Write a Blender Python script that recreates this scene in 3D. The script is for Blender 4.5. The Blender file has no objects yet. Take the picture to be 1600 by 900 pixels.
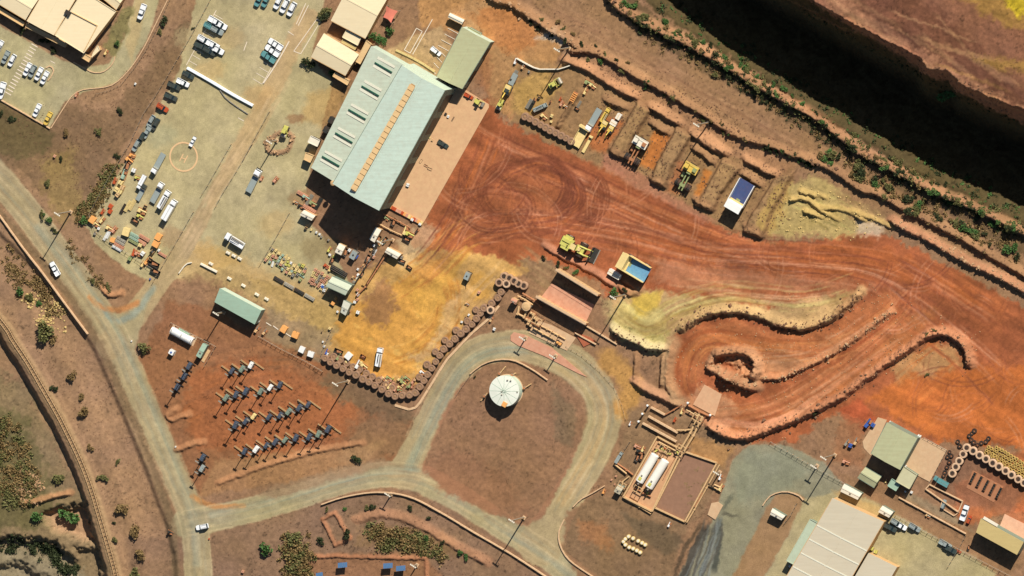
import bpy, math, random
import numpy as np
from mathutils import Vector

# ------------------------------------------------------------------ camera, sky, sun, exposure
sc = bpy.context.scene
M_PX = 0.25                      # metres per photograph pixel (photo is 1600 x 900)
DIST = 6000.0                    # a high vertical survey camera
VD = Vector((0.29, 0.07, 1.0)).normalized()
UP = (Vector((0, 1, 0)) - VD * VD.y).normalized()
RT = UP.cross(VD)
CAM = VD * DIST
cam = bpy.data.cameras.new('camera')
cam.sensor_fit = 'HORIZONTAL'
cam.angle = 2 * math.atan(800 * M_PX / DIST)
cam.clip_start = 100.0
cam.clip_end = 30000.0
cam_o = bpy.data.objects.new('camera', cam)
sc.collection.objects.link(cam_o)
from mathutils import Matrix
cam_o.matrix_world = Matrix(((RT.x, UP.x, VD.x, CAM.x), (RT.y, UP.y, VD.y, CAM.y), (RT.z, UP.z, VD.z, CAM.z), (0, 0, 0, 1)))
sc.camera = cam_o

SUN_EL, SUN_AZ = math.radians(39.0), math.radians(32.0)      # azimuth east of north
world = bpy.data.worlds.new('World')
sc.world = world
world.use_nodes = True
wn = world.node_tree
sky = wn.nodes.new('ShaderNodeTexSky')
sky.sky_type = 'NISHITA'
sky.sun_disc = False
sky.sun_elevation = SUN_EL
sky.sun_rotation = SUN_AZ
sky.dust_density = 0.6
wn.links.new(sky.outputs[0], wn.nodes['Background'].inputs[0])
wn.nodes['Background'].inputs[1].default_value = 0.05
sun = bpy.data.lights.new('sun', 'SUN')
sun.energy = 5.0
sun.angle = math.radians(0.5)
sun.color = (1.0, 0.95, 0.86)
sun_o = bpy.data.objects.new('sun', sun)
sc.collection.objects.link(sun_o)
SD = Vector((math.sin(SUN_AZ) * math.cos(SUN_EL), math.cos(SUN_AZ) * math.cos(SUN_EL), math.sin(SUN_EL)))
sun_o.rotation_euler = SD.to_track_quat('Z', 'Y').to_euler()
sun_o.location = SD * 400
sc.cycles.diffuse_bounces = 1
sc.view_settings.view_transform = 'Standard'
sc.view_settings.look = 'None'
sc.view_settings.gamma = 1.0
sc.view_settings.use_curve_mapping = False
sc.view_settings.exposure = 0.14

# ------------------------------------------------------------------ helpers
R = random.Random(7)
_cam = np.array(CAM); _rt = np.array(RT); _up = np.array(UP); _vd = np.array(VD)
def Wn(px, py, z=0.0):
    """plan position (arrays) of a photograph pixel seen at height z"""
    u = (np.asarray(px, float) - 800) * M_PX; v = (450 - np.asarray(py, float)) * M_PX
    d = u[..., None] * _rt + v[..., None] * _up - _cam
    t = (z - CAM.z) / d[..., 2]
    return _cam[0] + t * d[..., 0], _cam[1] + t * d[..., 1]
def W(px, py, z=0.0):
    x, y = Wn(px, py, z)
    return Vector((float(x), float(y), float(z)))
def heading(dx, dy):
    a = W(800, 450); b = W(800 + dx, 450 + dy)
    return math.atan2(b.y - a.y, b.x - a.x)
def lin(c):
    c = np.asarray(c, float) / 255.0
    return np.where(c <= 0.04045, c / 12.92, ((c + 0.055) / 1.055) ** 2.4)

def link(o):
    sc.collection.objects.link(o); return o
class MB:
    def __init__(s): s.v = []; s.f = []
    def add(s, vs, fs):
        n = len(s.v); s.v += [tuple(p) for p in vs]; s.f += [tuple(i + n for i in f) for f in fs]; return s
    def box(s, c, size, rz=0.0, ry=0.0, rx=0.0, taper=1.0):
        sx, sy, sz = [q / 2 for q in size]; out = []
        for k in (-1, 1):
            t = taper if k > 0 else 1.0
            for (i, j) in ((-1, -1), (1, -1), (1, 1), (-1, 1)):
                p = Vector((i * sx * t, j * sy * t, k * sz))
                if rx or ry or rz:
                    p = Matrix.Rotation(rz, 3, 'Z') @ Matrix.Rotation(ry, 3, 'Y') @ Matrix.Rotation(rx, 3, 'X') @ p
                out.append((c[0] + p.x, c[1] + p.y, c[2] + p.z))
        return s.add(out, [(3, 2, 1, 0), (4, 5, 6, 7), (0, 1, 5, 4), (1, 2, 6, 5), (2, 3, 7, 6), (3, 0, 4, 7)])
    def prism(s, poly, z0, z1):
        n = len(poly)
        a = sum(poly[i][0] * poly[(i + 1) % n][1] - poly[(i + 1) % n][0] * poly[i][1] for i in range(n))
        if a < 0: poly = poly[::-1]
        vs = [(p[0], p[1], z0) for p in poly] + [(p[0], p[1], z1) for p in poly]
        return s.add(vs, [tuple(range(n - 1, -1, -1)), tuple(range(n, 2 * n))] + [(i, (i + 1) % n, n + (i + 1) % n, n + i) for i in range(n)])
    def tube(s, pts, r, n=8, caps=True):
        pts = [Vector(p) for p in pts]; m = len(pts); rr = r if isinstance(r, (list, tuple)) else [r] * m
        base = len(s.v)
        for i, p in enumerate(pts):
            d = (pts[min(i + 1, m - 1)] - pts[max(i - 1, 0)]).normalized()
            a = d.cross(Vector((0, 0, 1)))
            if a.length < 0.01: a = Vector((1, 0, 0))
            a.normalize(); b = d.cross(a)
            for k in range(n):
                t = 2 * math.pi * k / n
                s.v.append(tuple(p + (a * math.cos(t) + b * math.sin(t)) * rr[i]))
        for i in range(m - 1):
            for k in range(n):
                q = base + i * n; s.f.append((q + k, q + n + k, q + n + (k + 1) % n, q + (k + 1) % n))
        if caps:
            s.f.append(tuple(base + k for k in range(n))); s.f.append(tuple(base + (m - 1) * n + k for k in range(n - 1, -1, -1)))
        return s
    def lathe(s, prof, n=16, c=(0, 0, 0), close=False):
        base = len(s.v); m = len(prof)
        for (r, z) in prof:
            for k in range(n):
                t = 2 * math.pi * k / n
                s.v.append((c[0] + r * math.cos(t), c[1] + r * math.sin(t), c[2] + z))
        for i in range(m if close else m - 1):
            i2 = (i + 1) % m
            for k in range(n):
                s.f.append((base + i * n + k, base + i * n + (k + 1) % n, base + i2 * n + (k + 1) % n, base + i2 * n + k))
        if not close:
            if prof[0][0] > 1e-6: s.f.append(tuple(base + k for k in range(n - 1, -1, -1)))
            if prof[-1][0] > 1e-6: s.f.append(tuple(base + (m - 1) * n + k for k in range(n)))
        return s
    def mesh(s, name, mat=None, smooth=False):
        me = bpy.data.meshes.new(name); me.from_pydata(s.v, [], s.f); me.update()
        if mat: me.materials.append(mat)
        if smooth: me.polygons.foreach_set('use_smooth', [True] * len(me.polygons))
        return me
    def obj(s, name, mat, parent=None, smooth=False):
        o = link(bpy.data.objects.new(name, s.mesh(name, mat, smooth)))
        if parent: o.parent = parent
        return o
def tag(o, label=None, cat=None, group=None, kind=None):
    if label: o['label'] = label
    if cat: o['category'] = cat
    if group: o['group'] = group
    if kind: o['kind'] = kind
    return o
def thing(name, label, cat, loc=(0, 0, 0), rz=0.0, group=None):
    o = link(bpy.data.objects.new(name, None)); o.empty_display_size = 0.5
    o.location = loc; o.rotation_euler = (0, 0, rz)
    return tag(o, label, cat, group)
def spawn(parts, name, label, cat, loc, rz=0.0, group=None, scale=1.0, paint=None):
    """parts: [(part name, mesh, [(sub part name, mesh), ...])]; copies share mesh data; paint: {slot material name: material}"""
    t = thing(name, label, cat, loc, rz, group)
    if scale != 1.0: t.scale = (scale,) * 3 if not isinstance(scale, tuple) else scale
    def mk(nm, me, par):
        o = link(bpy.data.objects.new(nm, me)); o.parent = par
        if paint and me.materials and me.materials[0].name in paint:
            o.material_slots[0].link = 'OBJECT'; o.material_slots[0].material = paint[me.materials[0].name]
        return o
    for p in parts:
        o = mk(p[0], p[1], t)
        for q in (p[2] if len(p) > 2 else []): mk(q[0], q[1], o)
    return t
ONES = ['first', 'second', 'third', 'fourth', 'fifth', 'sixth', 'seventh', 'eighth', 'ninth', 'tenth', 'eleventh', 'twelfth', 'thirteenth',
        'fourteenth', 'fifteenth', 'sixteenth', 'seventeenth', 'eighteenth', 'nineteenth', 'twentieth']
def nth(i):
    if i < 20: return ONES[i]
    tens = {2: 'twenty', 3: 'thirty', 4: 'forty', 5: 'fifty', 6: 'sixty', 7: 'seventy', 8: 'eighty', 9: 'ninety'}
    q, r = divmod(i + 1, 10)
    return tens[q] + '-' + ONES[r - 1] if r else {2: 'twentieth', 3: 'thirtieth', 4: 'fortieth', 5: 'fiftieth', 6: 'sixtieth', 7: 'seventieth', 8: 'eightieth', 9: 'ninetieth'}[q]

# ------------------------------------------------------------------ materials
MATS = {}
def mat(name, rgb, rough=0.7, metal=0.0, var=0.18, scale=1.2, dust=0.0, dustc=(150, 95, 60), bump=0.0, streak=None, coat=0.0, spec=0.35):
    """procedural surface: base colour, noise variation, patchy red dust, optional streaks along one direction"""
    if name in MATS: return MATS[name]
    m = bpy.data.materials.new(name); m.use_nodes = True; MATS[name] = m
    nt = m.node_tree; b = nt.nodes['Principled BSDF']; b.inputs['Roughness'].default_value = rough
    b.inputs['Metallic'].default_value = metal; b.inputs['Coat Weight'].default_value = coat
    b.inputs['Specular IOR Level'].default_value = spec
    col = tuple(lin(rgb)) + (1,)
    tc = nt.nodes.new('ShaderNodeTexCoord'); geo = nt.nodes.new('ShaderNodeNewGeometry'); src = geo.outputs['Position']
    if streak is not None:
        mp = nt.nodes.new('ShaderNodeMapping'); mp.inputs['Rotation'].default_value = (0, 0, streak); mp.inputs['Scale'].default_value = (0.12, 1.6, 0.3)
        nt.links.new(src, mp.inputs[0]); src = mp.outputs[0]
    n1 = nt.nodes.new('ShaderNodeTexNoise'); n1.inputs['Scale'].default_value = scale; n1.inputs['Detail'].default_value = 5; n1.inputs['Roughness'].default_value = 0.65
    nt.links.new(src, n1.inputs['Vector'])
    mr = nt.nodes.new('ShaderNodeMapRange'); mr.inputs[1].default_value = 0.25; mr.inputs[2].default_value = 0.75
    mr.inputs[3].default_value = 1 - var; mr.inputs[4].default_value = 1 + var
    nt.links.new(n1.outputs[0], mr.inputs[0])
    mx = nt.nodes.new('ShaderNodeVectorMath'); mx.operation = 'SCALE'; mx.inputs[0].default_value = col[:3]
    nt.links.new(mr.outputs[0], mx.inputs['Scale']); out = mx.outputs[0]
    if dust > 0:
        n2 = nt.nodes.new('ShaderNodeTexNoise'); n2.inputs['Scale'].default_value = 0.55; n2.inputs['Detail'].default_value = 6; n2.inputs['Roughness'].default_value = 0.7
        nt.links.new(geo.outputs['Position'], n2.inputs['Vector'])
        r2 = nt.nodes.new('ShaderNodeMapRange'); r2.inputs[1].default_value = 0.42; r2.inputs[2].default_value = 0.72; r2.inputs[3].default_value = 0; r2.inputs[4].default_value = dust
        nt.links.new(n2.outputs[0], r2.inputs[0])
        mm = nt.nodes.new('ShaderNodeMix'); mm.data_type = 'RGBA'
        nt.links.new(r2.outputs[0], mm.inputs[0]); nt.links.new(out, mm.inputs[6]); mm.inputs[7].default_value = tuple(lin(dustc)) + (1,)
        out = mm.outputs[2]
    nt.links.new(out, b.inputs['Base Color'])
    if bump > 0:
        bp = nt.nodes.new('ShaderNodeBump'); bp.inputs['Strength'].default_value = bump; bp.inputs['Distance'].default_value = 0.1
        nt.links.new(n1.outputs[0], bp.inputs['Height']); nt.links.new(bp.outputs[0], b.inputs['Normal'])
    return m
AX = heading(0.86, 0.5)          # the site grid runs along this direction
STR_A, STR_B = -AX, -AX + math.pi / 2
m_roof_green = mat('roof_green', (194, 210, 194), 0.55, 0, 0.10, 0.8, 0.16, streak=STR_A)
m_roof_sage = mat('roof_sage', (160, 186, 163), 0.55, 0, 0.10, 0.8, 0.12, streak=STR_A)
m_roof_annex = mat('roof_annex', (194, 203, 182), 0.6, 0, 0.10, 0.8, 0.16, streak=STR_A)
m_roof_olive = mat('roof_olive', (180, 180, 140), 0.6, 0, 0.07, 0.8, 0.12, streak=STR_A)
m_roof_cream = mat('roof_cream', (238, 218, 178), 0.6, 0, 0.05, 0.8, 0.08, (215, 170, 110), streak=STR_B)
m_roof_buff = mat('roof_buff', (222, 186, 134), 0.6, 0, 0.08, 0.8, 0.10, (205, 140, 85), streak=STR_B)
m_roof_white = mat('roof_white', (203, 191, 166), 0.55, 0, 0.06, 0.8, 0.10, (205, 170, 130), streak=STR_A)
m_roof_straw = mat('roof_straw', (206, 182, 122), 0.6, 0, 0.08, 0.8, 0.10, streak=STR_A)
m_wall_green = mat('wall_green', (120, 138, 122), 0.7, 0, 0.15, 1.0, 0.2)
m_wall_pale = mat('wall_pale', (196, 212, 190), 0.7, 0, 0.08, 1.0, 0.15)  # tank shell tone; on north walls it paints in the sunlight
m_wall_cream = mat('wall_cream', (212, 170, 118), 0.75, 0, 0.12, 1.0, 0.15)
m_white = mat('white_paint', (236, 236, 230), 0.4, 0, 0.06, 1.5, 0.10, (205, 165, 125), coat=0.3)
m_offwhite = mat('offwhite_sheet', (236, 226, 204), 0.5, 0, 0.07, 1.5, 0.12, (205, 165, 125))
m_skylight = mat('skylight_sheet', (226, 222, 200), 0.4, 0, 0.06, 1.5, 0.05)
m_carwhite = mat('car_white', (240, 242, 242), 0.3, 0, 0.04, 1.5, 0.08, (200, 165, 130), coat=0.5)
m_carteal = mat('car_teal', (96, 150, 150), 0.3, 0, 0.06, 1.5, 0.10, coat=0.5)
m_carsilver = mat('car_silver', (176, 186, 180), 0.3, 0.3, 0.06, 1.5, 0.10, coat=0.4)
m_cardark = mat('car_dark', (62, 74, 70), 0.3, 0, 0.1, 1.5, 0.15, coat=0.4)
m_carred = mat('car_red', (188, 82, 46), 0.4, 0, 0.1, 1.5, 0.15, coat=0.3)
m_caryellow = mat('machine_yellow', (226, 192, 92), 0.45, 0, 0.14, 1.5, 0.25, (190, 130, 70))
m_cream_mach = mat('machine_cream', (232, 206, 140), 0.5, 0, 0.14, 1.5, 0.2, (200, 140, 90))
m_lime_mach = mat('machine_lime', (206, 200, 104), 0.5, 0, 0.16, 1.5, 0.15)
m_green_mach = mat('machine_green', (150, 160, 108), 0.5, 0, 0.2, 2, 0.2)
m_glass = mat('dark_glass', (38, 52, 58), 0.12, 0, 0.1, 2)
m_rubber = mat('rubber', (46, 42, 38), 0.85, 0, 0.2, 3, 0.35)
m_dustyrubber = mat('dusty_rubber', (152, 118, 92), 0.9, 0, 0.16, 1.5, 0.35, (140, 108, 84))
m_paletyre = mat('pale_tyre', (212, 176, 142), 0.85, 0, 0.12, 1.5, 0.2, (190, 140, 100))
m_dirt = mat('dirt_fill', (158, 122, 90), 0.95, 0, 0.22, 1.6, 0.3, (135, 100, 60), bump=0.4)
m_steel = mat('galvanised_steel', (172, 166, 150), 0.5, 0.4, 0.14, 1.5, 0.25)
m_rust = mat('rusty_steel', (182, 124, 84), 0.8, 0.1, 0.25, 2.0, 0.3, (150, 84, 50))
m_tansteel = mat('tan_steel', (214, 176, 126), 0.7, 0.05, 0.16, 1.5, 0.25, (180, 120, 80))
m_darksteel = mat('dark_steel', (54, 56, 52), 0.6, 0.2, 0.2, 1.5, 0.2)
m_concrete = mat('concrete', (206, 172, 134), 0.9, 0, 0.09, 0.6, 0.35, (190, 138, 100))
m_pinkconc = mat('pink_concrete', (206, 152, 122), 0.9, 0, 0.12, 0.5, 0.45, (186, 112, 84))
m_wallconc = mat('barrier_concrete', (216, 180, 140), 0.9, 0, 0.12, 1.2, 0.3, (180, 130, 95))
m_blue = mat('blue_paint', (60, 96, 168), 0.4, 0, 0.12, 1.5, 0.1)
m_deepblue = mat('liner_blue', (66, 82, 124), 0.6, 0, 0.16, 1.0, 0.15)
m_skyblue = mat('liner_light_blue', (108, 160, 190), 0.5, 0, 0.18, 1.0, 0.1)
m_navy = mat('navy_panel', (72, 84, 98), 0.4, 0, 0.2, 1.5, 0.1)
m_solar = mat("solar_cell", (74, 108, 144), 0.25, 0, 0.12, 3.0, 0.05)
m_wood = mat('timber', (176, 140, 96), 0.85, 0, 0.2, 2.0, 0.2)
m_line = mat('line_paint', (232, 214, 190), 0.8, 0, 0.12, 2.5, 0.25, (185, 165, 128))
m_pinkline = mat('helipad_paint', (224, 184, 136), 0.8, 0, 0.10, 2.0, 0.25, (185, 165, 128))
m_redsail = mat('shade_cloth_red', (222, 128, 104), 0.8, 0, 0.08, 1.0)
m_orange = mat('orange_box', (236, 168, 96), 0.6, 0, 0.1, 1.5, 0.1)
m_tank = mat('tank_white', (228, 230, 214), 0.5, 0, 0.05, 0.6, 0.06)
m_darkgreen = mat('monitor_shaded_green', (36, 92, 70), 0.6, 0, 0.15, 1.5)  # roof monitor green, darkened to paint in its shaded face
m_redsoil = mat('red_sump', (170, 96, 66), 0.9, 0, 0.2, 1.0)
m_bark = mat('bark', (112, 84, 60), 0.95, 0, 0.2, 4)
def leafmat(name, rgb):
    m = mat(name, rgb, 0.75, 0, 0.45, 1.3, spec=0.15)
    b = m.node_tree.nodes['Principled BSDF']
    b.inputs['Subsurface Weight'].default_value = 0.0
    return m
m_leaf = [leafmat('leaf_green', (84, 116, 62)), leafmat('leaf_olive', (114, 112, 68)), leafmat('leaf_dry', (138, 114, 74)), leafmat('leaf_dark', (62, 70, 44))]
# ------------------------------------------------------------------ terrain: one sheet, heights and soil colours
STEP = 1.6
far = np.array([40, 120, 320, 800, 2000, 5000, 10000.0])
gx = np.concatenate([-140 - far[::-1], np.arange(-140, 1741, STEP), 1740 + far])
gy = np.concatenate([-270 - far[::-1], np.arange(-270, 1021, STEP), 1020 + far])
NX, NY = len(gx), len(gy)
PX, PY = np.meshgrid(gx, gy)
rng = np.random.RandomState(3)
TAB = rng.rand(256, 256)
def vnoise(x, y):
    xi = np.floor(x).astype(int); yi = np.floor(y).astype(int); fx = x - xi; fy = y - yi
    fx = fx * fx * (3 - 2 * fx); fy = fy * fy * (3 - 2 * fy)
    a = TAB[yi & 255, xi & 255]; b = TAB[yi & 255, (xi + 1) & 255]; c = TAB[(yi + 1) & 255, xi & 255]; d = TAB[(yi + 1) & 255, (xi + 1) & 255]
    return (a * (1 - fx) + b * fx) * (1 - fy) + (c * (1 - fx) + d * fx) * fy
def fbm(scale, octv=4, seed=0, x=None, y=None, rough=0.55):
    x = PX if x is None else x; y = PY if y is None else y
    s = 0; a = 1.0; t = 0
    for k in range(octv):
        s = s + a * vnoise(x / scale + 37.3 * seed + 11.7 * k, y / scale + 71.9 * seed + 5.1 * k); t += a; a *= rough; scale = scale / 2.03
    return s / t
def sstep(a, b, x):
    t = np.clip((x - a) / (b - a), 0, 1); return t * t * (3 - 2 * t)
def smooth_line(pts, n=6):
    pts = [np.array(p, float) for p in pts]
    if len(pts) < 3: return np.array(pts)
    out = []
    for i in range(len(pts) - 1):
        p0 = pts[max(i - 1, 0)]; p1 = pts[i]; p2 = pts[i + 1]; p3 = pts[min(i + 2, len(pts) - 1)]
        for k in range(n):
            t = k / n
            out.append(0.5 * (2 * p1 + (p2 - p0) * t + (2 * p0 - 5 * p1 + 4 * p2 - p3) * t * t + (3 * p1 - p0 - 3 * p2 + p3) * t ** 3))
    out.append(pts[-1]); return np.array(out)
def window(pts, pad):
    x0, x1 = pts[:, 0].min() - pad, pts[:, 0].max() + pad; y0, y1 = pts[:, 1].min() - pad, pts[:, 1].max() + pad
    return slice(np.searchsorted(gy, y0), np.searchsorted(gy, y1) + 1), slice(np.searchsorted(gx, x0), np.searchsorted(gx, x1) + 1)
def dist_line(pts, X, Y, signed=False):
    best = np.full(X.shape, 1e18); sg = np.ones(X.shape); al = np.zeros(X.shape); acc = 0.0
    for i in range(len(pts) - 1):
        ax, ay = pts[i]; bx, by = pts[i + 1]; dx, dy = bx - ax, by - ay; L2 = dx * dx + dy * dy + 1e-9
        t = np.clip(((X - ax) * dx + (Y - ay) * dy) / L2, 0, 1)
        d = (X - ax - t * dx) ** 2 + (Y - ay - t * dy) ** 2
        m = d < best; best = np.where(m, d, best); al = np.where(m, acc + t * math.sqrt(L2), al)
        if signed: sg = np.where(m, np.sign(dx * (Y - ay) - dy * (X - ax)), sg)
        acc += math.sqrt(L2)
    d = np.sqrt(best)
    return (d * sg if signed else d), al, acc
def inside(poly, X, Y):
    r = np.zeros(X.shape, bool); n = len(poly)
    for i in range(n):
        x0, y0 = poly[i]; x1, y1 = poly[(i + 1) % n]
        if y0 == y1: continue
        c = ((y0 > Y) != (y1 > Y)) & (X < (x1 - x0) * (Y - y0) / (y1 - y0) + x0); r ^= c
    return r
WX = (fbm(16, 2, 21) - 0.5) * 1.3 + (fbm(4.5, 2, 23) - 0.5) * 1.3; WY = (fbm(16, 2, 22) - 0.5) * 1.3 + (fbm(4.5, 2, 24) - 0.5) * 1.3      # warp for ragged edges
N_A, N_B, N_C = fbm(90, 5, 1), fbm(26, 4, 2), fbm(9, 3, 3)
COL = np.zeros(PX.shape + (3,)); COL[:] = (164, 122, 92)
LAB = np.zeros(PX.shape, np.int8)
def blend(sl, m, c, var=0.0):
    c = np.array(c, float)
    if var: c = c[None, None] * (1 + var * (N_B[sl] - 0.5) * 2)[..., None]
    COL[sl] = COL[sl] * (1 - m[..., None]) + c * m[..., None]
def poly(pts, c, soft=5, warp=6, alpha=1.0, lab=None, curve=False, var=0.0):
    pts = np.array(pts, float); soft = soft * 0.6
    if curve: pts = smooth_line(list(pts) + [pts[0]], 5)[:-1]
    sl = window(pts, soft + warp + 4); X = PX[sl] + WX[sl] * warp; Y = PY[sl] + WY[sl] * warp
    d, _, _ = dist_line(np.vstack([pts, pts[:1]]), X, Y); d = np.where(inside(pts, X, Y), d, -d)
    blend(sl, sstep(-soft, soft, d) * alpha, c, var)
    if lab is not None: LAB[sl] = np.where(d > 0, lab, LAB[sl])
def line(pts, w, c, soft=2, warp=1.5, alpha=1.0, lab=None, curve=True, fade=0.0, brk=0.0, seed=0):
    pts = smooth_line(pts) if curve else np.array(pts, float)
    wm = max(w) if isinstance(w, (list, tuple)) else w
    sl = window(pts, wm + soft + warp + 3); X = PX[sl] + WX[sl] * warp; Y = PY[sl] + WY[sl] * warp
    d, al, L = dist_line(pts, X, Y)
    if isinstance(w, (list, tuple)): wv = np.interp(al / L, np.linspace(0, 1, len(w)), w)
    else: wv = w
    m = 1 - sstep(wv / 2 - soft / 2, wv / 2 + soft / 2, d)
    if fade: m = m * sstep(0, fade, al) * sstep(0, fade, L - al)
    if brk: m = m * sstep(brk - 0.25, brk + 0.25, fbm(22, 2, 50 + seed, X, Y))
    blend(sl, m * alpha, c)
    if lab is not None: LAB[sl] = np.where(d < wv / 2, lab, LAB[sl])
TR = random.Random(11)
def tracks(pts, n, spread, cols, w=(1.6, 3.2), alpha=(0.3, 0.62), brk=0.35):
    """n wandering wheel tracks side by side along one course"""
    pts = smooth_line(pts, 5)
    d = np.gradient(pts, axis=0); d /= (np.linalg.norm(d, axis=1)[:, None] + 1e-9); nr = np.stack([-d[:, 1], d[:, 0]], 1)
    for k in range(n):
        o = TR.uniform(-spread, spread); o2 = o + TR.uniform(-spread, spread) * 0.35
        a, b = sorted((TR.random(), TR.random())); a *= 0.6; b = max(b, a + 0.4); b = min(b, 1)
        i0, i1 = int(a * (len(pts) - 1)), max(int(b * (len(pts) - 1)), int(a * (len(pts) - 1)) + 3)
        q = pts + nr * np.linspace(o, o2, len(pts))[:, None]; q = q[i0:i1 + 1]
        if len(q) < 3: continue
        line(q, TR.uniform(*w), TR.choice(cols), 1.8, 1.2, TR.uniform(*alpha), curve=False, fade=18, brk=brk, seed=TR.randint(0, 40))

OLV = (181, 166, 127); TEAL = (154, 156, 136); TAN = (186, 160, 120)
ORG = (160, 93, 60); PNK = (176, 122, 92); DUST = (208, 152, 76)
# --- broad soils
poly([(-11000, -11000), (300, -11000), (300, 200), (140, 330), (300, 900), (300, 12000), (-11000, 12000)], (168, 128, 98), 20, 10)
poly([(0, 130), (170, 180), (330, -20), (360, -20), (250, 150), (120, 330), (60, 300), (0, 250), (-200, 200)], (140, 108, 80), 12, 14, 0.9)
poly([(-60, 150), (0, 162), (50, 188), (85, 208), (70, 240), (30, 250), (0, 235), (-60, 220)], (112, 94, 64), 10, 12, 0.85)
poly([(60, 260), (110, 230), (130, 330), (90, 350)], (160, 130, 82), 14, 14, 0.7)
poly([(-100, 560), (40, 600), (120, 760), (180, 920), (-100, 1100)], (150, 124, 92), 20, 16, 0.9)
poly([(-50, 640), (30, 650), (60, 720), (90, 800), (40, 830), (-60, 830)], (112, 100, 66), 16, 20, 0.8)
poly([(-60, 860), (60, 855), (130, 900), (160, 960), (-60, 960)], (168, 150, 122), 14, 18, 0.7)
poly([(200, 840), (300, 840), (500, 780), (640, 760), (900, 910), (900, 1100), (200, 1100)], (152, 116, 92), 10, 6)
# --- haul yard, all the red ground
poly([(742, 175), (765, 150), (785, 190), (880, 232), (960, 262), (1040, 315), (1100, 345), (1190, 380), (1260, 378), (1340, 362), (1400, 372), (1600, 480), (1800, 600), (1800, 720), (1600, 700),
      (1490, 690), (1440, 690), (1345, 655), (1310, 640), (1240, 690), (1130, 690), (1080, 640), (1040, 600), (1050, 530), (1000, 520), (960, 500), (940, 440), (850, 405), (760, 420), (690, 410), (640, 380), (665, 345)],
     ORG, 6, 10, lab=2, var=0.10)
poly([(690, 300), (760, 240), (800, 210), (900, 260), (960, 300), (1040, 360), (940, 350), (880, 340), (800, 330), (740, 340), (700, 360)], (160, 96, 64), 18, 20, 0.6)
poly([(960, 300), (1080, 350), (1200, 395), (1340, 380), (1420, 400), (1560, 480), (1500, 470), (1380, 430), (1200, 420), (1060, 400)], (170, 96, 54), 14, 14, 0.7)
poly([(1020, 400), (1160, 420), (1280, 440), (1380, 445), (1340, 460), (1200, 450), (1080, 450), (1020, 440)], (184, 130, 98), 14, 14, 0.55)
poly([(940, 470), (1000, 450), (1060, 460), (1120, 470), (1200, 480), (1330, 455), (1300, 500), (1240, 515), (1180, 495), (1110, 490), (1060, 518), (1040, 555), (1010, 552), (955, 520)], (194, 164, 116), 9, 8, 0.85)
poly([(960, 480), (1020, 455), (1040, 500), (1050, 530), (1030, 552), (990, 535), (955, 515)], (204, 184, 116), 9, 8, 0.75)
poly([(985, 460), (1035, 455), (1030, 480), (990, 500)], (212, 176, 78), 8, 6, 0.8)
poly([(1060, 560), (1085, 515), (1150, 500), (1220, 520), (1300, 515), (1350, 470), (1420, 450), (1400, 500), (1300, 560), (1210, 592), (1180, 560), (1110, 550), (1095, 590), (1070, 610)], (178, 110, 70), 8, 6, 0.8)
poly([(1130, 560), (1180, 540), (1260, 545), (1330, 515), (1300, 555), (1200, 590), (1170, 600)], (196, 142, 104), 10, 10, 0.8)
poly([(1110, 640), (1200, 625), (1300, 570), (1400, 500), (1470, 480), (1440, 520), (1340, 595), (1240, 650), (1140, 680)], (174, 110, 68), 10, 8, 0.85)
poly([(1050, 640), (1100, 600), (1160, 640), (1120, 680), (1080, 670)], (200, 146, 108), 8, 8, 0.8)
poly([(1395, 560), (1440, 545), (1490, 540), (1505, 570), (1460, 595), (1400, 605)], (192, 148, 100), 12, 10, 0.8)
poly([(1350, 620), (1420, 590), (1520, 575), (1600, 570), (1720, 600), (1720, 700), (1600, 700), (1480, 690), (1400, 650)], (190, 108, 56), 14, 12, 0.9)
poly([(1310, 640), (1345, 620), (1370, 660), (1335, 690)], (184, 90, 58), 8, 6, 0.7)
poly([(1490, 760), (1620, 690), (1720, 800), (1560, 800), (1500, 830)], (186, 108, 66), 10, 8, 0.85, lab=2)
poly([(1560, 790), (1720, 790), (1720, 850), (1600, 830)], (210, 118, 76), 12, 6, 0.7)
poly([(1440, 730), (1520, 700), (1600, 770), (1580, 800), (1480, 790)], (150, 104, 80), 12, 8, 0.7)
# --- north pads and truck bays
poly([(640, -60), (770, -60), (830, 30), (880, 70), (840, 160), (800, 190), (765, 160), (740, 60), (660, 40)], (196, 142, 94), 6, 6)
poly([(700, 20), (760, 0), (790, 60), (770, 100), (735, 60)], (206, 156, 112), 14, 12, 0.7)
poly([(740, 20), (800, 0), (850, 60), (800, 90), (765, 70)], (204, 128, 76), 14, 12, 0.7)
poly([(840, 60), (870, 40), (885, 75), (850, 60)], (222, 206, 196), 12, 12, 0.8)
poly([(745, 90), (770, 80), (800, 120), (770, 165), (740, 110)], (160, 104, 72), 12, 14, 0.6)
poly([(800, 95), (900, 100), (990, 155), (1240, 260), (1230, 360), (1180, 380), (1040, 315), (880, 232), (800, 190)], (166, 126, 88), 8, 6)
poly([(800, 130), (850, 110), (880, 140), (830, 180), (800, 170)], (204, 158, 92), 12, 10, 0.8)
poly([(905, 205), (940, 180), (975, 190), (945, 240), (925, 235)], (190, 112, 66), 8, 5, 0.9)
poly([(1000, 255), (1025, 200), (1050, 210), (1022, 268)], (206, 122, 62), 7, 5, 0.9)
poly([(1085, 305), (1100, 262), (1112, 268), (1095, 315)], (206, 126, 62), 5, 4, 0.9)
poly([(1040, 300), (1060, 250), (1085, 260), (1060, 305)], (186, 116, 76), 6, 5, 0.8)
poly([(945, 240), (975, 250), (1040, 300), (1120, 345), (1100, 350), (1030, 315), (940, 262)], (186, 122, 96), 8, 6, 0.8)
poly([(890, 100), (935, 95), (1010, 140), (1200, 235), (1240, 262), (1215, 275), (1130, 240), (990, 155), (940, 130)], (182, 132, 96), 6, 6, 0.9)
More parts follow.
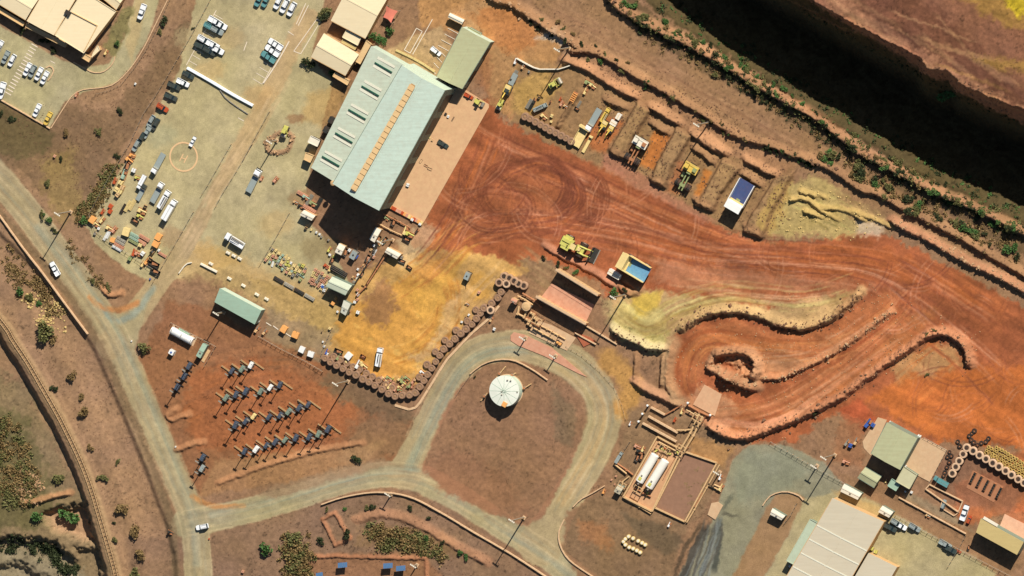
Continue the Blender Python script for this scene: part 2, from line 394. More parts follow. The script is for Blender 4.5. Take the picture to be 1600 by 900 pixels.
for q in ([(998, 160), (1016, 174), (990, 214), (966, 236), (956, 230)], [(1058, 202), (1078, 215), (1050, 262), (1038, 285), (1020, 278)], [(1130, 250), (1156, 262), (1128, 302), (1112, 322), (1092, 312)], [(1210, 280), (1240, 268), (1202, 340), (1190, 362), (1170, 350)]):
    poly(q, (180, 138, 96), 5, 4, 0.85)
poly([(1180, 350), (1215, 290), (1240, 280), (1230, 345), (1200, 370)], (200, 160, 92), 6, 5, 0.8)
poly([(1235, 290), (1290, 270), (1330, 310), (1400, 345), (1340, 370), (1250, 370), (1200, 375), (1225, 330)], (204, 174, 112), 12, 12, 0.85)
poly([(1300, 298), (1340, 310), (1400, 345), (1390, 366), (1330, 345)], (178, 136, 96), 8, 10, 0.7)
for k_ in range(22):
    x, y = R.uniform(1235, 1320), R.uniform(300, 350); line([(x, y), (x + 12, y + R.uniform(2, 8)), (x + 26, y + R.uniform(8, 20))], R.uniform(1.6, 4), R.choice([(120, 106, 58), (140, 118, 66), (216, 196, 122)]), 2, 3, .5, fade=6)
poly([(1340, 345), (1385, 350), (1375, 372), (1335, 368)], (222, 190, 160), 8, 6, 0.8)
# --- upper haul road and pit rim
poly([(790, -60), (930, -60), (1000, 60), (1200, 165), (1310, 240), (1620, 420), (1720, 480), (1720, 540), (1400, 345), (1240, 255), (1080, 165), (925, 80), (840, 10)], (166, 124, 90), 7, 6)
poly([(860, 20), (940, 50), (1060, 130), (1160, 190), (1100, 170), (980, 110)], (176, 130, 94), 12, 10, 0.6)
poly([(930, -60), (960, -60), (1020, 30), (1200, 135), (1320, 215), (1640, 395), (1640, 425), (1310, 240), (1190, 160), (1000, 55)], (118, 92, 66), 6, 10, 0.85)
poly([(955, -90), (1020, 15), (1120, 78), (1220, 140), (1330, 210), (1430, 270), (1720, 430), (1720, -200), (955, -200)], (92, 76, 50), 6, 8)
poly([(1190, -160), (1280, -16), (1384, 40), (1464, 84), (1508, 108), (1568, 142), (1814, 234), (11000, 4000), (11000, -11000), (1180, -11000)], (148, 98, 74), 7, 8)
poly([(1250, -30), (1330, 20), (1440, 95), (1500, 130), (1600, 185), (1700, 230), (1700, 180), (1600, 145), (1480, 75), (1360, 0), (1300, -60)], (190, 132, 100), 8, 10, 0.8)
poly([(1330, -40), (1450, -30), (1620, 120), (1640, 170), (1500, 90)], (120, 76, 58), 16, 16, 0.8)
poly([(1500, -30), (1680, -40), (1680, 50), (1590, 30)], (176, 134, 66), 16, 16, 0.7)
poly([(1592, -30), (1680, -40), (1660, 20), (1610, 16)], (224, 190, 50), 10, 12, 0.85)
poly([(1545, 80), (1640, 90), (1640, 110), (1570, 100)], (184, 140, 70), 12, 10, 0.7)
for k in range(34):
    x = R.uniform(1240, 1620); y = R.uniform(-20, 60) + (x - 1300) * 0.42 - 30
    q = [(x - R.uniform(30, 80), y - R.uniform(14, 40)), (x, y), (x + R.uniform(30, 90), y + R.uniform(18, 52))]
    line(q, R.uniform(2, 7), R.choice([(120, 76, 62), (190, 140, 100), (150, 96, 74), (170, 128, 70), (200, 150, 110)]), 3, 4, R.uniform(.25, .55), fade=25)
# --- workshop yard, car parks, pads
poly([(320, -60), (520, -60), (500, 40), (486, 90), (520, 130), (470, 330), (515, 380), (545, 440), (480, 470), (420, 440), (330, 415), (250, 445), (200, 425), (150, 380), (130, 345), (200, 250), (280, 110)], OLV, 3, 3, lab=3, var=0.05)
poly([(-60, 40), (0, 40), (100, 95), (135, 105), (170, 100), (195, 60), (225, -60), (265, -60), (235, 50), (205, 105), (180, 130), (130, 145), (100, 160), (78, 200), (0, 158), (-120, 110)], (176, 164, 126), 2.5, 2, lab=3, var=0.05)
poly([(196, 70), (215, -20), (232, -20), (222, 40), (205, 100)], (192, 164, 116), 5, 3, 0.6)
poly([(165, 60), (195, 10), (210, 10), (195, 60), (180, 90), (165, 85)], (138, 128, 82), 5, 6, 0.8)
poly([(470, 10), (500, 20), (440, 140), (370, 260), (330, 330), (310, 345), (345, 260), (410, 140)], (196, 164, 122), 5, 4, 0.8)
poly([(300, 370), (420, 420), (520, 460), (550, 500), (520, 560), (450, 520), (400, 470), (330, 440), (270, 430)], (198, 164, 112), 18, 10, 0.8)
poly([(300, 390), (340, 385), (380, 410), (330, 425)], (204, 166, 104), 10, 8, 0.6)
poly([(380, 425), (530, 480), (530, 530), (460, 510)], (206, 164, 100), 14, 10, 0.6)
poly([(560, 100), (640, 60), (690, 40), (720, 100), (690, 130), (640, 110), (590, 76)], (204, 164, 120), 5, 4, 0.9)
poly([(480, 150), (520, 135), (545, 150), (510, 200), (470, 190)], (200, 156, 92), 14, 8, 0.5)
for (x, y, rr, c) in [(462, 185, 10, (140, 100, 70)), (430, 350, 22, (186, 158, 110)), (470, 310, 14, (150, 118, 84)), (405, 150, 20, (186, 150, 104)), (330, 110, 18, (190, 160, 112)), (360, 60, 18, (186, 160, 116)), (300, 60, 20, (182, 160, 120)), (270, 370, 16, (172, 140, 104)), (250, 210, 20, (172, 166, 132)), (500, 390, 22, (150, 130, 92)), (525, 385, 14, (140, 116, 84))]:
    poly([(x + rr * math.cos(t) * 1.3, y + rr * math.sin(t)) for t in np.linspace(0, 6.0, 10)], c, rr * 0.6, 8, 0.6)
poly([(770, 75), (810, 90), (800, 140), (780, 160), (765, 140)], (190, 142, 96), 6, 6, 0.8)
# --- yellow ore yard
poly([(560, 425), (640, 395), (690, 390), (770, 400), (830, 420), (790, 450), (750, 480), (690, 560), (655, 600), (620, 600), (560, 585), (515, 545), (530, 490)], (200, 156, 96), 6, 8, lab=2)
poly([(560, 470), (640, 430), (700, 420), (716, 440), (706, 500), (670, 545), (640, 555), (660, 580), (600, 590), (530, 545), (520, 515)], DUST, 10, 14, 0.95)
poly([(660, 425), (720, 385), (740, 390), (700, 440), (690, 470)], (206, 156, 76), 8, 8, 0.7)
poly([(570, 455), (605, 440), (620, 470), (600, 510), (570, 500)], (146, 106, 78), 14, 18, 0.7)
poly([(735, 425), (770, 430), (765, 465), (735, 470)], (208, 156, 78), 8, 6, 0.8)
poly([(620, 380), (660, 350), (690, 360), (650, 410), (625, 420)], (222, 190, 150), 8, 8, 0.6)
poly([(420, 480), (520, 520), (500, 570), (410, 530)], (166, 136, 104), 8, 10, 0.8)
tracks([(690, 430), (700, 470), (690, 510), (650, 545), (600, 560)], 22, 20, [(180, 112, 46), (230, 184, 108), (168, 104, 52)], (1.6, 4), (.35, .65))
tracks([(760, 350), (720, 370), (680, 410), (640, 440), (590, 470)], 26, 24, [(184, 116, 60), (226, 172, 90), (160, 96, 56)], (1.6, 4))
tracks([(810, 400), (770, 440), (730, 480), (690, 540), (650, 585)], 16, 16, [(214, 172, 116), (176, 136, 90)], (2, 4))
poly([(645, 425), (690, 398), (712, 402), (668, 440)], (204, 142, 76), 8, 8, 0.7)
poly([(700, 470), (720, 460), (700, 520), (660, 568), (640, 566), (680, 520)], (206, 168, 120), 8, 8, 0.75)
poly([(540, 540), (600, 560), (640, 590), (560, 588)], (202, 144, 72), 10, 8, 0.6)
poly([(640, 460), (690, 440), (700, 470), (660, 500)], (212, 162, 80), 8, 10, 0.6)
for k_ in range(26):
    x, y = R.uniform(540, 700), R.uniform(430, 590); line([(x, y), (x + R.uniform(-14, 14), y + R.uniform(-10, 10)), (x + R.uniform(-28, 28), y + R.uniform(-16, 16))], R.uniform(1.6, 4), R.choice([(186, 126, 52), (228, 186, 104), (170, 116, 62)]), 2, 2, .4, fade=6)
# --- light-tower yard
poly([(218, 560), (262, 470), (330, 482), (410, 525), (520, 580), (620, 640), (652, 662), (620, 722), (548, 735), (300, 778), (262, 705)], (160, 108, 76), 7, 6)
poly([(300, 580), (400, 560), (480, 590), (560, 640), (520, 690), (420, 720), (310, 700), (280, 640)], (178, 106, 68), 18, 14, 0.8)
poly([(560, 660), (630, 640), (640, 700), (560, 730), (520, 725)], (150, 116, 86), 12, 10, 0.6)
poly([(520, 575), (640, 640), (655, 665), (560, 640), (500, 600)], (132, 104, 78), 10, 10, 0.8)
# --- sealed roads
L_ROAD = [(-300, 60), (-60, 225), (20, 305), (75, 375), (130, 450), (178, 525), (205, 585), (240, 665), (272, 740), (298, 800), (308, 860), (310, 960), (312, 1200)]
line(L_ROAD, [52, 50, 48, 46, 44, 44, 42, 40, 38, 40, 44, 42, 40, 40], (168, 150, 116), 4, 2, lab=1)
BR = [(172, 540), (205, 500), (235, 460), (275, 405), (320, 335)]
line(BR, [44, 38, 34, 30, 22], (178, 154, 116), 4, 2, lab=1)
poly([(140, 460), (165, 490), (200, 490), (240, 450), (230, 480), (215, 530), (205, 570), (180, 520)], (170, 154, 118), 4, 2, lab=1)
B_ROAD = [(290, 818), (350, 806), (430, 787), (520, 758), (590, 742), (650, 746), (710, 774), (770, 812), (840, 858), (905, 905), (1000, 990)]
line(B_ROAD, [46, 40, 38, 38, 40, 46, 42, 40, 44, 46, 46], (168, 154, 120), 4, 2, lab=1)
LOOP = [(632, 740), (655, 690), (684, 630), (712, 582), (745, 552), (790, 540), (845, 546), (900, 572), (935, 612), (945, 655), (928, 705), (900, 755), (872, 800), (845, 850)]
line(LOOP, [52, 42, 40, 44, 48, 46, 54, 56, 52, 52, 52, 50, 52, 70], (172, 152, 116), 4, 2, lab=1)
line([(60, 355), (120, 430), (175, 510), (215, 590), (262, 700), (300, 800), (308, 880)], 12, TEAL, 8, 2, 0.6)
line([(30, 330), (100, 420), (165, 505), (205, 600), (250, 710), (285, 800)], 5, (190, 168, 130), 5, 2, 0.6)
line([(150, 470), (180, 500), (210, 490), (240, 450)], 10, (146, 156, 146), 8, 3, 0.7)
line([(140, 465), (160, 480), (190, 484), (215, 472)], 8, (196, 130, 80), 6, 2, 0.8)
line([(330, 805), (430, 782), (530, 752), (600, 738), (650, 735)], 9, (150, 158, 142), 7, 2, 0.55)
line([(640, 730), (665, 680), (695, 620), (725, 575), (760, 553), (820, 545)], 16, (148, 156, 138), 10, 2, 0.65)
line([(700, 772), (760, 810), (830, 855), (900, 905)], 10, (156, 156, 136), 8, 2, 0.6)
line([(880, 570), (930, 620), (940, 660), (920, 710), (880, 780)], 22, (188, 158, 112), 12, 2, 0.75)
line([(860, 560), (910, 600), (922, 650), (905, 705), (870, 770)], 10, (172, 158, 116), 8, 2, 0.5)
line([(950, 560), (985, 600), (975, 640)], 34, (206, 150, 84), 18, 6, 0.85)
line([(660, 740), (720, 790), (790, 830)], 8, (190, 166, 124), 6, 2, 0.5)
line([(300, 775), (330, 790), (380, 790)], 8, (208, 140, 82), 5, 2, 0.7)
for course, nn in ((L_ROAD[1:12], 16), (B_ROAD, 14), (LOOP, 18)):
    tracks(course, nn, 15, [(196, 174, 136), (140, 140, 122), (150, 128, 98), (186, 156, 116)], (2, 5), (0.15, 0.35))
def offset_line(pts, o):
    q = smooth_line(pts, 6); d = np.gradient(q, axis=0); d /= np.linalg.norm(d, axis=1)[:, None] + 1e-9
    return q + np.stack([-d[:, 1], d[:, 0]], 1) * o
for course, hw in ((L_ROAD[1:12], 21), (B_ROAD[:-1], 19), (LOOP[1:-1], 23)):
    for o, wd_, c, a in ((-hw, 2.2, (206, 182, 142), .5), (hw, 2.2, (206, 182, 142), .5), (-hw * .55, 4, (150, 142, 118), .35), (-hw * .2, 3.5, (198, 178, 140), .4), (hw * .25, 4, (150, 142, 118), .35), (hw * .6, 3.5, (200, 178, 138), .4)):
        line(offset_line(course, o), wd_, c, 2, 1.2, a, curve=False, brk=.3, seed=3)
# left road shoulder, darkened to paint in the shade of its bank
line([(-40, 290), (40, 380), (120, 480), (165, 560), (205, 650), (240, 740), (265, 810), (275, 920)], 14, (128, 104, 78), 8, 4, 0.7)
poly([(660, 735), (690, 650), (720, 600), (755, 572), (800, 564), (850, 576), (890, 605), (914, 645), (908, 690), (880, 750), (850, 805), (820, 824), (760, 798), (700, 770)], (158, 116, 88), 5, 4)
poly([(660, 735), (700, 700), (780, 730), (830, 800), (760, 798), (700, 768)], (160, 112, 84), 16, 14, 0.6)
poly([(860, 600), (900, 640), (895, 700), (870, 690)], (128, 106, 82), 10, 8, 0.6)
# --- plant and lower right
poly([(985, 640), (1060, 640), (1150, 690), (1140, 720), (1100, 800), (1060, 840), (960, 790), (960, 730)], (156, 120, 90), 8, 6)
poly([(885, 800), (940, 770), (1010, 805), (1065, 845), (1040, 930), (920, 930), (880, 860)], (146, 112, 84), 6, 6)
poly([(905, 815), (950, 815), (955, 860), (910, 845)], (180, 120, 80), 12, 10, 0.7)
poly([(970, 800), (1050, 830), (1075, 850), (1040, 870), (990, 830)], (112, 92, 72), 6, 6, 0.7)
poly([(1075, 680), (1150, 700), (1130, 730), (1080, 715)], (190, 136, 84), 8, 6, 0.7)
poly([(1150, 712), (1172, 694), (1230, 696), (1290, 725), (1320, 760), (1300, 780), (1240, 870), (1220, 960), (1030, 960), (1080, 860), (1110, 820), (1130, 760)], (146, 140, 116), 3, 3, lab=1)
poly([(1165, 705), (1230, 705), (1270, 735), (1220, 770), (1150, 790), (1150, 740)], (140, 142, 122), 14, 8, 0.6)
poly([(1200, 790), (1215, 772), (1245, 770), (1258, 778), (1235, 830), (1180, 930), (1120, 940), (1150, 890)], (160, 126, 92), 4, 3)
for q, w, c in [([(1108, 820), (1085, 860), (1060, 920)], 12, (92, 84, 78)), ([(1122, 815), (1105, 870), (1090, 920)], 8, (110, 116, 116)), ([(1100, 815), (1070, 860), (1045, 920)], 6, (120, 96, 74)), ([(1125, 800), (1140, 780), (1150, 770)], 6, (130, 130, 112)), ([(1120, 800), (1145, 806), (1160, 806)], 4, (110, 106, 92)), ([(1125, 805), (1122, 860), (1115, 900)], 9, (96, 98, 92))]:
    line(q, w, tuple(int(v * .8) for v in c), 4, 4, 0.85, fade=14)
for k_ in range(14):
    x0 = R.uniform(1100, 1130); line([(x0, R.uniform(800, 830)), (x0 - R.uniform(8, 22), 862), (x0 - R.uniform(24, 56), 925)], R.uniform(1.8, 4), R.choice([(74, 70, 66), (130, 134, 130), (96, 90, 82)]), 2, 2, .6, fade=12)
poly([(1255, 780), (1300, 770), (1380, 770), (1480, 830), (1560, 880), (1540, 960), (1200, 960), (1180, 930), (1235, 830)], (180, 164, 124), 4, 3, lab=3)
poly([(1310, 740), (1400, 755), (1520, 825), (1600, 880), (1570, 900), (1480, 850), (1395, 800), (1340, 770)], (156, 116, 84), 6, 6, 0.9)
poly([(1300, 765), (1340, 780), (1400, 800), (1380, 820), (1320, 790)], (190, 160, 108), 7, 5, 0.8)
poly([(1415, 765), (1500, 810), (1520, 830), (1470, 810), (1410, 780)], (168, 142, 112), 6, 4, 0.8)
poly([(1310, 660), (1345, 660), (1350, 730), (1300, 720)], (164, 112, 80), 6, 8, 0.8)
poly([(335, 720), (600, 690), (560, 735), (310, 778)], (188, 142, 100), 8, 6, 0.6)
poly([(395, 775), (470, 745), (600, 715), (615, 725), (540, 745), (430, 780)], (164, 132, 104), 6, 4, 0.7)
poly([(480, 865), (660, 862), (690, 900), (680, 960), (480, 960)], (158, 112, 82), 6, 4)
poly([(560, 820), (680, 830), (740, 870), (640, 870), (560, 850)], (150, 114, 78), 12, 14, 0.6)
# --- wheel tracks on the haul yard
DK = [(128, 72, 50), (142, 80, 56), (120, 66, 50)]; LT = [(194, 124, 88), (188, 110, 68), (206, 146, 114)]
tracks([(730, 200), (800, 240), (900, 280), (1020, 335), (1150, 385), (1280, 395), (1420, 420), (1600, 540)], 46, 22, DK + LT)
tracks([(690, 380), (760, 350), (860, 350), (980, 370), (1100, 400), (1250, 410), (1400, 440), (1600, 600)], 46, 26, DK + LT)
tracks([(660, 420), (700, 370), (740, 300), (770, 230), (780, 190)], 34, 22, DK + LT + [(200, 110, 52)])
tracks([(690, 340), (750, 300), (820, 310), (815, 350), (750, 355), (715, 310), (760, 240)], 22, 12, [(116, 64, 46), (126, 70, 50), (196, 126, 90)], (1.6, 3), (.4, .7))
tracks([(740, 330), (800, 270), (860, 260), (900, 300), (880, 345), (800, 360), (730, 380)], 26, 16, DK + [(186, 104, 56)])
for (cx, cy, r0, a0, a1) in [(880, 305, 22, -1.2, 1.8), (895, 305, 34, -1.0, 1.6), (895, 307, 44, -0.9, 1.3), (850, 295, 34, -1.5, 1.2), (830, 290, 48, -1.2, 1.0), (800, 300, 40, 2.0, 5.0), (790, 280, 60, 1.0, 3.6)]:
    for dr in (0, 5, 9, 13):
        line([(cx + (r0 + dr) * math.cos(t), cy + (r0 + dr) * math.sin(t) * 0.92) for t in np.linspace(a0, a1, 14)], 3.2, TR.choice([(118, 66, 46), (128, 72, 50), (108, 60, 44)]), 1.8, 1, 0.65, fade=14)
tracks([(1440, 440), (1380, 500), (1300, 545), (1200, 545), (1110, 530), (1075, 560), (1070, 600), (1090, 640)], 40, 16, [(150, 76, 44), (196, 116, 62), (204, 136, 84), (136, 76, 50)], (1.6, 3.5), (0.25, 0.55))
tracks([(1100, 655), (1200, 640), (1290, 590), (1380, 520), (1450, 450)], 34, 18, [(150, 84, 54), (206, 140, 100), (190, 120, 80)], (1.6, 3.5))
tracks([(960, 470), (1010, 505), (1060, 480), (1140, 460), (1260, 470), (1360, 440)], 40, 22, [(176, 150, 84), (214, 196, 130), (160, 128, 80)], (1.6, 3.5))
tracks([(1090, 650), (1200, 660), (1290, 610), (1370, 555), (1430, 520)], 18, 8, [(214, 158, 122), (206, 140, 104)], (2, 4), (.35, .6))
tracks([(1180, 560), (1250, 556), (1310, 530), (1370, 490)], 18, 10, [(210, 156, 122), (186, 116, 76)], (2, 4), (.35, .6))
tracks([(1040, 440), (1120, 450), (1230, 462), (1330, 450)], 20, 10, [(206, 160, 122), (170, 110, 76)], (2, 4), (.3, .55))
tracks([(1380, 430), (1440, 480), (1520, 540), (1600, 620)], 26, 40, DK + LT, (1.8, 4))
tracks([(1500, 560), (1450, 600), (1400, 640)], 20, 50, [(176, 96, 52), (204, 122, 66)], (2, 5))
tracks([(1400, 400), (1480, 450), (1600, 530)], 20, 24, DK + LT, (2, 5))
tracks([(800, 400), (860, 440), (900, 470)], 14, 30, [(190, 152, 110), (150, 116, 84)], (2, 6))
tracks([(850, 10), (930, 50), (1050, 120), (1180, 190), (1300, 265), (1440, 340), (1600, 430)], 24, 16, [(188, 142, 106), (150, 108, 80), (170, 124, 92)], (2, 5))
tracks([(260, 640), (360, 600), (470, 590), (560, 620)], 20, 50, [(190, 112, 66), (150, 98, 70), (196, 130, 88)], (2, 7), (0.15, 0.4))
tracks([(450, 110), (400, 200), (340, 290), (290, 380), (240, 440)], 14, 9, [(206, 176, 136), (170, 146, 108)], (2, 5))
tracks([(200, 640), (230, 700), (260, 770)], 8, 10, [(176, 140, 106)], (2, 4))
AR = random.Random(19)
YARD = np.array([(700, 330), (770, 200), (900, 260), (1100, 360), (1280, 390), (1420, 400), (1590, 500), (1590, 690), (1480, 680), (1420, 600), (1380, 470), (1200, 430), (1000, 400), (850, 370), (720, 400)], float)
n_ = 0
while n_ < 150:
    x, y = AR.uniform(700, 1590), AR.uniform(200, 690)
    if not inside(YARD, np.array([x]), np.array([y]))[0]: continue
    n_ += 1; rr = AR.uniform(18, 90); a0 = AR.uniform(0, 6.28); a1 = a0 + AR.uniform(.5, 1.6); c = AR.choice(DK + LT)
    cx, cy = x - rr * math.cos((a0 + a1) / 2), y - rr * math.sin((a0 + a1) / 2)
    for dr in (0, AR.uniform(5, 8)):
        line([(cx + (rr + dr) * math.cos(t), cy + (rr + dr) * math.sin(t)) for t in np.linspace(a0, a1, 9)], AR.uniform(1.6, 2.6), c, 1.6, 1, AR.uniform(.25, .55), fade=14, brk=.3, seed=n_ % 40)
# --- weathering, as large and small patches
S1 = fbm(26, 4, 71, PX * 0.86 * .22 + PY * 0.4 * .22, (-PX * 0.42 + PY * 0.9) * 1.6)          # drag marks along the main haul direction
S2 = fbm(3.6, 2, 72); S3 = vnoise((PX + WX * 5) / 2.6 + 9.7, (PY + WY * 5) / 2.6 + 4.2) * (0.75 + 0.4 * fbm(18, 2, 74))
F = 1 + 0.05 * (N_A - 0.5) * 2 + 0.05 * (N_B - 0.5) * 2 + 0.07 * (N_C - 0.5) * 2 + np.where((LAB == 1) | (LAB == 3), 0.09, 0.20) * (S2 - 0.5) + np.where(LAB == 2, 0.40, 0.06) * (S1 - 0.5)
F = F * (1 - np.where(LAB == 0, 0.24, 0.05) * sstep(0.80, 0.92, S3))          # dark stony specks
COL *= F[..., None] * np.where((LAB == 0)[..., None], np.array((0.895, 0.92, 0.905)), np.array((0.965, 0.965, 0.95)))
COL[..., 2] *= 1 + 0.05 * (fbm(50, 3, 10) - 0.5) * 2

RIDGES = []
# --- heights (metres)
Z = (fbm(120, 4, 5) - 0.5) * 0.5
Z *= sstep(0, 1, np.where(LAB > 0, 0.2, 1.0))
def ridge(pts, h, w, var=0.35, soil=None, curve=True, a=0.7):
    """a windrow of dumped earth; w = half width in photo px"""
    global Z
    pts = smooth_line(pts) if curve else np.array(pts, float)
    RIDGES.append((pts, h, w))
    sl = window(pts, w * 2.2 + 4); X = PX[sl] + WX[sl] * 2.2; Y = PY[sl] + WY[sl] * 2.2
    d, al, L = dist_line(pts, X, Y)
    # shaped for the light: flatter flank towards the sun, steep flank in its shade
    d2, _, _ = dist_line(pts, X + 0.55, Y - 0.83); c = np.clip(d2 - d, -1, 1)
    d = d / (1.12 + 0.62 * c)
    k = sstep(0, w * 1.2, al + w * 0.6) * sstep(0, w * 1.2, L - al + w * 0.6)
    hh = h * (1 + var * (fbm(16, 3, 33, X, Y) - 0.5) * 2 + 0.5 * (fbm(3.4, 2, 34, PX[sl], PY[sl]) - 0.5)) * k
    Z[sl] = np.maximum(Z[sl], Z[sl] * 0 + hh * (1 - sstep(0, w, d)))
    if soil: blend(sl, (1 - sstep(w * 0.5, w * 1.1, d)) * a, soil, 0.15)
RB = (176, 134, 100); RD = (150, 112, 80)
ridge([(1063, 516), (1088, 498), (1114, 489), (1148, 486), (1188, 494), (1218, 507), (1242, 512), (1272, 509), (1303, 494), (1328, 474), (1345, 456)], 2.5, 9, 0.25, (190, 156, 108))
ridge([(1394, 487), (1372, 503), (1342, 526), (1312, 545), (1287, 560), (1252, 577), (1217, 591), (1192, 592)], 1.6, 6, 0.3, (190, 136, 98))
ridge([(1515, 572), (1512, 550), (1498, 532), (1476, 521), (1450, 526), (1422, 544), (1387, 567), (1352, 593), (1312, 622), (1282, 638), (1242, 656), (1202, 671), (1162, 684), (1134, 680), (1108, 668)], 2.8, 9, 0.25, (192, 136, 100))
ridge([(1118, 582), (1136, 590), (1160, 602), (1182, 608)], 3.6, 10, 0.3, RB)
ridge([(1118, 556), (1140, 551), (1165, 552), (1180, 562), (1182, 580), (1178, 592)], 3.4, 9, 0.3, RB)
ridge([(1112, 562), (1106, 574), (1120, 582)], 2.2, 7, 0.3, RB)
ridge([(957, 514), (975, 526), (992, 533), (1016, 544), (1038, 545)], 3.0, 8, 0.2, (206, 186, 144))
ridge([(995, 556), (991, 600)], 1.4, 6, 0.3, RD); ridge([(1036, 556), (1034, 604)], 1.5, 6, 0.3, RD)
ridge([(990, 597), (1012, 611), (1036, 622), (1060, 634)], 2.2, 8, 0.25, (190, 140, 106))
ridge([(1050, 540), (1042, 570), (1042, 600), (1056, 628)], 1.4, 12, 0.4, (170, 136, 100))
NW = [(735, -40), (772, -2), (802, 9), (833, 29), (862, 48), (888, 66), (908, 78)]
ridge(NW, 2.4, 9, 0.35, RD)
ridge([(892, 80), (925, 81), (948, 91), (988, 115), (1033, 140), (1083, 170), (1108, 185), (1133, 202), (1173, 220), (1203, 227), (1232, 240), (1262, 250), (1303, 268), (1343, 295), (1375, 306), (1453, 347), (1515, 380), (1565, 410), (1660, 462)], 2.2, 7, 0.3, RD)
ridge([(1392, 345), (1422, 362), (1453, 377), (1515, 412), (1578, 442), (1680, 500)], 2.4, 8, 0.25, (178, 124, 92))
ridge([(880, 95), (918, 109), (943, 125), (960, 136), (994, 152)], 2.2, 8, 0.25, (176, 128, 92))
for q in ([(1016, 167), (1062, 195)], [(1079, 208), (1122, 236)], [(1100, 216), (1134, 241)], [(1163, 250), (1210, 275)]): ridge(q, 2.3, 8, 0.25, (176, 130, 94))
for q in ([(946, 157), (978, 169)], [(1018, 194), (1044, 208)], [(1083, 231), (1113, 253)], [(1160, 273), (1187, 289)]): ridge(q, 1.8, 8, 0.35, RD)
BUNDS = ([(998, 158), (1018, 172), (990, 216), (978, 249), (952, 237), (961, 221)], [(1058, 199), (1081, 213), (1050, 263), (1041, 293), (1017, 284), (1025, 260)], [(1130, 248), (1159, 261), (1128, 302), (1114, 331), (1085, 319), (1101, 301)], [(1211, 278), (1242, 267), (1202, 342), (1193, 374), (1161, 361), (1174, 338)])
for q in ([(905, 145), (870, 200)],):
    ridge(q, 1.5, 5, 0.4, (134, 102, 72), a=0.7)
for q in ([(954, 234), (966, 243), (980, 246)], [(1018, 280), (1040, 288)], [(1086, 313), (1113, 326)], [(1164, 355), (1192, 369)]): ridge(q, 2.3, 7, 0.3, RD)
for q in ([(1235, 312), (1260, 312), (1285, 330), (1310, 345)], [(1250, 300), (1290, 310)], [(1275, 325), (1320, 330), (1350, 345)], [(1330, 330), (1370, 345), (1392, 356)], [(1255, 330), (1290, 342)]): ridge(q, 1.2, 5, 0.9, (186, 156, 96))
ridge([(850, 385), (870, 397), (900, 412), (930, 428), (960, 447)], 1.1, 7, 0.3, (186, 132, 104))
ridge([(968, 448), (985, 460), (998, 452), (980, 442)], 1.2, 8, 0.4, (160, 116, 84))
RIM = [(930, -50), (962, 8), (1022, 44), (1068, 66), (1118, 93), (1203, 146), (1273, 183), (1318, 218), (1358, 246), (1415, 276), (1468, 303), (1528, 328), (1680, 405)]
ridge(RIM, 3.0, 9, 0.3, (170, 124, 90))
for q, h in (([(275, 640), (262, 650), (270, 657), (295, 648)], 0.9), ([(275, 705), (295, 697), (318, 692)], 0.9), ([(340, 757), (420, 727), (500, 705), (565, 693)], 0.8), ([(30, 790), (60, 783), (105, 772)], 1.5), ([(160, 452), (172, 462), (190, 460)], 1.0)):
    ridge(q, h, 6, 0.4, (176, 126, 88))
ridge([(555, 815), (600, 806), (650, 820), (700, 850), (760, 880)], 0.8, 9, 0.4, (172, 124, 92))
for q in ([(503, 812), (523, 803), (545, 842)], [(503, 812), (524, 853), (545, 842)], [(492, 870), (665, 873), (667, 930)]): ridge(q, 0.8, 4, 0.3, (166, 112, 80), curve=False)
ridge([(415, 222), (440, 208), (456, 214), (448, 236), (422, 238), (415, 222)], 0.7, 4, 0.4, (150, 110, 84))
for q in BUNDS:
    pts = np.array(q, float); sl = window(pts, 12); X = PX[sl] + WX[sl] * 1.5; Y = PY[sl] + WY[sl] * 1.5
    d, _, _ = dist_line(np.vstack([pts, pts[:1]]), X, Y); d = np.where(inside(pts, X, Y), d, -d)
    Z[sl] = np.maximum(Z[sl], 1.7 * sstep(-2.5, 3.0, d) + .5 * (1 - sstep(2, 7, np.abs(d - 4))) * (d > 0) * (fbm(9, 2, 81, X, Y) + .2))
    blend(sl, (1 - sstep(1, 5, np.abs(d))) * .55, (128, 96, 68))
# railway embankment: the land west of it lies lower
RAIL = [(-260, 215), (-100, 385), (0, 499), (22, 532), (45, 567), (67, 605), (90, 645), (107, 678), (126, 718), (143, 762), (156, 805), (171, 856), (183, 902), (200, 990), (240, 1200)]
def side(pts, by_y, X, Y):
    """signed distance to a long course; > 0 west of it (by_y) or north of it"""
    d, _, _ = dist_line(pts, X, Y)
    a, b, q = (pts[:, 1], pts[:, 0], Y) if by_y else (pts[:, 0], pts[:, 1], X)
    return d * np.where((X if by_y else Y) < np.interp(q, a, b), 1, -1)
d_r = side(smooth_line(RAIL, 4), True, PX + WX * 1.5, PY + WY * 1.5)      # > 0 on the west side
Z -= 3.2 * sstep(11, 24, d_r)
Z += 0.5 * (1 - sstep(6, 10, np.abs(d_r))) + 0.3 * (1 - sstep(10, 20, np.abs(d_r)))
COL += ((1 - sstep(4, 14, np.abs(d_r))) * 0.7)[..., None] * (np.array((166, 138, 100)) - COL)
def cut(pts, depth, soft, soil=None):
    global Z
    pts = np.array(pts, float); sl = window(pts, soft + 14); X = PX[sl] + WX[sl] * 7; Y = PY[sl] + WY[sl] * 7
    d, _, _ = dist_line(np.vstack([pts, pts[:1]]), X, Y); d = np.where(inside(pts, X, Y), d, -d)
    Z[sl] -= depth * sstep(-soft, soft, d)
    if soil: blend(sl, sstep(-soft, soft, d) * 0.8, soil, 0.1)
cut([(60, 803), (130, 790), (140, 850), (80, 830)], 4.0, 7, (176, 138, 106))
cut([(-60, 842), (30, 843), (80, 850), (110, 880), (90, 960), (-60, 960)], 4.0, 7)
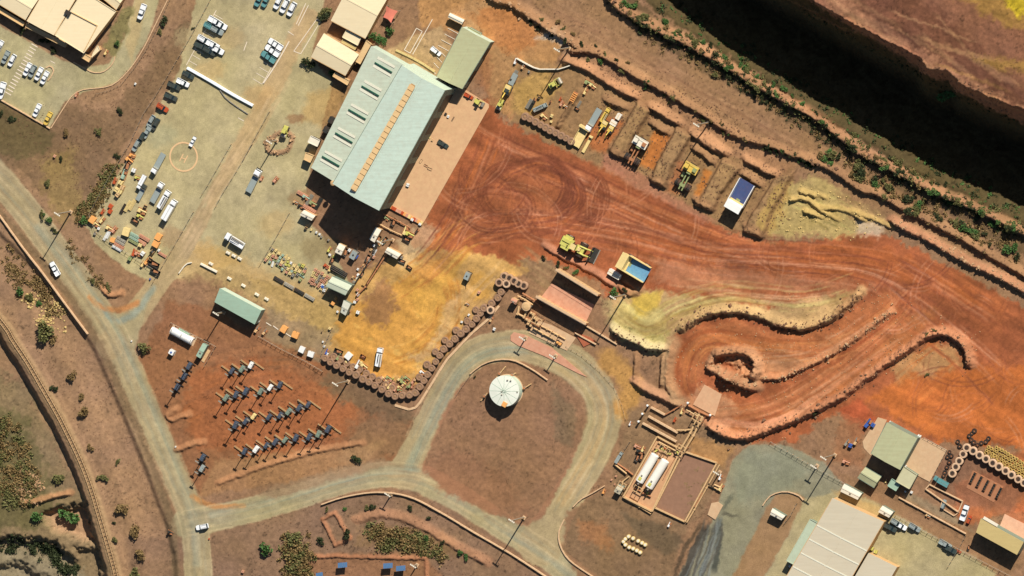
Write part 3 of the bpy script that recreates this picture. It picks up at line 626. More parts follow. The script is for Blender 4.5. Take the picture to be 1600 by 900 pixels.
cut([(112, 858), (150, 862), (158, 920), (110, 920)], 2.5, 6)
cut([(-60, 885), (20, 886), (70, 910), (70, 990), (-60, 990)], 3.0, 8)
# the road on the left stands on a low bank
d_l = side(smooth_line([(-400, -60), (-40, 318), (60, 420), (138, 522), (172, 590), (215, 690), (250, 780), (272, 850), (282, 990), (300, 2000)]), True, PX, PY)
Z -= 1.3 * sstep(0, 11, d_l) * (1 - sstep(24, 60, d_l)) * (d_l < 90)
# the open pit
EA = np.array([(-11000, -8000), (700, -330), (965, -45), (1005, 3), (1065, 48), (1122, 82), (1210, 138), (1322, 208), (1420, 268), (1532, 320), (1690, 396), (12000, 6500)], float)
EB = np.array([(-11000, -9000), (910, -333), (1214, -53), (1286, -14), (1388, 42), (1468, 82), (1478, 100), (1510, 104), (1528, 122), (1576, 144), (1698, 188), (12000, 6000)], float)
dA = side(EA, False, PX + WX * 4, PY + WY * 4) * M_PX; dB = -side(EB, False, PX + WX * 3, PY + WY * 3) * M_PX                  # metres beyond the near lip / below the far crest
OUT = np.maximum(np.maximum(-PX, PX - 1600), np.maximum(-PY, PY - 900)); rough = (fbm(20, 4, 44) - 0.5) * (1 - sstep(120, 220, OUT))
near = -0.86 * np.maximum(dA - 2, 0) + 6.5 * rough * sstep(0, 8, dA)
farw = 30.0 - 2.3 * np.maximum(dB, 0) + 4.0 * rough * sstep(0, 4, dB)
pit = np.maximum(np.maximum(near, farw), -24 + 1.5 * rough)
Z = np.where(dA > 0, np.where(dB < 0, 30.0 + 1.0 * rough - 2.0 * fbm(70, 2, 48) * (1 - sstep(0, 9, -dB)), pit), Z)
HEAP = sstep(48, 20, np.hypot((PX - 1146) * 1.0, (PY - 582) * 1.35)) if False else 1 - sstep(22, 46, np.hypot(PX - 1146, (PY - 582) * 1.35))
Z += HEAP * (5.0 * (fbm(15, 3, 91) - 0.46) + 1.6 * (fbm(5, 2, 92) - .5))
Z += (fbm(5, 2, 60) - 0.5) * (1 - sstep(120, 220, OUT)) * np.where(LAB > 0, 0.05, 0.22)
def hz(px, py):
    i = int(np.clip(np.searchsorted(gx, px) - 1, 0, NX - 2)); j = int(np.clip(np.searchsorted(gy, py) - 1, 0, NY - 2))
    fx = (px - gx[i]) / (gx[i + 1] - gx[i]); fy = (py - gy[j]) / (gy[j + 1] - gy[j])
    return float((Z[j, i] * (1 - fx) + Z[j, i + 1] * fx) * (1 - fy) + (Z[j + 1, i] * (1 - fx) + Z[j + 1, i + 1] * fx) * fy)
def G(px, py, dz=0.0):
    """a point on the ground at the plan position of a photo pixel"""
    p = W(px, py, 0.0); p.z = hz(px, py) + dz; return p

def soil_material():
    m = bpy.data.materials.new('soil'); m.use_nodes = True; nt = m.node_tree; b = nt.nodes['Principled BSDF']
    b.inputs['Roughness'].default_value = 0.95; b.inputs['Specular IOR Level'].default_value = 0.1
    at = nt.nodes.new('ShaderNodeAttribute'); at.attribute_name = 'soil_colour'
    geo = nt.nodes.new('ShaderNodeNewGeometry')
    def noise(sc_, det, rg=0.6):
        n = nt.nodes.new('ShaderNodeTexNoise'); n.inputs['Scale'].default_value = sc_; n.inputs['Detail'].default_value = det; n.inputs['Roughness'].default_value = rg
        nt.links.new(geo.outputs['Position'], n.inputs['Vector']); return n.outputs[0]
    def rng_(s, a, b2, c, d):
        r = nt.nodes.new('ShaderNodeMapRange'); r.inputs[1].default_value = a; r.inputs[2].default_value = b2; r.inputs[3].default_value = c; r.inputs[4].default_value = d
        nt.links.new(s, r.inputs[0]); return r.outputs[0]
    n1, n2, n3 = noise(0.5, 6, 0.7), noise(2.4, 4, 0.7), noise(0.07, 5, 0.6)
    def mul(a, b2):
        k = nt.nodes.new('ShaderNodeMath'); k.operation = 'MULTIPLY'; nt.links.new(a, k.inputs[0]); nt.links.new(b2, k.inputs[1]); return k.outputs[0]
    f = mul(mul(rng_(n1, 0.3, 0.7, 0.92, 1.08), rng_(n2, 0.25, 0.75, 0.78, 1.22)), rng_(n3, 0.3, 0.7, 0.97, 1.03))
    sp = rng_(noise(1.1, 2, 0.5), 0.70, 0.76, 1.0, 0.66)      # scattered dark stones
    f = mul(f, sp)
    v = nt.nodes.new('ShaderNodeVectorMath'); v.operation = 'SCALE'
    nt.links.new(at.outputs['Color'], v.inputs[0]); nt.links.new(f, v.inputs['Scale']); nt.links.new(v.outputs[0], b.inputs['Base Color'])
    bp = nt.nodes.new('ShaderNodeBump'); bp.inputs['Strength'].default_value = 0.35; bp.inputs['Distance'].default_value = 0.25
    nt.links.new(n2, bp.inputs['Height']); nt.links.new(bp.outputs[0], b.inputs['Normal'])
    return m
m_soil = soil_material()
GX, GY = Wn(PX, PY, 0.0)
LINC = lin(np.clip(COL, 4, 250))
VERT = np.stack([GX, GY, Z], -1).reshape(-1, 3)
idx = np.arange(NX * NY).reshape(NY, NX)
q00, q10, q11, q01 = idx[:-1, :-1], idx[:-1, 1:], idx[1:, 1:], idx[1:, :-1]
QUADS = np.stack([q01, q11, q10, q00], -1).reshape(-1, 4)
FL = LAB[:-1, :-1].copy(); FL[(dA[:-1, :-1] > 0)] = 4; FL = FL.reshape(-1)
SETTING = {}
for lab, name in enumerate(['ground', 'access_road', 'haul_road', 'car_park', 'open_pit']):
    fq = QUADS[FL == lab]
    used, inv = np.unique(fq, return_inverse=True); inv = inv.reshape(-1)
    me = bpy.data.meshes.new(name); me.vertices.add(len(used)); me.vertices.foreach_set('co', VERT[used].astype(np.float32).ravel())
    me.loops.add(len(inv)); me.loops.foreach_set('vertex_index', inv.astype(np.int32))
    me.polygons.add(len(fq)); me.polygons.foreach_set('loop_start', np.arange(0, len(inv), 4, dtype=np.int32))
    me.update(calc_edges=True); me.validate()
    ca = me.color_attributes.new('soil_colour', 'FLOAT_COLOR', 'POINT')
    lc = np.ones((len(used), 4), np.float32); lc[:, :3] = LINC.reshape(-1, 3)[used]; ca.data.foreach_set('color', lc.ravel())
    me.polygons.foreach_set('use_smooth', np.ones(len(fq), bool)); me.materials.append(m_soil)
    SETTING[name] = tag(link(bpy.data.objects.new(name, me)), kind='structure')
# ------------------------------------------------------------------ buildings
def V2(p): return Vector((p[0], p[1]))
def building(name, label, cat, px, h, roof='gable', mr=None, mw=None, rise=1.2, long01=True, over=0.35, base_z=None, group=None, mw_sunlit=None, gutter=True, doors=()):
    """px: four roof corners in the photo (in order round the roof), seen at eave height h; long01: ridge runs parallel to edge 0-1"""
    P = [W(x, y, h) for x, y in px]
    area = sum(P[i].x * P[(i + 1) % 4].y - P[(i + 1) % 4].x * P[i].y for i in range(4))
    hi = [0, 1] if long01 else [1, 2]            # a skillion roof rises towards these corners
    if area < 0:
        P = [P[1], P[0], P[3], P[2]]; hi = [0, 1] if long01 else [0, 3]
    c = sum(P, Vector()) / 4; c.z = 0.0
    z0 = -0.4
    t = thing(name, label, cat, (c.x, c.y, 0), 0, group)
    Q = [p - c for p in P]
    ins = [q - Vector((q.x, q.y, 0)).normalized() * over for q in Q]      # walls stand inside the eaves
    if roof == 'gable':
        a, b, d, e = (Q if long01 else [Q[1], Q[2], Q[3], Q[0]])
        r0 = (a + e) / 2 + Vector((0, 0, rise)); r1 = (b + d) / 2 + Vector((0, 0, rise)); th = Vector((0, 0, 0.14))
        for (p, q, s, u) in ((a, b, r1, r0), (d, e, r0, r1)):
            MB().add([p, q, s, u, p - th, q - th, s - th, u - th], [(0, 1, 2, 3), (7, 6, 5, 4), (0, 4, 5, 1), (1, 5, 6, 2), (2, 6, 7, 3), (3, 7, 4, 0)]).obj('roof_panel', mr, t)
        d2 = (r1 - r0).normalized(); MB().box(((r0 + r1) / 2 + Vector((0, 0, 0.03)))[:], ((r1 - r0).length, 0.55, 0.12), math.atan2(d2.y, d2.x)).obj('ridge_cap', mr, t)
        if gutter:
            for (p, q) in ((a, b), (d, e)):
                dd = (q - p); n = Vector((dd.y, -dd.x, 0)).normalized(); m = (p + q) / 2 + n * 0.12
                MB().box((m.x, m.y, p.z - 0.1), (dd.length, 0.2, 0.16), math.atan2(dd.y, dd.x)).obj('gutter', mw, t)
    else:
        th = Vector((0, 0, 0.16)); R0 = list(Q)
        if roof == 'skillion':
            R0 = [q + (Vector((0, 0, rise)) if i in hi else Vector()) for i, q in enumerate(Q)]
        MB().add([*R0, *[q - th for q in R0]], [(0, 1, 2, 3), (7, 6, 5, 4), (0, 4, 5, 1), (1, 5, 6, 2), (2, 6, 7, 3), (3, 7, 4, 0)]).obj('roof_panel', mr, t)
        if roof == 'flat' and gutter:
            for i in range(4):
                p, q = R0[i], R0[(i + 1) % 4]; dd = q - p; m = (p + q) / 2
                MB().box((m.x, m.y, p.z + 0.1), (dd.length, 0.22, 0.26), math.atan2(dd.y, dd.x)).obj('parapet', mr, t)
    for i in range(4):
        p, q = ins[i], ins[(i + 1) % 4]; dd = q - p; n = Vector((dd.y, -dd.x, 0)).normalized() * 0.12
        top = [Vector((p.x, p.y, h - 0.18)), Vector((q.x, q.y, h - 0.18))]
        ring = [Vector((p.x, p.y, z0)), Vector((q.x, q.y, z0)), top[1], top[0]]
        gable_end = roof == 'gable' and (i in ((1, 3) if long01 else (0, 2)))
        if gable_end:
            m = (p + q) / 2; ring = ring[:3] + [Vector((m.x, m.y, h + rise - 0.22))] + ring[3:]
        if roof == 'skillion':
            ring[2] = ring[2] + Vector((0, 0, rise * 0.97 if (i + 1) % 4 in hi else 0)); ring[3] = ring[3] + Vector((0, 0, rise * 0.97 if i in hi else 0))
        k = len(ring); inn = [v - n for v in ring]
        mwall = mw_sunlit if (mw_sunlit and (n.y > 0.05)) else mw  # north-facing walls get a paler tone, their sunlight painted into the colour
        wo = MB().add(ring + inn, [tuple(range(k)), tuple(range(2 * k - 1, k - 1, -1))] + [(j, k + j, k + (j + 1) % k, (j + 1) % k) for j in range(k)]).obj('wall', mwall, t)
        for (wi, s, wd, hd) in doors:
            if wi == i:
                m = p + dd * s + n * 0.3
                MB().box((m.x, m.y, hd / 2), (wd, 0.16, hd), math.atan2(dd.y, dd.x)).obj('roller_door', m_darksteel, wo)
    return t, c, Q
def on_roof(t, c, name, mat_, px, h0, h1, par=None):
    """a raised strip on a roof: photo outline seen at h1, resting at h0"""
    P = [W(x, y, h1) - c for x, y in px]
    return MB().prism([(p.x, p.y) for p in P], h0, h1).obj(name, mat_, par or t)
def roof_box(t, c, name, mat_, px, h, size, rz, par=None):
    p = W(px[0], px[1], h) - c
    return MB().box((p.x, p.y, h), size, rz).obj(name, mat_, par or t)

# --- the big workshop: high hall and low annex
HH, AH = 16.6, 7.2
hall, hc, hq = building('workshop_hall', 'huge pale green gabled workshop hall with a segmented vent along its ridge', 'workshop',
    [(628, 102), (695, 141), (592, 329), (520, 287)], HH, 'gable', m_roof_green, m_wall_green, 2.6, False, 0.15, mw_sunlit=m_wall_pale,
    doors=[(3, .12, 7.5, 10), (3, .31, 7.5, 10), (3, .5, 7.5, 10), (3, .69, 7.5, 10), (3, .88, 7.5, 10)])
ra, rb = W(645, 133, HH + 3.0), W(552, 297, HH + 3.0)
dv = rb - ra; seg = 20; rzv = math.atan2(dv.y, dv.x)
vent = MB().box((((ra + rb) / 2) - hc)[:2] + (HH + 2.75,), (dv.length + 0.4, 1.5, 0.5), rzv).obj('ridge_vent', m_tansteel, hall) if False else None
pm = (ra + rb) / 2 - hc
vent = MB().box((pm.x, pm.y, HH + 2.8), (dv.length + 0.6, 1.7, 0.7), rzv).obj('ridge_vent', m_wood, hall)
hood = MB().box((0, 0, 0), (dv.length / seg - 0.28, 2.5, 0.28)).mesh('vent_hood', m_roof_buff)
for k in range(seg):
    p = ra + dv * ((k + 0.5) / seg) - hc
    o = link(bpy.data.objects.new('vent_hood', hood)); o.parent = vent; o.location = (p.x, p.y, HH + 3.3); o.rotation_euler = (0, 0, rzv)
for k, (x, y) in enumerate([(520, 286)]):
    p = W(x, y, 9.0) - hc; MB().lathe([(1.0, 8.4), (1.05, 9.0), (0.5, 9.2)], 12, (p.x, p.y, 0)).obj('exhaust_stack', m_tansteel, hall)
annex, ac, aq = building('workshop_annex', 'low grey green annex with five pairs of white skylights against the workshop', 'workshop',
    [(580, 72), (637, 104), (530, 288), (486, 262)], AH, 'skillion', m_roof_annex, m_wall_green, 1.0, False, 0.2, mw_sunlit=m_wall_pale)
for k in range(5):
    ox, oy = -20.6 * k, 36.6 * k
    def sh(q): return [(x + ox, y + oy) for x, y in q]
    def strip(a, b, w):
        a, b = Vector(a), Vector(b); d = (b - a).normalized(); n = Vector((-d.y, d.x)) * w / 2
        return [tuple(a + n), tuple(b + n), tuple(b - n), tuple(a - n)]
    def zr(q): return AH + 0.95
    for a, b, w, nm, mm, hz_ in (((590, 90), (617, 105), 4.0, 'skylight', m_skylight, 0.10), ((583, 102.5), (611, 118.5), 4.0, 'skylight', m_skylight, 0.10), ((586, 97.5), (613, 113), 1.7, 'roof_monitor', m_darkgreen, 0.5)):
        # follow the roof's slope from the low western edge to the hall
        pa = W(a[0] + ox, a[1] + oy, AH + 0.25) - ac; pb = W(b[0] + ox, b[1] + oy, AH + 0.8) - ac
        d = pb - pa; rz = math.atan2(d.y, d.x); sl = -math.atan2(0.62, d.to_2d().length)
        m = (pa + pb) / 2
        MB().box((m.x, m.y, AH + 0.55 + hz_ / 2), (d.to_2d().length, w * M_PX, hz_), rz, sl).obj(nm, mm, annex)
for q in ([(589, 188), (597, 183), (601, 191), (593, 196)],): pass
# lean-to boxes on the annex's west side
for i, (px, lb) in enumerate([((520, 187), 'upper dark plant cabinet on the west side of the workshop annex'), ((512, 202), 'lower dark plant cabinet on the west side of the workshop annex')]):
    p = G(*px); t = thing('plant_cabinet', lb, 'cabinet', p, AX, 'dark cabinets beside the annex')
    MB().box((0, 0, 1.3), (1.9, 2.4, 2.6)).obj('housing', m_darksteel, t); MB().box((0, 0, 2.66), (2.0, 2.5, 0.1)).obj('lid', m_darksteel, t); MB().box((0.97, 0, 1.2), (0.06, 1.4, 1.9)).obj('door', m_steel, t)
building('lean_to_canopy', 'pale lean-to canopy with open frame beside the annex south west corner', 'canopy', [(486, 212), (500, 219), (496, 229), (481, 222)], 3.4, 'flat', m_offwhite, m_darksteel)
building('wash_shed', 'small buff shed standing under the annex south west corner', 'shed', [(478, 238), (490, 243), (485, 254), (475, 249)], 3.2, 'flat', m_roof_buff, m_wall_cream)
# --- olive shed and its neighbours
olive, oc, _ = building('store_shed', 'olive roofed store shed north east of the big workshop', 'shed', [(722, 42), (766, 66), (722, 139), (682, 120)], 6.6, 'gable', m_roof_olive, m_wall_green, 0.9, False, 0.15, mw_sunlit=m_wall_pale, doors=[(3, .25, 5, 4.6), (3, .75, 5, 4.6)])
building('site_cabin', 'narrow cream cabin at the north end of the parking bays', 'cabin', [(703, 20), (726, 31), (722, 38), (700, 27)], 3.0, 'gable', m_offwhite, m_wall_cream, 0.3)
building('roof_shed', 'thin pale awning behind the olive store shed', 'awning', [(732, 42), (752, 53), (749, 57), (729, 46)], 3.0, 'flat', m_roof_olive, m_wall_green)
# --- cream offices by the workshop
officeA, _, _ = building('crib_hut', 'large cream office with hipped edge strips beside the red shade sail', 'office', [(517, 32), (571, 60), (611, -12), (557, -42)], 4.6, 'gable', m_roof_cream, m_wall_cream, 0.9, True, 0.5)
building('crib_room', 'square cream office west of the big workshop annex', 'office', [(486, 89), (506, 52), (561, 85), (540, 118)], 4.4, 'gable', m_roof_cream, m_wall_cream, 1.0, False, 0.5)
building('link_building', 'small cream link building between the two cream offices', 'office', [(542, 46), (564, 59), (559, 71), (535, 58)], 3.6, 'flat', m_roof_cream, m_wall_cream)
building('plant_room', 'little buff plant room below the cream link building', 'shed', [(536, 61), (557, 73), (555, 78), (533, 66)], 2.9, 'flat', m_roof_straw, m_wall_cream)
building('covered_walkway', 'narrow cream covered walkway along the annex north west wall', 'walkway', [(573, 63), (580, 69), (563, 100), (556, 96)], 3.1, 'flat', m_roof_buff, m_wall_cream)
building('lower_walkway', 'buff walkway roof south of the square cream office', 'walkway', [(524, 113), (546, 126), (543, 133), (520, 119)], 3.1, 'flat', m_roof_buff, m_wall_cream)
p = G(608, 20); sail = thing('shade_sail', 'red shade sail on four posts beside the large cream office', 'shade sail', p)
P = [W(*q, 3.2) - p for q in ((604.5, 9), (622, 17), (612, 36), (598.5, 27))]
mid = sum(P, Vector()) / 4
vs, fs, n = [], [], 8
for i in range(n + 1):
    for j in range(n + 1):
        u, v = i / n, j / n
        q = (P[0] * (1 - u) + P[1] * u) * (1 - v) + (P[3] * (1 - u) + P[2] * u) * v
        k = 1 - 0.16 * (4 * u * (1 - u) * (1 - 4 * v * (1 - v)) + 4 * v * (1 - v) * (1 - 4 * u * (1 - u)))
        w = mid + (q - mid) * k; vs.append((w.x, w.y, 3.2 + (0.7 if (i < n / 2) == (j < n / 2) else 0) * abs(1 - 2 * u) * abs(1 - 2 * v)))
for i in range(n):
    for j in range(n): fs.append((i * (n + 1) + j, i * (n + 1) + j + 1, (i + 1) * (n + 1) + j + 1, (i + 1) * (n + 1) + j))
MB().add(vs, fs).obj('cloth', m_redsail, sail, True)
for q in P: MB().tube([(q.x, q.y, 0), (q.x, q.y, 3.9)], 0.09).obj('post', m_steel, sail)
# --- office complex, top left
building('office_block', 'left cream office block of the top left complex', 'office', [(-42, -18), (40, 31), (62, -4), (-20, -54)], 5.2, 'gable', m_roof_cream, m_wall_cream, 0.7, True, 0.3)
om, omc, _ = building('office_block', 'middle cream office block with a dark roof light in the top left complex', 'office', [(42, 33), (84, 55), (130, -22), (88, -45)], 5.6, 'gable', m_roof_cream, m_wall_cream, 0.5, False, 0.3)
roof_box(om, omc, 'roof_light', m_darksteel, (106, 20), 6.2, (2.4, 1.7, 0.9), AX)
orr, orc, _ = building('office_block', 'right cream office block with parapet strips in the top left complex', 'office', [(86, 55), (131, 83), (181, 18), (130, -14)], 5.4, 'flat', m_roof_cream, m_wall_cream)
for a, b in (((112, 19), (152, 40)), ((152, 40), (131, 80)), ((98, 32), (86, 53)), ((92, 60), (102, 66))):
    p, q = W(*a, 5.7) - orc, W(*b, 5.7) - orc; d = q - p; m = (p + q) / 2
    MB().box((m.x, m.y, 5.62), (d.length, 0.3, 0.4), math.atan2(d.y, d.x)).obj('flashing', m_roof_buff, orr)
building('front_porch', 'small buff porch at the lower corner of the top left office complex', 'porch', [(131, 83), (142, 90), (139, 97), (128, 90)], 3.6, 'flat', m_roof_buff, m_wall_cream)
building('side_porch', 'narrow cream porch on the east corner of the top left office complex', 'porch', [(143, 90), (156, 78), (153, 71), (146, 82)], 3.8, 'flat', m_roof_cream, m_wall_cream)
building('veranda', 'long buff veranda along the left cream office block', 'veranda', [(-30, -6), (38, 35), (36, 41), (-33, 0)], 3.4, 'flat', m_roof_buff, m_wall_cream)
building('veranda', 'buff veranda along the middle and right cream office blocks', 'veranda', [(42, 36), (104, 68), (102, 74), (40, 42)], 3.4, 'flat', m_roof_buff, m_wall_cream)
building('office_block', 'small cream block at the top edge north of the office complex', 'office', [(142, -18), (182, 15), (196, -6), (158, -36)], 4.2, 'gable', m_roof_cream, m_wall_cream, 0.6, True)
# --- yard sheds
building('green_shed', 'sage green roofed shed at the north edge of the light tower yard', 'shed', [(344, 450), (409, 485), (398, 507), (335, 472)], 5.6, 'skillion', m_roof_sage, m_wall_green, 0.5, True, 0.15, mw_sunlit=m_wall_pale)
building('pale_shed', 'pale green shed beside the drum stacks south of the workshop', 'shed', [(519, 432), (550, 446), (540, 461), (509, 447)], 5.0, 'gable', mat('roof_pale', (206, 212, 186), 0.55, 0, 0.06, 0.8, 0.08, streak=STR_A), m_wall_green, 0.5, True, 0.15)
def container(name, label, px, h, mr=m_offwhite, mw=m_wall_cream, kind='cabin', rise=0.25, l01=True):
    t, c, Q = building(name, label, kind, px, h, 'gable', mr, mw, rise, l01, 0.06, gutter=False)
    a, b = (Q[0], Q[1]); dd = b - a; m = (Q[1] + Q[2]) / 2; d2 = Q[2] - Q[1]
    MB().box((m.x, m.y, h * 0.42), (d2.length * 0.5, 0.14, h * 0.7), math.atan2(d2.y, d2.x)).obj('door', m_steel, t)
    u = (Q[0] + Q[1]) / 2 * 0.35 + (Q[2] + Q[3]) / 2 * 0.65
    MB().box((u.x, u.y, h + rise + 0.1), (0.7, 0.5, 0.3), math.atan2(dd.y, dd.x)).obj('roof_vent', m_steel, t)
    return t
container('site_cabin', 'white cabin west of the workshop shadow', [(475, 328), (493, 337), (487, 345), (468, 336)], 3.2)
container('site_cabin', 'pinkish white cabin beside the yellow ore yard, east of the pipe racks', [(606, 386), (627, 397), (620, 405), (601, 394)], 3.2)
container('site_cabin', 'cream cabin beside the blue and white pump skid', [(530, 380), (540, 385), (533, 399), (523, 394)], 3.2)
container('site_cabin', 'long cream cabin next to the workshop shadow and pipe rack', [(587, 355), (596, 359), (585, 379), (577, 374)], 3.0)
container('shipping_container', 'pale container by the ore yard, south of the pale green shed', [(537, 469), (548, 475), (540, 493), (532, 488)], 3.2, mat('roof_grey', (202, 200, 182), 0.5, 0, 0.06), m_wall_green, 'container')
container('site_cabin', 'pink cabin with black shadow near the tyre wall corner', [(800, 465), (809, 469), (806, 476), (797, 472)], 3.6, m_pinkconc)
container('shipping_container', 'white container on the parking edge north of the cream roofed warehouse', [(1319, 756), (1347, 771), (1340, 781), (1313, 768)], 3.0, m_offwhite, m_wall_green, 'container')
container('shipping_container', 'white container alone inside the kerbed loop, lower right', [(1207, 794), (1227, 806), (1221, 813), (1203, 804)], 3.4, m_offwhite, m_wall_green, 'container')
container('shipping_container', 'white container beside the parked vehicles east of the warehouse', [(1379, 790), (1396, 800), (1389, 809), (1372, 800)], 3.2, m_offwhite, m_wall_green, 'container')
container('generator_set', 'long pale green generator container on a concrete strip', [(317, 536), (324, 540), (313, 560), (306, 556)], 3.0, m_roof_sage, m_wall_green, 'generator')
p = W(322, 556, 0); t = thing('plinth', 'narrow concrete strip on the east side of the pale green generator', 'plinth', (p.x, p.y, 0), heading(-0.5, 0.87))
MB().box((0, 0, 0.1), (5.4, 1.3, 0.3)).obj('slab', m_concrete, t)
for j in (-1, 0, 1): MB().box((j * 1.7, 0, 0.27), (1.5, 1.1, 0.06)).obj('cover_plate', m_tansteel, t)
# --- lower right
s1, _, _ = building('maintenance_shed', 'olive roofed maintenance shed above the kerbed strip, lower right', 'shed', [(1386, 660), (1433, 685), (1406, 734), (1361, 709)], 6.8, 'gable', m_roof_olive, m_wall_green, 0.8, False, 0.1)
building('tool_shed', 'small square olive shed south west of the maintenance shed', 'shed', [(1352, 730), (1377, 745), (1366, 762), (1340, 746)], 3.6, 'gable', m_roof_olive, m_wall_green, 0.7, True)
building('pump_shed', 'pale olive annex south of the maintenance shed', 'shed', [(1413, 729), (1433, 742), (1421, 764), (1400, 752)], 4.2, 'flat', mat('roof_pale_olive', (198, 192, 154), 0.6, 0, 0.06, 0.8, 0.1), m_wall_green)
building('meter_shed', 'tiny green shed between the pale olive annex and the square shed', 'shed', [(1394, 748), (1407, 756), (1400, 767), (1387, 759)], 3.0, 'flat', m_roof_sage, m_wall_green)
wh, whc, _ = building('warehouse', 'large cream white warehouse roof with skylight stripes at the bottom edge', 'warehouse', [(1301, 778), (1381, 815), (1292, 968), (1212, 930)], 6.5, 'gable', m_roof_white, m_wall_cream, 0.6, False, 0.2)
for k in range(5):
    a, b = (1276 - 12.5 * k, 821 + 21.5 * k), (1354 - 12.5 * k, 861 + 21.5 * k)
    p, q = W(*a, 7.0) - whc, W(*b, 7.0) - whc; mid_ = (p + q) / 2 + Vector((0, 0, 0))
    for (u, v) in ((p, mid_), (mid_, q)):
        m = (u + v) / 2; d = v - u
        MB().box((m.x, m.y, 6.5 + 0.36), (d.length, 0.5, 0.1), math.atan2(d.y, d.x), (-1 if u is p else 1) * math.atan2(0.6, d.length)).obj('skylight', m_skylight, wh)
building('warehouse_wing', 'lower cream wing on the east side of the warehouse at the bottom edge', 'warehouse', [(1357, 864), (1402, 886), (1345, 985), (1300, 962)], 5.0, 'skillion', m_roof_white, m_wall_cream, 0.4, False, 0.15)
building('warehouse_lean_to', 'pale green lean-to along the west wall of the warehouse', 'lean-to', [(1266, 811), (1279, 818), (1242, 883), (1229, 876)], 4.4, 'flat', mat('roof_mint', (184, 196, 170), 0.6, 0, 0.06, 0.8, 0.1), m_wall_green)
building('roller_hood', 'dark green hood on the west side of the warehouse lean-to', 'awning', [(1243, 853), (1254, 859), (1248, 870), (1237, 863)], 4.0, 'flat', m_darksteel, m_wall_green)
s5, s5c, _ = building('tyre_shed', 'straw coloured shed with a white ridge strip at the right edge', 'shed', [(1533, 810), (1600, 847), (1589, 867), (1525, 832)], 6.4, 'skillion', m_roof_straw, m_wall_green, 0.5, True, 0.15)
roof_box(s5, s5c, 'ridge_strip', m_offwhite, (1548, 815), 7.0, (6.4, 1.1, 0.3), AX)
# --- slabs
def slab(name, px, z, m, kind='structure', label=None, cat=None, parent=None):
    P = [W(*q, 0.0) for q in px]
    o = MB().prism([(p.x, p.y) for p in P], -0.6, z).obj(name, m)
    return tag(o, label, cat, None, None if label else kind)
apron = slab('concrete_apron', [(700, 148), (718, 134), (764, 163), (764, 168), (662, 348), (596, 318)], 0.30, mat('apron_concrete', (213, 172, 128), 0.9, 0, 0.10, 0.25, 0.5, (196, 146, 112), bump=0.05))
slab('pavement', [(1442, 684), (1480, 703), (1453, 753), (1432, 742), (1408, 736), (1433, 688)], 0.25, m_concrete)
slab('pavement', [(1570, 803), (1640, 838), (1640, 880), (1600, 850), (1560, 828)], 0.25, mat('pale_concrete', (228, 178, 144), 0.9, 0, 0.1, 0.6, 0.4, (206, 142, 108)))
slab('pavement', [(1372, 652), (1386, 656), (1361, 712), (1350, 700), (1348, 690)], 0.22, m_concrete)
# --- round water tank
p = W(788, 611, 5.0); p.z = hz(788, 611); tk = thing('water_tank', 'round white water tank on the bare island inside the road loop', 'tank', (p.x, p.y, 0))
MB().lathe([(6.0, -0.2), (6.0, 4.8), (6.08, 4.85), (6.08, 5.0)], 48).obj('shell', m_wall_pale, tk, False)
MB().lathe([(6.1, 5.0), (6.1, 5.06), (3.0, 5.35), (0.01, 5.5)], 48).obj('roof', m_tank, tk)
MB().lathe([(6.35, -0.2), (6.35, 0.25), (6.0, 0.25)], 48).obj('base_ring', m_concrete, tk)
for k in range(12):
    t_ = k * math.pi / 6; MB().box((3.1 * math.cos(t_), 3.1 * math.sin(t_), 5.32), (5.6, .12, .1), t_, .09).obj('roof_seam', m_roof_sage, tk)
q = W(788, 632, 5.6) - p; MB().box((q.x, q.y, 5.5), (1.9, 1.9, 0.5), AX).obj('platform', m_orange, tk)
for a, b in ((798, 595), (784, 612), (784, 617), (793, 594)):
    q = W(a, b, 5.4) - p; MB().box((q.x, q.y, 5.5), (0.55, 0.4, 0.35)).obj('hatch', m_steel, tk)
q = W(811, 612, 2.5) - p; MB().box((q.x, q.y, 2.6), (0.5, 0.6, 5.4), 0.2).obj('ladder', m_steel, tk)
for i, (a, b, lb) in enumerate([((776, 590), (790, 573), 'pipe run from the tank to the kerb on its north west'), ((798, 588), (806, 583), 'short valve pipe north of the round water tank'), ((814, 610), (830, 600), 'valve pipe running east of the round water tank'), ((762, 614), (752, 626), 'thin pipe west of the round water tank')]):
    t = thing('valve_pipe', lb, 'pipe', G(*a), 0, 'pipes around the round water tank')
    q = G(*b) - G(*a); MB().tube([(0, 0, 0.5), (q.x * .5, q.y * .5, 0.55), (q.x, q.y, 0.5), (q.x, q.y, -0.2)], 0.22).obj('pipe', m_tansteel, t)
    MB().box((q.x * .4, q.y * .4, 0.75), (0.9, 0.9, 1.3), AX).obj('valve_box', m_steel, t); MB().lathe([(0.5, 0), (0.5, 0.12), (0.2, 0.12)], 10, (q.x * .4, q.y * .4, 1.4)).obj('handwheel', m_rust, t)
    for s in (0.15, 0.8): MB().box((q.x * s, q.y * s, 0.1), (0.5, 0.6, 0.7), AX).obj('support', m_concrete, t)
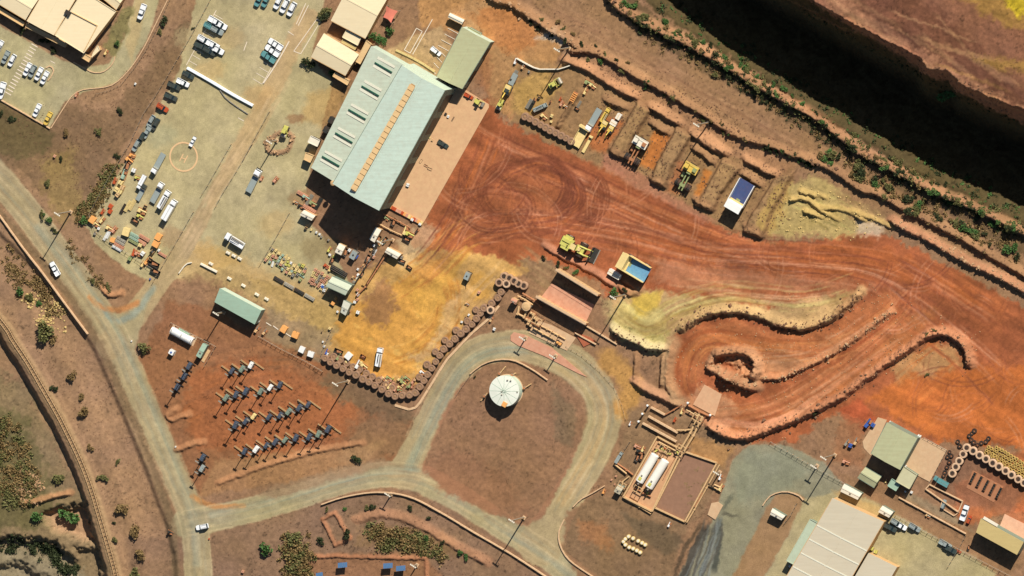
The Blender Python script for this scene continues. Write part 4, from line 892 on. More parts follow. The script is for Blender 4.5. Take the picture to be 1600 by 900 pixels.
# --- truck wash: two tall screens and a pad
slab('wash_pad', [(862, 443), (929, 476), (913, 509), (842, 469)], 0.35, m_pinkconc)
def screen(label, a, b, h, th=0.9):
    pa, pb = W(*a, h), W(*b, h); d = pb - pa; L = d.to_2d().length; m = (pa + pb) / 2
    t = thing('screen_wall', label, 'wall', (m.x, m.y, 0), math.atan2(d.y, d.x), 'truck wash screens')
    n = 12
    for k in range(n): MB().box(((k + .5) * L / n - L / 2, 0, h / 2 - 0.2), (L / n - 0.06, 0.35, h + 0.2)).obj('panel', m_tansteel, t)
    MB().box((0, 0, h - 0.02), (L + 0.3, th, 0.22)).obj('walkway', m_wallconc, t)
    for k in range(n + 1): MB().box((k * L / n - L / 2, -th * 0.5, h / 2), (0.22, 0.35, h)).obj('post', m_rust, t)
    MB().tube([(-L / 2, -th * .45, h + 1.0), (L / 2, -th * .45, h + 1.0)], 0.05, 6).obj('handrail', m_steel, t)
    return t
screen('tall tan screen wall on the north side of the pink truck wash pad', (869, 421), (934, 461), 5.2)
screen('tall tan screen wall on the south side of the pink truck wash pad', (838, 463), (915, 506), 4.6)
# pump plant west of the wash
def pipe(label, pts, r, m=m_tansteel, z=0.6, name='pipeline', par=None, sup=True, group=None):
    g0 = G(*pts[0]); g0.z = 0
    P = [W(*q, 0) - g0 for q in pts]
    t = thing(name, label, 'pipeline', g0, 0, group)
    for i in range(len(P) - 1):
        a, b = P[i], P[i + 1]
        MB().tube([(a.x, a.y, z), (b.x, b.y, z)], r, 10).obj('pipe', m, t)
        if i: MB().lathe([(r * 1.3, -r * 1.2), (r * 1.3, r * 1.2)], 10, (a.x, a.y, z)).obj('elbow', m, t)
        n = max(2, int((b - a).length / 4))
        for k in range(n):
            q = a.lerp(b, (k + .5) / n); MB().box((q.x, q.y, (z - r) / 2 - 0.1), (0.4, 0.4, max(z - r, 0.1) + 0.25), math.atan2((b - a).y, (b - a).x)).obj('support', m_concrete, t)
    return t
t = thing('settling_tank', 'small round pink tank in the pump plant by the truck wash', 'tank', G(825, 478))
MB().lathe([(1.7, -0.2), (1.7, 2.4), (1.0, 2.6), (0.2, 2.65)], 20).obj('shell', m_tansteel, t); MB().lathe([(1.8, 2.3), (1.8, 2.42), (1.6, 2.42)], 20).obj('rim', m_wallconc, t); MB().box((1.8, 0, 1.2), (0.3, 0.5, 2.4)).obj('ladder', m_steel, t)
pipe('looped pipework between the pump plant tank and the road', [(812, 478), (810, 490), (820, 495), (824, 486), (815, 482)], 0.4, z=1.0)
pipe('pipe run along the lower edge of the truck wash sump', [(834, 512), (850, 521), (868, 531)], 0.35, z=0.9)
pipe('short twin pipe by the pump skids', [(836, 492), (828, 508)], 0.3, z=1.1)
pipe('upper screen of the pump plant, a long rusty pipe', [(818, 458), (838, 470), (848, 480)], 0.4, m_rust, 1.4)
def skid(label, px, rz=AX, s=1.0, m1=m_tansteel, m2=m_rust, name='pump_skid', cat='pump', group=None):
    t = thing(name, label, cat, G(*px), rz, group); t.scale = (s, s, s)
    MB().box((0, 0, 0.2), (2.6, 1.5, 0.3)).obj('base', m2, t); MB().lathe([(0.5, 0), (0.55, 0.9), (0.3, 1.1)], 10, (-0.6, 0, 0.3)).obj('pump', m1, t)
    MB().box((0.6, 0, 0.8), (1.1, 0.9, 1.0)).obj('motor', m1, t); MB().tube([(-0.6, 0.4, 0.8), (-0.6, 1.1, 0.8), (-0.6, 1.1, -0.2)], 0.16).obj('outlet', m2, t)
    return t
for i, (q, lb) in enumerate([((833, 490), 'upper rusty pump skid in the pump plant by the truck wash'), ((826, 500), 'lower rusty pump skid in the pump plant by the truck wash'), ((838, 498), 'right hand rusty pump skid in the pump plant by the truck wash'), ((828, 507), 'bottom rusty pump skid in the pump plant by the road')]): skid(lb, q, group='pump skids by the truck wash')
skid('orange pump at the south end of the truck wash drain', (874, 536), m1=m_orange, m2=m_darksteel)
slab('sump_floor', [(838, 500), (862, 508), (900, 528), (886, 548), (826, 520)], 0.2, m_concrete)
t = tag(slab('sump', [(897, 518), (922, 527), (931, 533), (912, 542)], 0.30, m_redsoil, label='red silted sump beside the south screen of the truck wash', cat='sump'))
for a, b, lb in (((899, 520), (932, 538), 'low tan kerb along the red sump'), ((915, 508), (965, 538), 'rusty rail from the truck wash screen towards the ore ramp')):
    pa, pb = G(*a), G(*b); d = pb - pa; m = (pa + pb) / 2; t = thing('kerb_wall', lb, 'kerb', (m.x, m.y, 0), math.atan2(d.y, d.x))
    for k in range(5): MB().box(((k + .5) * d.length / 5 - d.length / 2, 0, 0.4), (d.length / 5 - 0.05, 0.45, 1.0)).obj('block', m_wallconc, t)
slab('traffic_island', [(798, 524), (803, 519), (820, 523), (862, 543), (917, 589), (905, 584), (850, 556), (810, 540), (798, 532)], 0.22, m_pinkconc)
# --- fuel bund with two white tanks
def bund(label, px, h=0.9, w=0.55, m=m_tansteel, name='bund_wall', closed=True):
    g0 = G(*px[0]); g0.z = 0; P = [W(*q, 0) - g0 for q in px]
    t = thing(name, label, 'bund', g0); n = len(P)
    for i in range(n if closed else n - 1):
        a, b = P[i], P[(i + 1) % n]; d = b - a; k = max(1, round(d.length / 6)); s = d.length / k; rz = math.atan2(d.y, d.x)
        for j in range(k):
            q = a + d * ((j + .5) / k); MB().box((q.x, q.y, h / 2 - 0.15), (s - 0.04, w + (0.02 if i % 2 else 0), h + 0.3), rz).obj('wall_block', m, t)
    return t
slab('bund_floor', [(1028, 684), (1066, 704), (1020, 798), (976, 776)], 0.12, mat('bund_concrete', (206, 158, 116), 0.9, 0, 0.1, 0.5, 0.5, (190, 138, 100)))
slab('bund_floor', [(1068, 706), (1120, 724), (1071, 814), (1022, 792)], 0.10, mat('bund_earth', (150, 112, 88), 0.95, 0, 0.14, 0.5, 0.4, (130, 98, 78), bump=0.2))
bund('tan wall round the bund with the two white fuel tanks', [(1028, 682), (1065, 702), (1020, 799), (975, 776)], 1.3)
bund('tan wall round the empty brown bund east of the fuel tanks', [(1069, 705), (1121, 723), (1071, 815), (1024, 793)], 1.0)
for i, (a, b, lb) in enumerate([((1022, 711), (997, 753), 'left hand white horizontal fuel tank in the bund'), ((1038, 720), (1012, 762), 'right hand white horizontal fuel tank in the bund')]):
    pa, pb = W(*a, 4.0), W(*b, 4.0); d = pb - pa; m = (pa + pb) / 2; L = d.to_2d().length
    t = thing('fuel_tank', lb, 'fuel tank', (m.x, m.y, 0), math.atan2(d.y, d.x), 'white tanks in the fuel bund')
    r = 1.7; mb = MB(); base = 0; N = 28; pr = [(-L / 2 - 0.12, r * .8), (-L / 2 + .12, r), (-L / 4, r), (0, r), (L / 4, r), (L / 2 - .12, r), (L / 2 + .12, r * .8)]
    mb.tube([(x, 0, 2.3) for x, _ in pr], [q for _, q in pr], N).obj('shell', mat('tank_cream', (246, 240, 226), 0.45, 0, 0.04, 0.8, 0.06), t)
    for s in (-0.6, 0, 0.6): MB().box((s * L / 2, 0, 0.5), (0.5, 2.4, 1.3)).obj('saddle', m_concrete, t)
    MB().box((L / 2 - 1.5, 0, 4.05), (1.4, 1.2, 0.14)).obj('platform', m_lime_mach, t); MB().lathe([(0.35, 3.9), (0.35, 4.3), (0.1, 4.35)], 10, (L / 2 - 3, 0, 0)).obj('manhole', m_steel, t)
    MB().box((L / 2 + 0.6, 0.4, 2.1), (0.5, 0.6, 4.2)).obj('ladder', m_steel, t)
    MB().box((-L / 2 + 0.15, 0, 2.3), (0.25, 1.2, 1.0)).obj('end_hatch', m_blue, t)
pipe('twin tan pipes climbing from the fuel bund to the ore ramp, left one', [(1064, 703), (1080, 676), (1094, 646)], 0.4, z=1.2, group='twin pipes')
pipe('twin tan pipes climbing from the fuel bund to the ore ramp, right one', [(1070, 705), (1085, 680), (1099, 650)], 0.4, z=1.2, group='twin pipes')
pipe('cross pipe at the ore ramp dump grid', [(1076, 633), (1094, 643), (1112, 651)], 0.4, m_rust, 1.0)
pipe('pipe round the east side of the brown bund', [(1117, 757), (1128, 762)], 0.35, z=0.9)
pipe('short pipe on the west wall of the fuel bund', [(980, 740), (962, 726)], 0.35, z=0.9)
for i, (a, b, lb) in enumerate([((1018, 636), (1040, 648), 'upper sediment trap wall north of the fuel bund'), ((1014, 650), (1060, 676), 'middle sediment trap wall with dark silt below it'), ((1005, 661), (1058, 690), 'lower sediment trap wall just above the fuel bund')]):
    pa, pb = G(*a), G(*b); d = pb - pa; m = (pa + pb) / 2
    t = thing('trap_wall', lb, 'wall', (m.x, m.y, 0), math.atan2(d.y, d.x), 'sediment trap walls'); k = max(3, int(d.length / 2.4))
    for j in range(k): MB().box(((j + .5) * d.length / k - d.length / 2, 0, 0.55), (d.length / k - 0.05, 0.7, 1.5)).obj('block', m_wallconc, t)
for i, (x, y) in enumerate([(1014, 633), (1006, 646), (1000, 658), (1077, 629), (1112, 648)]):
    t = thing('bollard', nth(i) + ' white topped bollard of five around the sediment traps and ore ramp', 'bollard', G(x, y), 0, 'bollards near the sediment traps')
    MB().lathe([(0.35, -0.2), (0.35, 2.0)], 10).obj('post', m_tansteel, t); MB().lathe([(0.45, 2.0), (0.45, 2.5), (0.2, 2.6)], 10).obj('cap', m_white, t)
container('pump_house', 'pale pump house at the west corner of the fuel bund', [(966, 757), (975, 761), (968, 773), (959, 768)], 2.8, mat('roof_stone', (196, 184, 156), 0.7, 0, 0.08), m_wall_green, 'pump house')
slab('ramp_slab', [(1101, 601), (1128, 616), (1117, 650), (1083, 632)], 0.3, mat('ramp_concrete', (210, 166, 128), 0.9, 0, 0.1, 0.6, 0.4, (200, 140, 104)))
slab('drain_grid', [(1112, 786), (1122, 784), (1130, 790), (1118, 812), (1106, 804)], 0.4, m_concrete)
bund('low walled bay beside the white truck, lower right', [(1453, 757), (1505, 783), (1498, 800), (1447, 764)], 0.9, 0.4, m_wallconc)
bund('lower walled bay with a small car, lower right', [(1472, 783), (1499, 800), (1491, 806), (1470, 793)], 0.5, 0.35, m_wallconc)
# --- self-bunded tank and small cube, light-tower yard
a, b = W(266, 516, 3), W(299, 534, 3); d = b - a; m = (a + b) / 2
t = thing('diesel_tank', 'white round topped diesel tank at the west of the light tower yard', 'fuel tank', (m.x, m.y, 0), math.atan2(d.y, d.x)); L = d.to_2d().length
mb = MB(); prof = [(-1.4, 0), (1.4, 0), (1.4, 1.8)] + [(1.4 * math.cos(k), 1.8 + 1.2 * math.sin(k)) for k in np.linspace(0.2, math.pi - .2, 9)] + [(-1.4, 1.8)]
n = len(prof); mb.add([(-L / 2, y, z) for y, z in prof] + [(L / 2, y, z) for y, z in prof], [tuple(range(n - 1, -1, -1)), tuple(range(n, 2 * n))] + [(i, (i + 1) % n, n + (i + 1) % n, n + i) for i in range(n)])
mb.obj('tank_body', m_white, t)
for s in (-0.45, 0, 0.45): MB().box((s * L, 0, 3.02), (0.25, 1.6, 0.1)).obj('lifting_band', m_steel, t)
MB().box((0, 1.75, 0.9), (L * 0.5, 0.6, 1.4)).obj('dispenser', m_roof_sage, t); MB().box((0, 0, -0.05), (L + 1.4, 4.0, 0.3)).obj('pad', m_concrete, t)
p = G(270, 550); t = thing('fuel_cube', 'small bright white cube tank south of the round topped diesel tank', 'tank', p, AX)
MB().box((0, 0, 1.1), (2.0, 1.8, 2.2)).obj('body', m_white, t); MB().lathe([(0.4, 2.2), (0.4, 2.4)], 10).obj('cap', m_blue, t); MB().box((0, 0, 0), (2.4, 2.2, 0.2)).obj('base', m_steel, t)
# ------------------------------------------------------------------ vehicles (local frame: nose towards +x, ground at z = 0)
def wheel_mesh(r, w, m=m_rubber, n=12):
    mb = MB(); mb.tube([(0, -w / 2, 0), (0, w / 2, 0)], r, n); return mb.mesh('wheel', m)
def at(me, x, y, z=0):
    """a copy of mesh data moved to a place in the prototype"""
    c = me.copy(); c.transform(Matrix.Translation((x, y, z))); return c
def wheels(r, w, xs, ys, rim=True):
    out = []
    hub = MB().tube([(0, -w / 2 - .02, 0), (0, w / 2 + .02, 0)], r * 0.5, 8).mesh('rim', m_steel)
    for x in xs:
        for y in ys: out.append(('wheel', at(wheel_mesh(r, w), x, y, r), [('rim', at(hub, x, y, r))]))
    return out
def hullbox(L, Wd, z0, z1, nose=0.85, tail=0.95, top=0.9):
    """a car-like lower body with rounded plan and slightly narrower top"""
    h = L / 2; w = Wd / 2
    plan = [(h, w * .55), (h * .94, w * .86), (h * .7, w), (-h * .8, w), (-h * .96, w * .9), (-h, w * .6), (-h, -w * .6), (-h * .96, -w * .9), (-h * .8, -w), (h * .7, -w), (h * .94, -w * .86), (h, -w * .55)]
    n = len(plan); vs = [(x, y, z0) for x, y in plan] + [(x, y, z0 + (z1 - z0) * .7) for x, y in plan] + [(x * .985, y * top, z1) for x, y in plan]
    fs = [tuple(range(n - 1, -1, -1)), tuple(range(2 * n, 3 * n))]
    for r in range(2):
        for i in range(n): fs.append((r * n + i, r * n + (i + 1) % n, (r + 1) * n + (i + 1) % n, (r + 1) * n + i))
    return MB().add(vs, fs)
def cabin(x0, x1, Wd, z0, z1, rake_f=0.5, rake_r=0.3, tb=0.84):
    w = Wd / 2; v = [(x0, -w, z0), (x1, -w, z0), (x1, w, z0), (x0, w, z0), (x0 + rake_r, -w * tb, z1), (x1 - rake_f, -w * tb, z1), (x1 - rake_f, w * tb, z1), (x0 + rake_r, w * tb, z1)]
    return MB().add(v, [(3, 2, 1, 0), (4, 5, 6, 7), (0, 1, 5, 4), (1, 2, 6, 5), (2, 3, 7, 6), (3, 0, 4, 7)])
def make_ute():
    P = [('body', hullbox(5.3, 1.9, 0.4, 1.0).mesh('body', m_carwhite), [('headlight', MB().box((2.55, .6, .8), (.12, .35, .2)).mesh('headlight', m_steel)), ('headlight', MB().box((2.55, -.6, .8), (.12, .35, .2)).mesh('headlight', m_steel))])]
    P.append(('cab', cabin(-0.7, 1.2, 1.75, 1.0, 1.75, .7, .15).mesh('cab', m_glass), [('roof', MB().box((0.1, 0, 1.77), (1.15, 1.4, 0.07)).mesh('roof', m_carwhite))]))
    P.append(('tray', MB().box((-1.65, 0, 1.02), (1.85, 1.85, 0.08)).box((-1.65, .9, 1.18), (1.85, .06, .3)).box((-1.65, -.9, 1.18), (1.85, .06, .3)).box((-2.55, 0, 1.18), (.06, 1.85, .3)).mesh('tray', m_carwhite)))
    P.append(('bull_bar', MB().box((2.68, 0, .8), (.1, 1.5, .5)).mesh('bull_bar', m_darksteel)))
    return P + wheels(.38, .24, (1.6, -1.6), (.85, -.85))
def make_wagon():
    P = [('body', hullbox(4.9, 1.9, 0.4, 1.05).mesh('body', m_carwhite), [('headlight', MB().box((2.35, .6, .85), (.12, .35, .2)).mesh('headlight', m_steel)), ('headlight', MB().box((2.35, -.6, .85), (.12, .35, .2)).mesh('headlight', m_steel))])]
    P.append(('cab', cabin(-2.2, 1.0, 1.78, 1.05, 1.8, .75, .3).mesh('cab', m_glass), [('roof', MB().box((-0.75, 0, 1.83), (2.3, 1.45, 0.09)).mesh('roof', m_carwhite))]))
    P.append(('roof_rack', MB().box((-0.8, .45, 1.92), (1.8, .06, .06)).box((-0.8, -.45, 1.92), (1.8, .06, .06)).mesh('roof_rack', m_darksteel)))
    return P + wheels(.38, .24, (1.5, -1.5), (.85, -.85))
def make_truck(L=9.5, bed='flat'):
    h = L / 2
    P = [('chassis', MB().box((0, 0, .8), (L - .6, .9, .3)).mesh('chassis', m_darksteel)),
         ('cab', cabin(h - 2.2, h, 2.4, .6, 2.7, .35, .1, .92).mesh('cab', m_carwhite), [('windscreen', MB().box((h - .14, 0, 2.0), (.1, 2.0, .8), 0, -.17).mesh('windscreen', m_glass)), ('roof_deflector', MB().box((h - 1.2, 0, 2.82), (1.2, 1.6, .2)).mesh('roof_deflector', m_carwhite))])]
    if bed == 'flat': P.append(('deck', MB().box((-1.2, 0, 1.15), (L - 2.6, 2.45, .18)).box((-1.2, 1.2, 1.4), (L - 2.6, .06, .4)).box((-1.2, -1.2, 1.4), (L - 2.6, .06, .4)).mesh('deck', m_carsilver), [('headboard', MB().box((h - 2.5, 0, 1.9), (.12, 2.4, 1.4)).mesh('headboard', m_steel))]))
    if bed == 'box': P.append(('box_body', MB().box((-1.2, 0, 2.1), (L - 2.8, 2.45, 2.3)).mesh('box_body', m_carwhite), [('roof_rail', MB().box((-1.2, 0, 3.28), (L - 3, .12, .08)).mesh('roof_rail', m_steel)), ('rear_door', MB().box((-h + .16, 0, 2.1), (.08, 2.2, 2.0)).mesh('rear_door', m_steel))]))
    if bed == 'service': P.append(('service_body', MB().box((-1.2, 0, 1.7), (L - 2.8, 2.4, 1.2)).mesh('service_body', m_carwhite), [('locker', MB().box((-1.2, .8, 2.45), (L - 3.2, .6, .35)).mesh('locker', m_carwhite)), ('locker', MB().box((-1.2, -.8, 2.45), (L - 3.2, .6, .35)).mesh('locker', m_steel)), ('crane', MB().tube([(h - 3, 0, 2.2), (h - 3, 0, 3.3), (-h + 2, 0, 2.9)], .16).mesh('crane', m_darksteel))]))
    return P + wheels(.5, .35, (h - 1.2, -h + 1.3, -h + 2.5), (1.0, -1.0))
UTE, WAGON, FLAT, BOX, SERV = make_ute(), make_wagon(), make_truck(9.5), make_truck(9.0, 'box'), make_truck(8.5, 'service')
PAINT = {'w': None, 't': {'car_white': m_carteal}, 's': {'car_white': m_carsilver}, 'd': {'car_white': m_cardark}, 'r': {'car_white': m_carred}, 'y': {'car_white': m_caryellow}, 'b': {'car_white': m_blue}}
CARN = {'w': 'white', 't': 'teal', 's': 'silver', 'd': 'dark', 'r': 'red', 'y': 'yellow', 'b': 'blue'}
def car(kind, px, dirpx, col, label, group=None, scale=1.05):
    parts, name, cat = {'u': (UTE, 'utility_vehicle', 'utility vehicle'), 'c': (WAGON, 'station_wagon', 'car'), 'f': (FLAT, 'flatbed_truck', 'truck'), 'b': (BOX, 'box_truck', 'truck'), 's': (SERV, 'service_truck', 'truck')}[kind]
    return spawn(parts, name, label, cat, G(px[0], px[1], 0.0), heading(*dirpx), group, scale, PAINT[col])
D_A, D_B = (0.86, 0.5), (-0.5, 0.87)                   # site grid directions in the photo
UPW = (0.46, -0.89)
for i, (k, x, y, c) in enumerate([('u', 0, 73, 'w'), ('u', 10, 89, 's'), ('c', 20, 94, 'w'), ('u', 44, 108, 'w'), ('c', 52, 111, 's'), ('u', 62, 115, 'w'), ('u', 71, 121, 'w')]):
    car(k, (x, y), (-UPW[0], -UPW[1]), c, f"{nth(i)} vehicle from the left in the bays below the office complex, {CARN[c]}", 'vehicles in the office bays')
car('u', (4, 141), (-.3, .95), 'w', 'white vehicle at the left edge beside the pedestrian crossing', scale=1.3)
car('u', (223, 18), (-.35, .93), 'w', 'white vehicle driving on the road east of the office complex', scale=1.2)
car('u', (59, 172), (-.45, .89), 'w', 'white utility parked at the lower edge of the office car park')
car('u', (76, 185), (-.45, .89), 'y', 'yellow utility beside the lower kerb of the office car park')
cp = [('u', 338, 33, 'w', 'northmost'), ('c', 330, 42, 't', 'leftmost'), ('u', 345, 38, 'w', 'rightmost'), ('c', 340, 47, 's', 'southmost')]
for k, x, y, c, w in cp: car(k, (x, y), (.86, .5), c, f'{w} vehicle of the upper cluster in the west bays of the main car park', 'upper car park cluster', 1.2)
for i, (k, x, y, c) in enumerate([('c', 320, 62, 'w'), ('u', 316, 72, 'd'), ('u', 333, 69, 'w'), ('c', 328, 79, 'd'), ('u', 340, 77, 'w')]):
    car(k, (x, y), (.86, .5), c, f'{nth(i)} vehicle of the lower cluster in the west bays of the main car park, {CARN[c]}', 'lower car park cluster', 1.2)
for i, (x, y) in enumerate([(432, 69), (427, 79), (421, 89)]): car('u', (x, y), (-.84, -.54), 'w' if i < 2 else 't', f"{['top', 'middle', 'bottom'][i]} vehicle of three parked against the long east kerb of the main car park", 'three by the east kerb', 1.25)
for i, (x, y, c) in enumerate([(406, -1, 't'), (417, 0, 't'), (436, 3, 'w'), (446, 9, 'w'), (457, 14, 'w')]): car('c', (x, y), (-.45, .89), c, f'{nth(i)} car from the left along the top edge of the main car park', 'cars at the top edge', 1.2)
for i, (k, x, y, c, d) in enumerate([('c', 295, 117, 'd', (.86, .45)), ('u', 287, 129, 'w', (.86, .45)), ('u', 273, 134, 'd', (.86, .45)), ('u', 268, 151, 'd', (.86, .45)), ('c', 255, 168, 'r', (.8, .5)), ('c', 237, 189, 's', D_B), ('c', 244, 194, 'd', D_B), ('u', 231, 206, 's', D_B), ('c', 222, 216, 'd', D_B), ('c', 214, 227, 's', D_B)]):
    car(k, (x, y), d, c, f'{nth(i)} vehicle down the west fence of the equipment yard, {CARN[c]}', 'vehicles along the west fence')
car('f', (249, 255), (-.48, .88), 'w', 'flatbed truck with white cab parked west of the helipad circle', scale=0.95)
car('b', (223, 284), (-.48, .88), 'w', 'white box truck among the stores on the west side of the yard', scale=0.7)
car('f', (222, 301), (.48, -.88), 'd', 'dark flatbed parked behind the white box truck', scale=0.75)
car('f', (247, 301), (.48, -.88), 'w', 'green decked flatbed with white cab, leftmost of three parked trucks south of the helipad', scale=0.95)
car('s', (258, 312), (.5, -.87), 'w', 'service truck, middle of three parked south of the helipad', scale=0.95)
car('b', (267, 328), (.5, -.87), 'w', 'long white truck, rightmost of three parked south of the helipad', scale=1.0)
car('s', (369, 376), (-.85, -.52), 'w', 'large white service truck alone on the open yard south of the helipad', scale=1.05)
car('f', (398, 283), (.45, -.89), 'w', 'flatbed truck with white cab below the lamp mast in the middle of the yard', scale=1.05)
car('u', (87, 420), (-.5, -.86), 'w', 'white utility driving on the sealed road at the left', scale=1.15)
car('c', (317, 823), (-.97, .2), 'w', 'white vehicle turning at the lower left junction', scale=1.05)
car('u', (302, 221), (.45, -.89), 'w', 'small white vehicle on the helipad edge', scale=0.8)
car('s', (594, 558), (.15, -.98), 'w', 'white service truck on the yellow ore beside the tyre wall', scale=0.9)
car('u', (1508, 801), (.3, -.95), 'w', 'bright white utility beside the bunded bays, lower right', scale=1.2)
car('c', (1475, 788), (.3, -.95), 's', 'small silver car in the lower bunded bay', scale=0.8)
car('b', (1472, 752), (-.87, -.5), 't', 'pale green trailer truck at the foot of the left tyre stacks', scale=0.75)
car('c', (1515, 812), (.4, -.9), 'r', 'red buggy beside the bright white utility, lower right', scale=0.7)
for i, (x, y, c, k) in enumerate([(1392, 824, 'd', 'u'), (1408, 821, 'w', 'u'), (1430, 824, 's', 'c'), (1478, 850, 's', 'u'), (1486, 858, 'd', 'u'), (1402, 817, 's', 'c')]):
    car(k, (x, y), (.85, .5), c, f'{nth(i)} vehicle parked east of the warehouse, {CARN[c]}', 'vehicles east of the warehouse')
car('b', (968, 715), (.5, -.87), 's', 'grey tanker truck standing at the west gate of the fuel bund', scale=0.55)
car('u', (682, 80), (.75, .65), 'w', 'white and blue vehicle in the striped bays north of the workshop', scale=0.9)
car('u', (693, 225), (.8, .55), 'd', 'dark utility on the concrete apron east of the workshop', scale=0.9)
# --- haul trucks
def haul(parts_tray, yellow=m_caryellow, deckm=m_cream_mach):
    P = [('frame', MB().box((-.5, .7, 1.9), (10.5, .5, 1.0)).box((-.5, -.7, 1.9), (10.5, .5, 1.0)).box((-3.6, 0, 1.9), (1.2, 2.6, 1.2)).mesh('frame', yellow)),
         ('deck', MB().box((4.6, 0, 3.6), (3.6, 6.4, .3)).mesh('deck', deckm), [('cab', MB().box((4.9, 1.8, 4.6), (2.0, 2.0, 1.8), taper=.9).mesh('cab', deckm)), ('cab_window', MB().box((5.9, 1.8, 4.7), (.14, 1.7, 1.0)).mesh('cab_window', m_glass)), ('grille', MB().box((6.3, 0, 2.4), (.3, 2.6, 2.2)).mesh('grille', m_darksteel)), ('cabinet', MB().box((4.6, -1.9, 4.1), (1.6, 1.6, .8)).mesh('cabinet', yellow))]),
         ('engine', MB().box((3.4, 0, 2.6), (3.0, 1.8, 1.6)).mesh('engine', m_green_mach)), ('fuel_tank', MB().tube([(-.6, 2.0, 1.9), (1.6, 2.0, 1.9)], .6).mesh('fuel_tank', yellow)),
         ('rail', MB().tube([(6.3, -3, 4.6), (6.3, 3, 4.6)], .06, 6).mesh('rail', m_steel)), ('rear_axle', MB().tube([(-3.6, -1.7, 1.7), (-3.6, 1.7, 1.7)], .8).mesh('rear_axle', m_darksteel))]
    P += wheels(1.65, 1.0, (4.0,), (2.7, -2.7)) + wheels(1.65, 1.0, (-3.6,), (2.9, 1.75, -2.9, -1.75))
    return P + parts_tray
def tray(mf, mc, L=9.6, w=6.6):
    """dump body: sloping floor, side walls and a canopy over the cab"""
    x0, x1 = -6.2, 3.4
    fl = MB().add([(x0, -w / 2, 3.6), (x1, -w / 2, 3.3), (x1, w / 2, 3.3), (x0, w / 2, 3.6), (x0, -w / 2, 3.35), (x1, -w / 2, 3.0), (x1, w / 2, 3.0), (x0, w / 2, 3.35)], [(0, 1, 2, 3), (7, 6, 5, 4), (0, 4, 5, 1), (1, 5, 6, 2), (2, 6, 7, 3), (3, 7, 4, 0)])
    def wall(s): return MB().add([(x0, s * w / 2, 3.5), (x1, s * w / 2, 3.2), (x1 + .6, s * w / 2, 5.9), (x0, s * w / 2, 5.0), (x0, s * (w / 2 + .3), 3.5), (x1, s * (w / 2 + .3), 3.2), (x1 + .6, s * (w / 2 + .3), 5.9), (x0, s * (w / 2 + .3), 5.0)], [(0, 1, 2, 3), (7, 6, 5, 4), (0, 4, 5, 1), (1, 5, 6, 2), (2, 6, 7, 3), (3, 7, 4, 0)])
    front = MB().add([(x1, -w / 2, 3.2), (x1, w / 2, 3.2), (x1 + .7, w / 2, 6.0), (x1 + .7, -w / 2, 6.0), (x1 + .3, -w / 2, 3.2), (x1 + .3, w / 2, 3.2), (x1 + 1, w / 2, 6.0), (x1 + 1, -w / 2, 6.0)], [(0, 1, 2, 3), (7, 6, 5, 4), (0, 4, 5, 1), (1, 5, 6, 2), (2, 6, 7, 3), (3, 7, 4, 0)])
    can = MB().box((x1 + 2.1, 0, 6.2), (3.0, w + .4, .25), 0, -.05)
    sub = [('side_wall', wall(1).mesh('side_wall', mc)), ('side_wall', wall(-1).mesh('side_wall', mc)), ('headboard', front.mesh('headboard', mc)), ('canopy', can.mesh('canopy', mc))]
    return [('dump_tray', fl.mesh('dump_tray', mf), sub)]
H_BARE = haul([], m_rust, m_offwhite); H_BARE2 = haul([], m_green_mach, m_caryellow); H_BLUE = haul(tray(m_deepblue, m_white)); H_OPEN = haul(tray(m_skyblue, m_cream_mach))
def machine(parts, name, label, cat, px, d, s=1.0, group=None): return spawn(parts, name, label, cat, G(*px), heading(*d), group, s)
machine(H_BARE, 'haul_truck', 'haul truck without tray, cream deck, in the second bay', 'haul truck', (996, 237), (.47, -.88), 0.95)
machine(H_BARE2, 'haul_truck', 'haul truck without tray, yellow deck and green engine, in the third bay', 'haul truck', (1075, 277), (.47, -.88), 0.95)
machine(H_BLUE, 'haul_truck', 'haul truck with blue floored tray and white sides in the last bay', 'haul truck', (1161, 304), (-.47, .88), 0.95)
machine(H_OPEN, 'haul_truck', 'haul truck with open light blue tray parked beside the loader', 'haul truck', (996, 417), (-.85, -.52), 0.95)
def make_module():
    return [('body', MB().box((0, 0, 1.1), (5.2, 2.2, 2.2)).mesh('body', m_white)), ('lid', MB().box((0, 0, 2.26), (5.3, 2.3, .12)).mesh('lid', m_offwhite)), ('seam', MB().box((0, 0, 2.35), (5.0, .2, .1)).mesh('seam', m_roof_buff)), ('skid', MB().box((0, .7, -.05), (5.4, .3, .3)).mesh('skid', m_darksteel)), ('skid', MB().box((0, -.7, -.05), (5.4, .3, .3)).mesh('skid', m_darksteel))]
MODULE = make_module()
machine(MODULE, 'steel_module', 'long low white steel module beside the open blue tray truck', 'module', (962, 428), (.86, .5))
